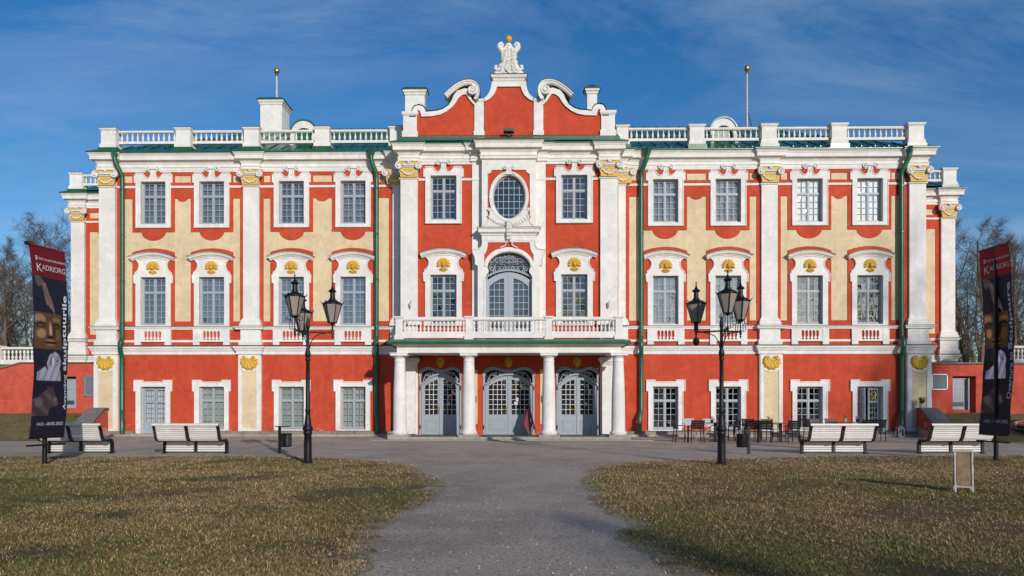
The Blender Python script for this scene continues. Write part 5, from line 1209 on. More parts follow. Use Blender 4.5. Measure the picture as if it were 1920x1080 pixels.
for w_, x0, x1, z0, z1, y in ((wl, -21.9, -21.1, 1.30, 2.70, 1.62), (wr, 21.2, 22.0, 1.22, 2.72, 1.78)):
    d = MB().box(x0, x0 + 0.05, y, y + 0.06, z0, z1).box(x1 - 0.05, x1, y, y + 0.06, z0, z1).box(x0 + .05, x1 - .05, y, y + 0.06, z1 - 0.06, z1).box(x0 + .05, x1 - .05, y, y + 0.06, z0, z0 + 0.10).box(x0 + .05, x1 - .05, y, y + 0.055, z1 - 0.48, z1 - 0.42).obj('service_door', M['doorp'], w_)
    for k in range(6): MB().box(x0 + 0.05 + (x1 - x0 - 0.1) * k / 6 + 0.004, x0 + 0.05 + (x1 - x0 - 0.1) * (k + 1) / 6 - 0.004, y + 0.02, y + 0.05, z0 + 0.1, z1 - 0.06).obj('board', M['sash'], d)
    MB().box(x0 + 0.12, x1 - 0.12, y + 0.0, y + 0.018, z0 + 0.16, z0 + 0.36).obj('vent_grille', M['flash'], d)
MB().box(21.18, 22.28, 1.86, 1.9, 1.05, 2.82).obj('niche_back', M['redwall'], wr); MB().box(-21.95, -21.05, 1.7, 1.9, 1.30, 2.82).obj('niche_back', M['slot'], wl)
MB().box(22.0, 22.05, 1.62, 1.86, 1.06, 2.72).obj('open_shutter', M['doorp'], wr)
MB().box(21.18, 22.0, 1.56, 1.86, 1.05, 1.21).obj('niche_step', M['redwall'], wr)
for w_, x0, x1, z0, z1 in ((wl, -20.62, -19.70, 1.86, 2.86), (wr, 20.15, 20.92, 2.16, 2.92)):
    d = MB().box(x0, x0 + 0.05, 1.44, 1.5, z0, z1).box(x1 - 0.05, x1, 1.44, 1.5, z0, z1).box(x0, x1, 1.44, 1.5, z0, z0 + 0.05).box(x0, x1, 1.44, 1.5, z1 - 0.05, z1).obj('louvre_frame', M['zinc'], w_)
    n = 9
    for k in range(n):
        z = z0 + 0.05 + (z1 - z0 - 0.1) * k / n; h = (z1 - z0 - 0.1) / n
        MB().add([(x0 + .05, 1.455, z), (x1 - .05, 1.455, z), (x1 - .05, 1.495, z + h * 1.02), (x0 + .05, 1.495, z + h * 1.02)], [(0, 1, 2, 3)]).box(x0 + .05, x1 - .05, 1.452, 1.46, z, z + 0.012).obj('louvre', M['ventm'], d)
# balustrades on the terraces
def terrace_bal(sg, xs, label):
    b = empty('terrace_balustrade', (sg * xs[0], 4.0, 3.5)); tag(b, label, 'balustrade')
    for i, x in enumerate(xs):
        px = sg * (x - xs[0])
        MB().box(px - 0.18, px + 0.18, -0.2, 0.2, -0.05, 0.95).box(px - 0.24, px + 0.24, -0.26, 0.26, 0.95, 1.02).obj('post', M['white'], b)
        if i < len(xs) - 1:
            a, c = sorted((px + sg * 0.18, sg * (xs[i + 1] - xs[0]) - sg * 0.18))
            MB().box(a, c, -0.14, 0.14, -0.05, 0.28).obj('plinth', M['white'], b); MB().box(a, c, -0.16, 0.16, 0.84, 0.95).obj('handrail', M['white'], b)
            n = int((c - a) / 0.2)
            for k in range(n):
                o = link('baluster', BAL_D, b, (a + (c - a) * (k + 0.5) / n, 0, 0.28)); o.scale = (1.15, 1.15, 0.56)
terrace_bal(-1, (24.2, 26.6, 29.3, 32.0), 'white stone balustrade on the terrace at the left edge beside the bare trees')
terrace_bal(1, (24.5, 26.9, 29.3, 31.7), 'white stone balustrade on the terrace at the right edge behind the banner')
# sloping cheek walls at the palace corners
def cheek(sg, label):
    x0, x1 = 18.42, 19.22
    o = empty('cheek_wall', (sg * 18.8, -0.3, 0)); tag(o, label, 'wall')
    sec = [(-0.02, -0.05), (-0.02, 1.25), (-0.35, 1.25), (-1.95, 0.18), (-1.95, -0.05)]
    X0, X1 = sorted((sg * x0 - sg * 18.8, sg * x1 - sg * 18.8)); n = len(sec)
    vs = [(X0 + 0.05, y, z) for y, z in sec] + [(X1 - 0.05, y, z) for y, z in sec]
    MB().add(vs, [tuple(range(n)), tuple(range(2 * n - 1, n - 1, -1))] + [(i, i + n, (i + 1) % n + n, (i + 1) % n) for i in range(n)]).obj('wall_body', M['redwall'], o)
    sp = [(0.0, 1.25), (-0.36, 1.25), (-2.0, 0.155)]
    for i, nn in ((0, 1), (1, 4)):
        for k in range(nn):
            a = [sp[i][j] + (sp[i + 1][j] - sp[i][j]) * k / nn for j in (0, 1)]; b_ = [sp[i][j] + (sp[i + 1][j] - sp[i][j]) * (k + 0.985) / nn for j in (0, 1)]
            vs = [(x, y, z + dz) for x in (X0, X1) for (y, z) in (a, b_) for dz in (0, 0.07)]
            MB().add(vs, [(0, 1, 3, 2), (4, 6, 7, 5), (0, 4, 5, 1), (2, 3, 7, 6), (1, 5, 7, 3), (0, 2, 6, 4)]).obj('coping_slab', M['slate'], o)
cheek(-1, 'sloping red cheek wall with slate coping at the left corner of the palace'); cheek(1, 'sloping red cheek wall with a potted plant on top at the right corner')

# ------------------------------------------------------------------ street lamps
def lantern_parts(root, x, y, z, a):
    """z = underside of the lantern"""
    o = MB(); n = 6; rb, rt = 0.105, 0.235; H = 0.46
    def P6(r, zz, k): t = 2 * PI * k / n + a; return (x + r * math.cos(t), y + r * math.sin(t), z + zz)
    for k in range(n):
        o.tube([P6(rb, 0, k), P6(rt, H, k)], 0.013, 4); o.tube([P6(rt, H, k), P6(rt, H, k + 1)], 0.014, 4); o.tube([P6(rb, 0, k), P6(rb, 0, k + 1)], 0.013, 4)
        o.tube([P6(rt, H, k), P6(rt + 0.045, H + 0.05, k), P6(rt + 0.05, H + 0.10, k)], [0.016, 0.012, 0.003], 4)
    o.lathe([(rt + 0.012, H), (rt + 0.012, H + 0.015), (0.18, H + 0.065), (0.10, H + 0.10), (0.085, H + 0.11), (0.085, H + 0.14), (0.062, H + 0.15), (0.058, H + 0.29), (0.075, H + 0.30), (0.105, H + 0.325), (0.09, H + 0.345), (0.05, H + 0.375), (0.03, H + 0.41), (0.018, H + 0.43), (0.03, H + 0.445), (0.012, H + 0.46), (0.010, H + 0.49), (0.022, H + 0.505), (0.004, H + 0.56)], 12, (x, y, z))
    o.lathe([(0.03, -0.06), (0.05, -0.03), (rb, -0.005), (rb, 0.015)], 6, (x, y, z))
    l = o.obj('lantern', M['iron'], root, smooth=True)
    for k in range(n): MB().add([P6(rb - 0.004, 0.01, k), P6(rb - 0.004, 0.01, k + 1), P6(rt - 0.006, H - 0.005, k + 1), P6(rt - 0.006, H - 0.005, k)], [(0, 1, 2, 3)]).obj('lamp_glass', M['frost'], l)
    return l
def street_lamp(X, Y, specs, label):
    r = empty('street_lamp', (X, Y, 0)); tag(r, label, 'street lamp', 'cast iron lamps in front of the palace')
    MB().lathe([(0.13, 0), (0.13, 0.06), (0.10, 0.09), (0.097, 0.50), (0.090, 0.72), (0.105, 0.74), (0.112, 0.78), (0.10, 0.82), (0.125, 0.85), (0.13, 0.90), (0.10, 0.94), (0.085, 1.02), (0.065, 1.18), (0.058, 1.30), (0.068, 1.32), (0.068, 1.36), (0.056, 1.38), (0.048, 2.55), (0.058, 2.57), (0.062, 2.62), (0.048, 2.65), (0.07, 2.70), (0.072, 2.76), (0.05, 2.82), (0.04, 2.9), (0.038, 3.36), (0.052, 3.40), (0.05, 3.48), (0.012, 3.66)], 16).obj('post', M['iron'], r, smooth=True)
    for ang, rad, zl, style in specs:
        a = math.radians(ang); c, s = math.cos(a), math.sin(a); f = lambda t, z: (c * t, s * t, z)
        arm = MB().tube([f(0.0, 3.28), f(rad, 3.28)], 0.026, 4).tube([f(0.04, 2.86), f(0.07, 3.02), f(0.16, 3.16), f(0.30, 3.24), f(0.42, 3.25)], 0.012, 5)
        arm.lathe([(0.004, -0.16), (0.025, -0.12), (0.012, -0.09), (0.03, -0.05), (0.03, 0.05)], 8, f(rad, 3.28))
        if style == 'rod': arm.tube([f(rad, 3.28), f(rad, zl - 0.05)], 0.022, 6)
        elif style == 'stub': arm.lathe([(0.055, 3.30), (0.055, zl - 0.04)], 10, (c * rad, s * rad, 0)).ball(f(rad, 3.05), 0.085, 8, 6, (1, 1, 1.3))
        else:
            for k in range(4):
                t = PI / 4 + k * PI / 2; ux, uy = math.cos(t), math.sin(t); cx, cy = c * rad, s * rad
                arm.tube([(cx + ux * 0.05, cy + uy * 0.05, 3.28), (cx + ux * 0.14, cy + uy * 0.14, 3.30), (cx + ux * 0.13, cy + uy * 0.13, 3.42), (cx + ux * 0.11, cy + uy * 0.11, zl)], 0.009, 4)
                arm.tube([(cx + ux * (0.16 + 0.05 * math.cos(q)), cy + uy * (0.16 + 0.05 * math.cos(q)), zl - 0.06 + 0.05 * math.sin(q)) for q in [PI + 0.7 * j for j in range(8)]], 0.008, 4)
            arm.tube([f(rad, 3.28), f(rad, zl)], 0.014, 5)
        arm.obj('lamp_arm', M['iron'], r)
        lantern_parts(r, c * rad, s * rad, zl, a)
street_lamp(-5.0, -15.36, [(6, 0.60, 3.52, 'rod'), (-106, 0.58, 3.62, 'cage'), (118, 0.58, 3.36, 'cage')], 'black three-armed lamp post left of the path, beside the litter bin with a lid plate')
street_lamp(5.2, -15.51, [(150, 0.62, 3.52, 'stub'), (-93, 0.60, 3.64, 'cage'), (27, 0.62, 3.58, 'cage')], 'black three-armed lamp post right of the path in front of the cafe tables')

# ------------------------------------------------------------------ benches
def bench(X, Y, rz, label):
    r = empty('bench', (X, Y, 0), rz); tag(r, label, 'bench', 'slatted metal benches with their backs to the lawn')
    prof = [(-0.66, 0.885), (-0.615, 0.80), (-0.575, 0.70), (-0.545, 0.60), (-0.51, 0.50), (-0.44, 0.425), (-0.33, 0.40), (-0.20, 0.40), (-0.08, 0.415), (0.0, 0.40), (0.045, 0.34), (0.05, 0.26), (0.045, 0.16), (0.04, 0.06)]
    # arc-length slats
    pts = prof; seg = []; tot = 0
    for i in range(len(pts) - 1):
        d = math.hypot(pts[i + 1][0] - pts[i][0], pts[i + 1][1] - pts[i][1]); seg.append((tot, d)); tot += d
    def at(s):
        for i, (s0, d) in enumerate(seg):
            if s <= s0 + d or i == len(seg) - 1:
                t = (s - s0) / d; a, b = pts[i], pts[i + 1]; return (a[0] + (b[0] - a[0]) * t, a[1] + (b[1] - a[1]) * t, math.atan2(b[1] - a[1], b[0] - a[0]))
    key = 'slat'
    if key not in mcache:
        mcache[key] = MB().tube([(-0.455, 0, 0), (0.455, 0, 0)], 0.031, 8).mesh('slat', M['alu'], True)
    n = 20
    for k in range(n):
        y, z, a = at(0.075 + (tot - 0.10) * k / (n - 1))
        if 0.28 < z < 0.34 and y > 0.02: continue
        for sx in (-0.485, 0.485):
            o = link('slat', mcache[key], r, (sx * 1.0, y, z)); o.scale = (0.93, 0.88, 0.45); o.rotation_euler = (a, 0, 0)
    MB().tube([(-0.975, -0.665, 0.885), (0.975, -0.665, 0.885)], 0.04, 10).obj('top_rail', M['alu'], r, smooth=True)
    for sx in (-0.94, 0.0, 0.94):
        f = MB()
        w = 0.035
        vs = []; fs = []; m = len(pts)
        for i in range(m):
            a, b = pts[max(i - 1, 0)], pts[min(i + 1, m - 1)]; d = math.hypot(b[0] - a[0], b[1] - a[1]); ny, nz = -(b[1] - a[1]) / d, (b[0] - a[0]) / d
            for px, off in ((-w, 0.035), (w, 0.035), (w, -0.035), (-w, -0.035)): vs.append((sx + px, pts[i][0] + ny * off, pts[i][1] + nz * off))
        for i in range(m - 1):
            for k in range(4): k2 = (k + 1) % 4; fs.append((i * 4 + k, i * 4 + k2, (i + 1) * 4 + k2, (i + 1) * 4 + k))
        fs += [(0, 1, 2, 3), tuple((m - 1) * 4 + k for k in (3, 2, 1, 0))]
        f.add(vs, fs)
        if sx: f.box(sx - 0.04, sx + 0.04, 0.0, 0.09, 0.0, 0.33).box(sx - 0.04, sx + 0.04, -0.10, 0.02, 0.0, 0.02)
        fo = f.obj('frame', M['black'], r)
        bo = MB()
        for k in range(2, n):
            y, z, a = at(0.075 + (tot - 0.10) * k / (n - 1))
            if z < 0.42 and y < 0: continue
            for q in (-0.018, 0.018): bo.ball((sx + q, y + math.sin(a) * 0.036, z - math.cos(a) * 0.036), 0.008, 5, 3)
        bo.obj('bolts', M['zinc'], fo)
    MB().box(-0.9, 0.9, -0.03, 0.03, 0.355, 0.385).obj('seat_beam', M['black'], r)
bench(-12.95, -11.65, 0.02, 'white slatted bench partly behind the left banner')
bench(-9.45, -11.65, 0.0, 'white slatted bench between the left banner and the lamp post')
bench(9.75, -11.45, 0.0, 'white slatted bench in front of the cafe tables')
bench(13.3, -11.35, 0.0, 'white slatted bench partly behind the right banner')

# ------------------------------------------------------------------ litter bins
def bin_(X, Y, side, label):
    r = empty('litter_bin', (X, Y, 0)); tag(r, label, 'litter bin', 'black litter bins on posts')
    MB().box(-0.035, 0.035, -0.035, 0.035, 0, 0.82).obj('post', M['black'], r)
    c = side * 0.20
    b = MB().lathe([(0.155, 0.20), (0.16, 0.21), (0.165, 0.60), (0.16, 0.60), (0.15, 0.22)], 18, (c, 0, 0), caps=False).lathe([(0.155, 0.205), (0.0, 0.205)], 18, (c, 0, 0), caps=False).obj('bin_body', M['black'], r, smooth=True)
    holes = MB()
    for j in range(9):
        for k in range(26):
            t = 2 * PI * (k + 0.5 * (j % 2)) / 26; z = 0.255 + 0.036 * j; x, y = c + 0.1665 * math.cos(t), 0.1665 * math.sin(t); tx, ty = -math.sin(t) * 0.008, math.cos(t) * 0.008
            holes.add([(x - tx, y - ty, z), (x, y, z - 0.01), (x + tx, y + ty, z), (x, y, z + 0.01)], [(0, 1, 2, 3)])
    tag(holes.obj('perforation', M['zinc'] if side > 0 else M['slot'], b), kind='stuff')
    if side > 0: MB().box(-0.10, 0.30, -0.13, 0.13, 0.80, 0.825).obj('lid_plate', M['black'], r)
bin_(-6.93, -11.53, 1, 'black perforated litter bin with a lid plate on a post, left of the porch'); bin_(7.18, -11.54, -1, 'black open litter bin on a post in front of the cafe chairs')

# ------------------------------------------------------------------ cafe furniture
def make_chair(m, label):
    r = empty('cafe_chair'); tag(r, label, 'chair', 'outdoor cafe chairs and armchairs')
    for x in (-0.24, 0.24):
        MB().tube([(x, 0.20, 0), (x, 0.22, 0.30), (x, 0.21, 0.64)], 0.019, 5).obj('leg', M[m], r)
        MB().tube([(x, -0.27, 0), (x, -0.21, 0.42), (x, -0.24, 0.66), (x, -0.30, 0.88)], 0.019, 5).obj('leg', M[m], r)
        MB().box(x - 0.022, x + 0.022, -0.24, 0.24, 0.635, 0.655).obj('arm', M[m], r)
    MB().box(-0.23, 0.23, -0.22, 0.23, 0.425, 0.45).obj('seat', M[m], r)
    b = MB()
    for k in range(4):
        z = 0.53 + 0.085 * k; y = -0.225 - (z - 0.5) * 0.2
        b.add([(-0.24, y, z), (0.24, y, z), (0.24, y - 0.013, z + 0.078), (-0.24, y - 0.013, z + 0.078), (-0.24, y - 0.015, z), (0.24, y - 0.015, z), (0.24, y - 0.028, z + 0.078), (-0.24, y - 0.028, z + 0.078)], [(0, 1, 2, 3), (5, 4, 7, 6), (3, 2, 6, 7), (1, 0, 4, 5)])
    b.obj('backrest', M[m], r)
    return r
CH = [(6.72, -4.95, -90, 'b', 'black cafe armchair seen from the side, leftmost of the cafe seats'),
      (7.25, -5.2, 0, 'b', 'black cafe chair with its back to the lawn, beside the leftmost armchair'),
      (7.75, -2.2, 180, 'g', 'pale grey cafe chair against the wall behind the leftmost black chairs'),
      (8.45, -2.9, 180, 'g', 'pale grey cafe chair behind the first table with a flower pot'),
      (8.95, -4.1, 95, 'b', 'black cafe chair partly hidden by the right lamp post'),
      (9.35, -3.9, 80, 'b', 'black cafe chair right of the right lamp post, turned to the first table'),
      (9.42, -5.2, -20, 'b', 'black cafe chair turned away behind the right litter bin'),
      (9.80, -5.45, -14, 'b', 'black cafe chair with slatted back just right of the right litter bin'),
      (10.15, -2.6, 170, 'b', 'black cafe chair close to the pier with the gold shell, facing the lawn'),
      (10.85, -3.1, 185, 'b', 'black cafe chair behind the middle table with the terracotta pot'),
      (10.75, -5.5, 12, 'b', 'black cafe chair with a solid dark back right of the middle table'),
      (11.2, -4.6, 60, 'b', 'black cafe chair tucked behind the solid-backed chair, left of the bench'),
      (12.55, -3.2, -85, 'b', 'black cafe chair seen edge-on at the left end of the bench'),
      (13.1, -2.5, 185, 'b', 'black cafe chair behind the bench, left of the mint green pot'),
      (13.75, -2.5, 180, 'b', 'dark cafe chair behind the bench below the right-hand window'),
      (14.35, -3.9, 8, 'b', 'dark cafe chair before the open glazed door, left one of a pair'),
      (14.9, -3.8, -6, 'b', 'dark cafe chair before the open glazed door, right one of a pair')]
proto = {}
for x, y, a, k, lab in CH:
    if k not in proto:
        proto[k] = o = make_chair('greyf' if k == 'g' else 'black', lab); o.location = (x, y, 0); o.rotation_euler = (0, 0, math.radians(a))
    else: copy_tree(proto[k], None, (x, y, 0), math.radians(a), lab)
def table(X, Y, w, label):
    r = empty('cafe_table', (X, Y, 0)); tag(r, label, 'table', 'outdoor cafe tables')
    MB().box(-w, w, -0.35, 0.35, 0.72, 0.745).obj('tabletop', M['black'], r)
    for x in ((0,) if w < 0.4 else (-w * 0.75, w * 0.75)): MB().box(x - 0.05, x + 0.05, -0.05, 0.05, 0.02, 0.72).box(x - 0.2, x + 0.2, -0.2, 0.2, 0.0, 0.02).obj('leg', M['black'], r)
table(8.25, -4.3, 0.38, 'small black table with a flower pot, left of the right lamp post'); table(10.35, -4.5, 0.55, 'black table in front of the pier with the gold shell'); table(14.1, -3.1, 0.75, 'long dark table behind the bench with two little pots')
def pot(X, Y, Z, m, flower, label, sc=1.0):
    r = empty('flower_pot', (X, Y, Z)); tag(r, label, 'flower pot')
    MB().lathe([(0.045 * sc, 0), (0.06 * sc, 0.10 * sc), (0.066 * sc, 0.10 * sc), (0.066 * sc, 0.125 * sc), (0.055 * sc, 0.12 * sc)], 12).obj('pot', M[m], r, smooth=True)
    f = MB(); rr = random.Random(int(X * 100))
    for k in range(26):
        a = rr.uniform(0, 6.28); t = rr.uniform(0.02, 0.09) * sc; z = 0.12 * sc + rr.uniform(0, 0.10) * sc; s = 0.03 * sc; c, n = math.cos(a), math.sin(a)
        f.add([(c * t, n * t, z), (c * t + n * s * .5, n * t - c * s * .5, z + s), (c * (t + s), n * (t + s), z + s * 1.4), (c * t - n * s * .5, n * t + c * s * .5, z + s)], [(0, 1, 2, 3)])
    f.obj('leaves', M['leaf'], r)
    if flower:
        f = MB()
        for k in range(7): f.ball((rr.uniform(-.05, .05) * sc, rr.uniform(-.05, .05) * sc, (0.21 + rr.uniform(-.03, .03)) * sc), 0.02 * sc, 6, 4)
        f.obj('blossom', M[flower], r)
pot(8.1, -4.35, 0.745, 'terra', None, 'small terracotta pot with green plant on the first cafe table'); pot(10.3, -4.5, 0.745, 'terra', 'petal', 'terracotta pot with orange flowers on the middle cafe table')
pot(13.95, -3.1, 0.745, 'mint', None, 'mint green pot with dark leaves on the table behind the bench', 1.1); pot(14.45, -3.1, 0.745, 'black', 'petal', 'small pot with orange blossoms right of the mint green pot', 1.0)
# potted plant on the cheek wall
r = empty('potted_plant', (18.55, -0.52, 1.32)); tag(r, 'leafy green plant in a small white bucket on the right cheek wall', 'potted plant')
MB().lathe([(0.075, 0), (0.095, 0.18), (0.10, 0.19), (0.085, 0.17)], 14).obj('bucket', M['print_w'], r, smooth=True)
f = MB(); rr = random.Random(9)
for k in range(80):
    a = rr.uniform(0, 6.28); up = rr.uniform(0.1, 0.32); out = rr.uniform(0.05, 0.26) * (1.3 if math.cos(a) > 0 else 0.9); c, n = math.cos(a), math.sin(a); w = 0.018
    f.add([(c * .03 - n * w, n * .03 + c * w, .16), (c * .03 + n * w, n * .03 - c * w, .16), (c * out * .6 + n * w, n * out * .6 - c * w, .16 + up), (c * out * .6 - n * w, n * out * .6 + c * w, .16 + up), (c * out, n * out, .16 + up * 0.65)], [(0, 1, 2, 3), (3, 2, 4)])
f.obj('foliage', M['leaf'], r)
# garden lantern by the downpipe
r = empty('garden_lantern', (17.55, -0.62, 0)); tag(r, 'grey metal garden lantern standing by the right downpipe', 'lantern')
w = 0.12; b = MB().box(-w, w, -w, w, 0, 0.04).box(-w, w, -w, w, 0.36, 0.39)
for sx in (-1, 1):
    for sy in (-1, 1): b.box(sx * w - 0.012, sx * w + 0.012, sy * w - 0.012, sy * w + 0.012, 0.04, 0.36)
for k in (-1, 1): b.box(-0.006, 0.006, k * w - 0.005, k * w + 0.005, 0.04, 0.36)
b.obj('frame', M['zinc'], r)
MB().add([(-.16, -.16, .39), (.16, -.16, .39), (.16, .16, .39), (-.16, .16, .39), (-.04, -.04, .50), (.04, -.04, .50), (.04, .04, .50), (-.04, .04, .50)], [(0, 1, 5, 4), (1, 2, 6, 5), (2, 3, 7, 6), (3, 0, 4, 7), (4, 5, 6, 7)]).lathe([(0.03, 0.5), (0.03, 0.53), (0.01, 0.56)], 8).obj('roof', M['zinc'], r)
MB().lathe([(0.035, 0.04), (0.035, 0.2), (0.0, 0.2)], 10).obj('candle', M['print_w'], r)
# sandwich board on the lawn
r = empty('sandwich_board', (7.72, -20.85, 0.0), math.radians(-24)); tag(r, 'worn white-framed wooden sandwich board standing on the right lawn', 'sandwich board')
for s, t in ((-1, -0.14), (1, 0.16)):
    for x in (-0.125, 0.125): MB().tube([(x + 0.008 * s, t, 0), (x, 0.0 + 0.012 * s, 0.70)], 0.017, 4).obj('leg', M['whitep'], r)
    MB().tube([(-0.12, t * 0.87, 0.10), (0.12, t * 0.87, 0.10)], 0.016, 4).obj('cross_bar', M['whitep'], r); MB().tube([(-0.13, 0.012 * s, 0.70), (0.13, 0.012 * s, 0.70)], 0.019, 4).obj('top_bar', M['whitep'], r)
    y0, y1 = t * 0.85, t * 0.05; MB().add([(-0.105, y0, 0.115), (0.105, y0, 0.115), (0.105, y1, 0.68), (-0.105, y1, 0.68), (-0.105, y0 - s * .012, 0.115), (0.105, y0 - s * .012, 0.115), (0.105, y1 - s * .012, 0.68), (-0.105, y1 - s * .012, 0.68)], [(0, 1, 2, 3), (5, 4, 7, 6)]).obj('board', M['wood'], r)
# folded red notice pyramid at the entrance
r = empty('notice_pyramid', (0.86, -1.85, 0.16)); tag(r, 'dark red pointed notice stand beside the middle entrance door', 'notice stand')
T = (0.02, 0.05, 1.32); A = (-0.42, 0.0, 0); Bq = (0.0, -0.22, 0.0); C_ = (0.36, 0.06, 0); 
def quad3(p, q, t0, t1, off=0.0): 
    l = lambda a, b, t: tuple(a[i] + (b[i] - a[i]) * t for i in range(3)); return [l(p, T, t0), l(q, T, t0), l(q, T, t1), l(p, T, t1)]
def mid(a, b): return tuple((a[i] + b[i]) / 2 for i in range(3))
MB().add([A, mid(A, Bq)[:2] + (0.45,), Bq, T], [(0, 1, 3), (1, 2, 3)]).add([Bq, mid(Bq, C_)[:2] + (0.45,), C_, T], [(0, 1, 3), (1, 2, 3)]).tube([A, T], 0.008, 4).tube([Bq, T], 0.008, 4).tube([C_, T], 0.008, 4).obj('panel', M['maroon'], r)
q1 = quad3((-0.34, -0.06, .1), (-0.16, -0.16, .1), 0.33, 0.55); MB().add([(x, y - 0.012, z) for x, y, z in q1], [(0, 1, 2, 3)]).obj('printed_sheet', M['board'], r)
q1 = quad3((0.10, -0.19, .1), (0.22, -0.10, .1), 0.36, 0.50); MB().add([(x, y - 0.012, z) for x, y, z in q1], [(0, 1, 2, 3)]).obj('printed_sheet', M['board'], r)
# flat grey hatch beside the porch
tag(MB().add([(-6.55, -1.0, 0.01), (-5.25, -1.0, 0.01), (-5.15, -0.5, 0.17), (-5.9, -0.5, 0.10), (-6.55, -1.0, 0.0), (-5.25, -1.0, 0.0)], [(0, 1, 2, 3)]).box(-5.9, -5.2, -0.52, -0.47, 0.0, 0.12).obj('access_ramp', M['zinc']), 'grey metal ramp plate on the ground left of the porch', 'ramp')

# ------------------------------------------------------------------ parked car at the right edge
car = empty('parked_car', (23.45, -3.1, 0)); tag(car, 'rose beige car parked on the drive at the right edge', 'car')
sec = [(-2.10, 0.30), (-2.14, 0.48), (-2.10, 0.66), (-1.95, 0.76), (-1.10, 0.90), (-0.55, 1.30), (-0.25, 1.40), (0.75, 1.42), (1.35, 1.22), (1.95, 1.02), (2.10, 0.90), (2.12, 0.45), (2.05, 0.28)]
def loft(mb, sec, hw, inset):
    vs = []; n = len(sec)
    for y, k in ((-hw, 1.0), (-hw + inset, 1.0)): pass
    rows = [(-hw + inset * 1.0, 0.97), (-hw, 0.90), (hw, 0.90), (hw - inset, 0.97)]
    out = []
    for yy, kk in rows:
        out.append([(x * (0.985 if kk < 0.95 else 1.0), yy - (0.0 if z < 0.95 else math.copysign(min(0.20, (z - 0.95) * 0.42), yy)), z if kk > 0.95 else 0.3 + (z - 0.3) * 0.965) for x, z in sec])
    for r0 in out: vs += r0
    fs = []
    for j in range(3):
        for i in range(n - 1): a = j * n + i; fs.append((a, a + n, a + n + 1, a + 1))
    fs.append(tuple(range(n))); fs.append(tuple(3 * n + i for i in reversed(range(n))))
    return mb.add(vs, fs)
loft(MB(), sec, 0.86, 0.10).obj('body', M['carp'], car, smooth=True)
for s in (-1, 1):
    MB().add([(-0.98, s * 0.80, 0.93), (1.30, s * 0.80, 0.96), (0.72, s * 0.70, 1.34), (-0.30, s * 0.70, 1.33)], [(0, 1, 2, 3)]).obj('side_window', M['slot'], car).location = (0, s * 0.045, 0)
    MB().box(-2.16, -1.98, min(s * 0.50, s * 0.78), max(s * 0.50, s * 0.78), 0.54, 0.68).obj('headlight', M['frost'], car)
    for x in (-1.32, 1.32):
        wv = MB().tube([(x, s * 0.66, 0.31), (x, s * 0.87, 0.31)], 0.31, 20).obj('wheel', M['tyre'], car)
        MB().tube([(x, s * 0.86, 0.31), (x, s * 0.885, 0.31)], 0.19, 14).obj('rim', M['zinc'], wv)
MB().box(-2.17, -2.05, -0.7, 0.7, 0.30, 0.42).box(-2.16, -2.08, -0.4, 0.4, 0.48, 0.58).obj('bumper', M['slot'], car)
MB().add([(-1.08, -0.7, 0.925), (-1.08, 0.7, 0.925), (-0.56, 0.62, 1.32), (-0.56, -0.62, 1.32)], [(0, 1, 2, 3)]).obj('windscreen', M['slot'], car)

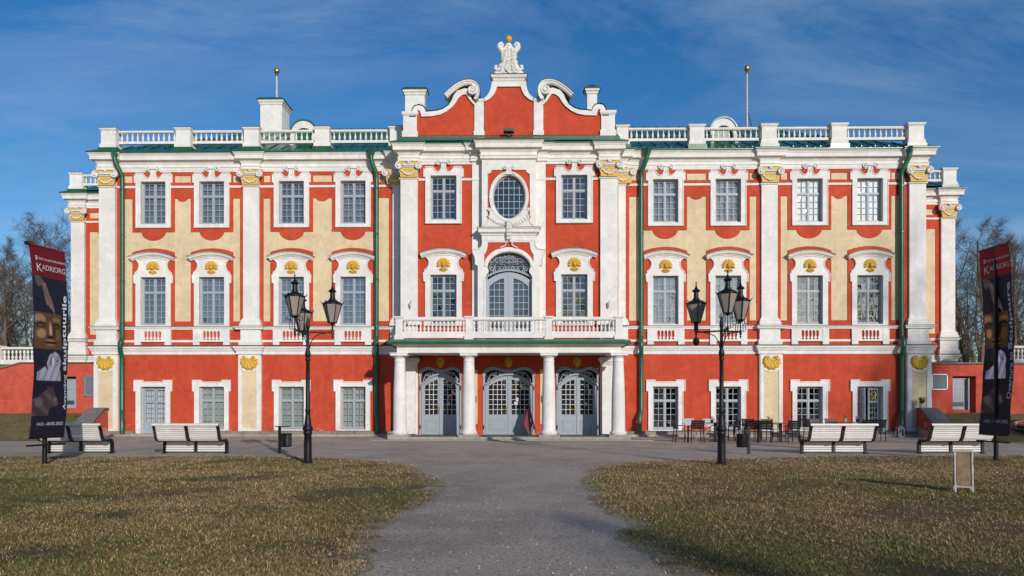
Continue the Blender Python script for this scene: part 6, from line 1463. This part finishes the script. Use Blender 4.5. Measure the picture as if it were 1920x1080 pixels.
# ------------------------------------------------------------------ banners
def text_geo(body, offset=0.0, spacing=1.0):
    cu = bpy.data.curves.new('lettering', 'FONT'); cu.body = body; cu.offset = offset; cu.space_character = spacing; cu.resolution_u = 3
    ob = bpy.data.objects.new('lettering', cu); COL.objects.link(ob); dg = bpy.context.evaluated_depsgraph_get(); me = ob.evaluated_get(dg).to_mesh()
    v = np.array([list(p.co)[:2] for p in me.vertices]); f = [tuple(p.vertices) for p in me.polygons]
    ob.evaluated_get(dg).to_mesh_clear(); bpy.data.objects.remove(ob); bpy.data.curves.remove(cu)
    v -= v.min(0); return v, f, v.max(0)
def poly_mask(U, V, pts): return pip(U.ravel(), V.ravel(), pts).reshape(U.shape)
def paint(nu, nv, mirror_like):
    """flat print of the banner: u to the right, t downwards; generic sculpture pictures"""
    U, T = np.meshgrid(np.linspace(0, 1, nu), np.linspace(0, 1, nv)); A = 4.6  # height / width
    img = np.zeros(U.shape + (3,)); img[:] = (0.020, 0.022, 0.045); img[T > 0.6] = (0.022, 0.018, 0.036)
    img[T < 0.155] = (0.21, 0.012, 0.022)
    def blend(mask, col): 
        m = np.clip(mask, 0, 1)[..., None]; img[:] = img * (1 - m) + np.array(col) * m
    def blob(cu, ct, ru, rt, soft=0.35): return np.clip((1 - np.sqrt(((U - cu) / ru) ** 2 + ((T - ct) / rt) ** 2)) / soft, 0, 1)
    # hand reaching down
    sl = poly_mask(U, T, [(0.06, 0.155), (0.22, 0.155), (0.34, 0.185), (0.18, 0.215), (0.10, 0.20)]); blend(sl * 0.9, (0.16, 0.13, 0.13))
    hand = poly_mask(U, T, [(0.24, 0.195), (0.36, 0.185), (0.46, 0.235), (0.56, 0.275), (0.62, 0.325), (0.64, 0.345), (0.59, 0.335), (0.54, 0.315), (0.52, 0.325), (0.46, 0.305), (0.38, 0.300), (0.33, 0.265), (0.30, 0.230)])
    sh = 0.55 + 0.45 * np.sin((U * 1.6 - T * 9) * 5); blend(hand * 1.0, (0.20, 0.125, 0.115)); blend(hand * np.clip(sh, 0, 1) * 0.6, (0.42, 0.30, 0.28))
    # bronze face
    f0, f1 = 0.345, 0.535; box = ((U > 0.02) & (U < 0.80) & (T > f0) & (T < f1)).astype(float)
    blend(box, (0.15, 0.085, 0.040)); cu = 0.44; 
    blend(box * blob(0.16, 0.38, 0.20, 0.03) * 0.8, (0.40, 0.27, 0.16)); blend(box * blob(0.66, 0.385, 0.16, 0.03) * 0.6, (0.30, 0.19, 0.10))
    for ex in (0.18, 0.66):
        blend(box * blob(ex, 0.408, 0.17, 0.022, 0.6), (0.012, 0.010, 0.010)); blend(box * blob(ex, 0.412, 0.085, 0.008, 0.5) * 0.8, (0.22, 0.15, 0.09)); blend(box * blob(ex, 0.376, 0.16, 0.008, 0.6) * 0.8, (0.36, 0.25, 0.14))
    blend(box * blob(0.45, 0.435, 0.055, 0.055, 0.5), (0.55, 0.40, 0.24)); blend(box * blob(0.57, 0.44, 0.05, 0.05, 0.5) * 0.8, (0.03, 0.02, 0.015))
    blend(box * blob(0.20, 0.455, 0.14, 0.03) * 0.8, (0.42, 0.29, 0.17)); blend(box * blob(0.68, 0.46, 0.10, 0.035) * 0.7, (0.26, 0.15, 0.07))
    blend(box * blob(0.45, 0.472, 0.13, 0.012, 0.5), (0.02, 0.015, 0.012)); blend(box * blob(0.45, 0.500, 0.22, 0.009, 0.4), (0.02, 0.014, 0.012)); blend(box * blob(0.45, 0.490, 0.18, 0.006, 0.5) * 0.8, (0.40, 0.27, 0.15)); blend(box * blob(0.46, 0.512, 0.16, 0.007, 0.5) * 0.8, (0.36, 0.23, 0.13))
    # marble bust with veil
    bst = poly_mask(U, T, [(0.08, 0.70), (0.10, 0.660), (0.34, 0.625), (0.42, 0.655), (0.38, 0.61), (0.44, 0.565), (0.58, 0.545), (0.72, 0.562), (0.78, 0.60), (0.74, 0.635), (0.78, 0.655), (0.78, 0.70)])
    blend(bst, (0.42, 0.40, 0.46)); blend(bst * np.clip(np.sin(U * 34 + T * 60), 0, 1) * 0.5, (0.17, 0.16, 0.21)); blend(bst * blob(0.60, 0.598, 0.13, 0.035, 0.4), (0.33, 0.29, 0.32)); blend(bst * blob(0.55, 0.60, 0.05, 0.03, 0.5), (0.55, 0.52, 0.56)); blend(bst * blob(0.66, 0.595, 0.05, 0.006, 0.5), (0.10, 0.09, 0.12)); blend(bst * blob(0.48, 0.60, 0.025, 0.03, 0.5), (0.12, 0.11, 0.15))
    # dark ox head
    ox = poly_mask(U, T, [(0.0, 0.885), (0.0, 0.80), (0.18, 0.785), (0.36, 0.755), (0.42, 0.745), (0.40, 0.722), (0.46, 0.738), (0.52, 0.742), (0.56, 0.728), (0.58, 0.75), (0.66, 0.785), (0.74, 0.812), (0.72, 0.832), (0.60, 0.838), (0.52, 0.85), (0.48, 0.885)])
    blend(ox, (0.085, 0.060, 0.065)); blend(ox * np.clip(np.sin(U * 13 - T * 70), 0, 1) * 0.5, (0.20, 0.15, 0.15)); blend(ox * blob(0.20, 0.815, 0.15, 0.03) * 0.6, (0.26, 0.19, 0.18)); blend(ox * blob(0.64, 0.80, 0.05, 0.015) * 0.7, (0.28, 0.20, 0.19)); blend(ox * blob(0.545, 0.772, 0.02, 0.005, 0.4), (0.0, 0.0, 0.0))
    return img * 1.25
cm = bpy.data.materials.new('printed_banner_cloth'); cm.use_nodes = True
_nt = cm.node_tree; _b = _nt.nodes['Principled BSDF']; _b.inputs['Roughness'].default_value = 0.6
_a = _nt.nodes.new('ShaderNodeAttribute'); _a.attribute_name = 'print'; _nt.links.new(_a.outputs['Color'], _b.inputs['Base Color'])
_t = _nt.nodes.new('ShaderNodeBsdfTranslucent'); _h = _nt.nodes.new('ShaderNodeHueSaturation'); _h.inputs['Value'].default_value = 1.9; _nt.links.new(_a.outputs['Color'], _h.inputs['Color']); _nt.links.new(_h.outputs[0], _t.inputs[0])
_m = _nt.nodes.new('ShaderNodeMixShader'); _m.inputs[0].default_value = 0.5; _nt.links.new(_b.outputs[0], _m.inputs[1]); _nt.links.new(_t.outputs[0], _m.inputs[2]); _nt.links.new(_m.outputs[0], _nt.nodes['Material Output'].inputs[0])
tm = mat('white_banner_lettering', (0.62, 0.62, 0.66), 0.6)
def banner(X, Y, e, z0, z1, W, bulge, words, label):
    r = empty('banner_flag', (X, Y, 0)); tag(r, label, 'banner', 'tall exhibition banners beside the lawns')
    ex, ey = e; nx, ny = ey, -ex; H = z1 - z0
    def S(u, v, off=0.0):
        s = (u - 0.5) * W * (1 - 0.03 * math.sin(v * PI)); b = bulge * math.sin(v * PI) ** 0.9 + 0.020 * math.sin(u * 7 + v * 9) * math.sin(v * PI) + 0.010 * math.sin(v * 23 + u * 4)
        return (ex * s + nx * (b + off), ey * s + ny * (b + off), z0 + H * v)
    nu, nv = 56, 260; img = paint(nu, nv, False)
    for side, off, nm in ((1, 0.0, 'banner_cloth'),):
        vs = [S(i / (nu - 1), 1 - j / (nv - 1), off) for j in range(nv) for i in range(nu)]
        fs = [(j * nu + i, (j + 1) * nu + i, (j + 1) * nu + i + 1, j * nu + i + 1) for j in range(nv - 1) for i in range(nu - 1)]
        me = bpy.data.meshes.new(nm); me.from_pydata(vs, [], fs); at = me.color_attributes.new('print', 'FLOAT_COLOR', 'POINT')
        at.data.foreach_set('color', np.concatenate([img.reshape(-1, 3), np.ones((nu * nv, 1))], 1).astype(np.float32).ravel()); me.materials.append(cm); me.polygons.foreach_set('use_smooth', [True] * len(fs)); me.update()
        cl = link(nm, me, r)
        so = cl.modifiers.new('cloth thickness', 'SOLIDIFY'); so.thickness = 0.003; so.offset = -1
    def put(body, u0, u1, t0, t1, rot=False, off=0.0, name='lettering'):
        v, f, mxx = text_geo(body, off)
        pts = []
        for a, b in v:
            p, q = a / mxx[0], b / mxx[1]
            if rot: uu = u1 - (u1 - u0) * q; tt = t1 - (t1 - t0) * p      # reads upwards
            else: uu = u0 + (u1 - u0) * p; tt = t1 - (t1 - t0) * q
            pts.append(S(uu, 1 - tt, 0.006))
        par = list(range(len(pts)))
        def fd(i):
            while par[i] != i: par[i] = par[par[i]]; i = par[i]
            return i
        for q in f:
            for j in q[1:]: par[fd(j)] = fd(q[0])
        isl = {}
        for q in f: isl.setdefault(fd(q[0]), []).append(q)
        for fs_ in isl.values():
            ids = sorted({j for q in fs_ for j in q}); mp_ = {j: i for i, j in enumerate(ids)}
            MB().add([pts[j] for j in ids], [tuple(mp_[j] for j in q) for q in fs_]).obj('letter', tm, cl)
    put('EESTI KUNSTIMUUSEUM', 0.24, 0.97, 0.058, 0.069); put('K', 0.15, 0.31, 0.090, 0.132, off=-0.004); put('ADRIORG', 0.31, 0.97, 0.092, 0.120, off=-0.008)
    # crest beside the museum name: a small square of bars
    cq = [(0.14, 0.052, 0.20, 0.072)]
    for k in range(3): a, b, c, d = 0.14, 0.052 + 0.0075 * k, 0.20, 0.057 + 0.0075 * k; MB().add([S(a, 1 - d, .006), S(c, 1 - d, .006), S(c, 1 - b, .006), S(a, 1 - b, .006)], [(0, 1, 2, 3)]).obj('emblem', tm, cl)
    (w1, a0, a1), (w2, b0, b1) = words
    put(w1, 0.865, 0.985, a0, a1, True, 0.005); put(w2, 0.83, 0.985, b0, b1, True, 0.02)
    put('14.01.–08.05.2022', 0.16, 0.93, 0.920, 0.937)
    # bars and pole
    MB().tube([(ex * -W * 0.54, ey * -W * 0.54, z1 + 0.01), (ex * W * 0.53, ey * W * 0.53, z1 + 0.01)], 0.022, 8).obj('top_bar', M['maroon'], r); MB().box(-0.035, 0.035, -0.05, 0.05, -0.035, 0.035).obj('end_cap', M['black'], r, loc=(ex * -W * 0.55 * (1 if X < 0 else -1), ey * -W * 0.55 * (1 if X < 0 else -1), z1 + 0.01))
    MB().tube([(ex * -W * 0.5, ey * -W * 0.5, z0 - 0.01), (ex * W * 0.5, ey * W * 0.5, z0 - 0.01)], 0.016, 8).obj('bottom_bar', M['black'], r)
    MB().tube([(ex * -W * 0.56, ey * -W * 0.56, z0 - 0.18), (ex * W * 0.52, ey * W * 0.52, z0 - 0.18)], 0.03, 4).obj('cross_bar', M['black'], r)
    MB().tube([(-nx * 0.07, -ny * 0.07, 0), (-nx * 0.07, -ny * 0.07, z1 + 0.02)], [0.055, 0.04], 10).obj('pole', M['black'], r, smooth=True)
banner(-11.30, -15.75, (0.20, 0.98), 0.68, 5.30, 1.05, 0.13, (('Avamäng', 0.665, 0.855), ('skulptuurile', 0.24, 0.645)), 'dark exhibition banner at the left edge reading Avamäng skulptuurile')
banner(12.55, -14.35, (0.04, -1.0), 0.70, 5.55, 1.10, -0.13, (('Overture to', 0.565, 0.81), ('Sculpture', 0.20, 0.55)), 'dark exhibition banner at the right edge reading Overture to Sculpture')
# ------------------------------------------------------------------ bare trees
def bare_tree(seed, H, spread=0.55, first=0.28, twig_n=1.0):
    """returns (trunk mesh builder, twig mesh builder): tapered trunk, limbs and layers of finer branches"""
    rr = random.Random(seed); big, small = MB(), MB()
    def grow(p, d, L, r, lvl):
        n = 6 if lvl == 0 else (5 if lvl == 1 else 4 if lvl == 2 else 3); pts = [Vector(p)]; rs = [r]; v = Vector(d).normalized()
        up = 0.10 if lvl == 0 else (0.13 if lvl < 3 else 0.05)
        for i in range(n):
            v = (v + Vector((rr.gauss(0, 0.10 + 0.06 * lvl), rr.gauss(0, 0.10 + 0.06 * lvl), rr.gauss(0, 0.06) + up))).normalized()
            pts.append(pts[-1] + v * (L / n)); rs.append(r * (1 - (0.55 if lvl == 0 else 0.72) * (i + 1) / n))
        (big if lvl < 3 else small).tube(pts, rs, (9 if lvl == 0 else 6 if lvl == 1 else 4) if lvl < 3 else 3, cap=lvl < 2)
        if lvl >= 4: return
        k = {0: rr.randint(9, 12), 1: rr.randint(6, 9), 2: int(rr.randint(6, 8) * twig_n), 3: int(rr.randint(6, 8) * twig_n)}[lvl]
        for j in range(k):
            t = (first if lvl == 0 else 0.18) + (1 - (first if lvl == 0 else 0.18)) * (j + rr.random()) / k; t = min(t, 0.99)
            i = min(int(t * n), n - 1); f = t * n - i; q = pts[i].lerp(pts[i + 1], f); base = (pts[i + 1] - pts[i]).normalized()
            az = rr.uniform(0, 2 * PI) if lvl else (j * 2.4 + rr.uniform(-.5, .5)); o = base.orthogonal().normalized(); o.rotate(Matrix.Rotation(az, 3, base))
            ang = rr.uniform(0.5, 0.95) if lvl else rr.uniform(0.55, 1.0) * (1.15 - 0.5 * t)
            dd = base * math.cos(ang) + o * math.sin(ang)
            LL = {0: H * spread * (1.12 - 0.75 * t) * rr.uniform(0.7, 1.05), 1: L * rr.uniform(0.35, 0.6), 2: L * rr.uniform(0.35, 0.62), 3: rr.uniform(0.35, 0.9)}[lvl]
            rad = rs[i] * {0: 0.42, 1: 0.5, 2: 0.5, 3: 0.55}[lvl]
            grow(q, dd, LL, max(rad, 0.0075 if lvl >= 2 else 0.02), lvl + 1)
    grow((0, 0, -0.2), (rr.gauss(0, .05), rr.gauss(0, .05), 1), H * 0.92, H * 0.010 + 0.04, 0)
    return big, small
VAR = []
for i, (H, sp, f) in enumerate(((15, 0.42, 0.22), (13, 0.46, 0.2), (17, 0.38, 0.3), (14, 0.5, 0.25), (19, 0.36, 0.34))):
    a, b = bare_tree(40 + i, H, sp, f); VAR.append((a.mesh('trunk', M['bark'], True), b.mesh('crown', M['twig']), H))
def tree(X, Y, Z, k, rz, sc, label, group):
    r = empty('bare_tree', (X, Y, Z), rz); r.scale = (sc, sc, sc); tag(r, label, 'tree', group)
    link('trunk', VAR[k][0], r); link('crown', VAR[k][1], r)
GL, GR = 'bare trees beyond the left terrace', 'bare trees beyond the right terrace'
for a in [(-31.5, 14.0, 3, 0.3, 0.72, 'tall bare tree with a leaning crown directly behind the left outer block'),
          (-36.0, 18.0, 0, 1.3, 0.62, 'bare tree with fine dense twigs above the left balustrade'),
          (-35.6, 22.0, 1, 2.3, 0.80, 'bare tree between the left banner and the outer block'),
          (-38.8, 21.0, 2, 4.3, 0.56, 'slender bare tree at the left edge of the picture'),
          (-45.5, 27.0, 3, 5.1, 0.85, 'wide bare tree just outside the left banner, furthest left'),
          (-39.0, 31.0, 4, 0.9, 0.72, 'high thin bare tree standing behind the left-hand row')]: tree(a[0], a[1], 3.4, *a[2:], GL)
for a in [(31.0, 13.5, 2, 0.7, 0.56, 'slanting bare trunk close to the right outer block'),
          (34.5, 18.0, 1, 1.9, 0.78, 'bare tree with a forked trunk left of the right banner'),
          (37.5, 21.0, 0, 2.9, 0.66, 'bare tree rising behind the right banner'),
          (33.6, 25.0, 3, 3.6, 0.75, 'broad bare tree behind the forked one, right of the palace'),
          (41.5, 23.0, 4, 5.6, 0.52, 'bare tree to the right of the right banner'),
          (45.5, 27.0, 1, 0.2, 0.95, 'low wide bare tree at the right edge of the picture'),
          (39.5, 31.0, 2, 1.1, 0.80, 'thin bare tree furthest back beyond the right wall')]: tree(a[0], a[1], 3.4, *a[2:], GR)
# the wood behind, one mass of stems and twigs
wd, wt = MB(), MB(); rr = random.Random(77)
for sg in (-1, 1):
    for k in range(240):
        Y = rr.uniform(26, 75); X = sg * ((rr.uniform(0.53, 0.86) if k % 3 else rr.uniform(0.86, 1.9)) * (Y + 33)); H = rr.uniform(7, 13.5) * (0.8 + Y / 200)
        pts = [Vector((X, Y, 3.3))]; v = Vector((rr.gauss(0, .12), rr.gauss(0, .1), 1))
        for i in range(5): v = (v + Vector((rr.gauss(0, .12), rr.gauss(0, .1), 0.1))).normalized(); pts.append(pts[-1] + v * H / 5)
        r0 = rr.uniform(0.09, 0.2); wd.tube(pts, [r0 * (1 - 0.16 * i) for i in range(6)], 5)
        for j in range(22):
            t = rr.uniform(0.08, 0.98) * 5; i = min(int(t), 4); q = pts[i].lerp(pts[i + 1], t - i); a = rr.uniform(0, 6.28); L_ = rr.uniform(1.2, 3.4) * (1.1 - t / 8)
            dd = Vector((math.cos(a), math.sin(a), rr.uniform(0.2, 1.1))).normalized(); e = q + dd * L_ + Vector((0, 0, 0.2)); m_ = q.lerp(e, .5) + Vector((0, 0, -0.1))
            wt.tube([q, m_, e], [0.03, 0.02, 0.008], 3, cap=False)
            for h in range(7):
                w0 = q.lerp(e, rr.uniform(0.2, 1)); a2 = rr.uniform(0, 6.28); d2 = (dd + Vector((math.cos(a2), math.sin(a2), rr.uniform(-.1, .8))) * 0.9).normalized(); l2 = rr.uniform(0.5, 1.5)
                s_ = d2.orthogonal().normalized() * 0.014; wt.add([w0 - s_, w0 + s_, w0 + d2 * l2], [(0, 1, 2)])
tag(wd.obj('distant_wood', M['bark']), 'dense bare winter wood far behind the terraces on both sides', 'wood', kind='stuff')
tag(wt.obj('distant_twigs', M['twig']), 'tangle of thin bare branches of the distant wood', 'wood', kind='stuff')
# trees of the park behind the viewpoint: their shadows fall on the lawns and the right wing
for i, (X, Y, k, sc, lab) in enumerate([
        (21.0, -64.0, 0, 0.80, 'bare park tree behind the viewpoint, nearest to the path'),
        (12.5, -62.0, 1, 0.92, 'bare park tree behind the viewpoint with a low wide crown'),
        (27.0, -60.0, 3, 0.86, 'bare park tree behind the viewpoint on the right'),
        (4.5, -60.0, 3, 0.93, 'slender bare park tree behind the viewpoint'),
        (16.5, -57.0, 0, 0.72, 'small bare park tree behind the viewpoint in front of the others'),
        (33.0, -62.0, 1, 0.95, 'rounded bare park tree behind the viewpoint, left of the tall group'),
        (44.5, -58.0, 4, 1.40, 'tall bare park tree behind the viewpoint, far right'),
        (49.5, -64.0, 2, 1.55, 'very tall bare park tree behind the viewpoint, beside the far right one'),
        (53.0, -55.0, 0, 1.60, 'broad tall bare park tree at the right end of the park row'),
        (58.0, -62.0, 3, 1.75, 'widest bare park tree beyond the right end of the park row'),
        (-4.0, -63.0, 1, 1.0, 'bare park tree behind the viewpoint on the left'),
        (-14.0, -60.0, 0, 0.9, 'bare park tree behind the viewpoint, far left')]):
    tree(X, Y, 0.0, k, i * 1.3, sc, lab, 'bare trees in the park behind the viewpoint')
pw = MB(); rr = random.Random(5)  # woodland added out of view to keep horizon glow out of the panes
for k in range(260):
    Y = -rr.uniform(105, 150); X = rr.uniform(-130, 130); H = rr.uniform(8, 15)
    pw.tube([(X, Y, -0.1), (X + rr.gauss(0, .4), Y, H * 0.5), (X + rr.gauss(0, .8), Y, H)], [0.22, 0.15, 0.03], 4, cap=False)
    for j in range(46):
        z = H * rr.uniform(0.03, 0.95); a = rr.uniform(0, 6.28); L_ = rr.uniform(1.2, 3.6); e = Vector((X + math.cos(a) * L_, Y + math.sin(a) * L_, z + rr.uniform(0.2, 2.2))); w_ = Vector((math.sin(a), -math.cos(a), 0)) * rr.uniform(0.05, 0.16)
        pw.add([Vector((X, Y, z)) - w_, Vector((X, Y, z)) + w_, e], [(0, 1, 2)])
tag(pw.obj('glow_screen_wood', M['twig']), 'added unseen belt of bare woodland behind the viewpoint, blocking the horizon glow', 'wood', kind='stuff')

sp = MB()  # made-up spruces, out of view, added so the entrance panes reflect dark
for k in range(110):
    Y = -rr.uniform(88, 100); X = -115 + 230 * k / 109 + rr.uniform(-1, 1); H = rr.uniform(11, 15); B = rr.uniform(2.2, 3.0)
    sp.tube([(X, Y, -0.1), (X, Y, H)], [0.2, 0.03], 5, cap=False)
    for j in range(9):
        z = H * j / 9; r0 = B * (1 - j / 9.5); n = 9
        vs = [(X, Y, z + H * 0.20)]
        for q in range(n * 2):
            a = PI * q / n + j; r_ = r0 * (1.0 if q % 2 == 0 else 0.6) * rr.uniform(0.85, 1.1); vs.append((X + r_ * math.cos(a), Y + r_ * math.sin(a), z - 0.15 + 0.3 * (q % 2)))
        sp.add(vs, [(0, 1 + q, 1 + (q + 1) % (2 * n)) for q in range(2 * n)])
M['spruce'] = mat('spruce_needles', (0.03, 0.045, 0.02), 0.9, var=0.7, vscale=2)
tag(sp.obj('glow_screen_spruces', M['spruce']), 'added unseen belt of dark spruces behind the viewpoint, darkening the window reflections', 'wood', kind='stuff')
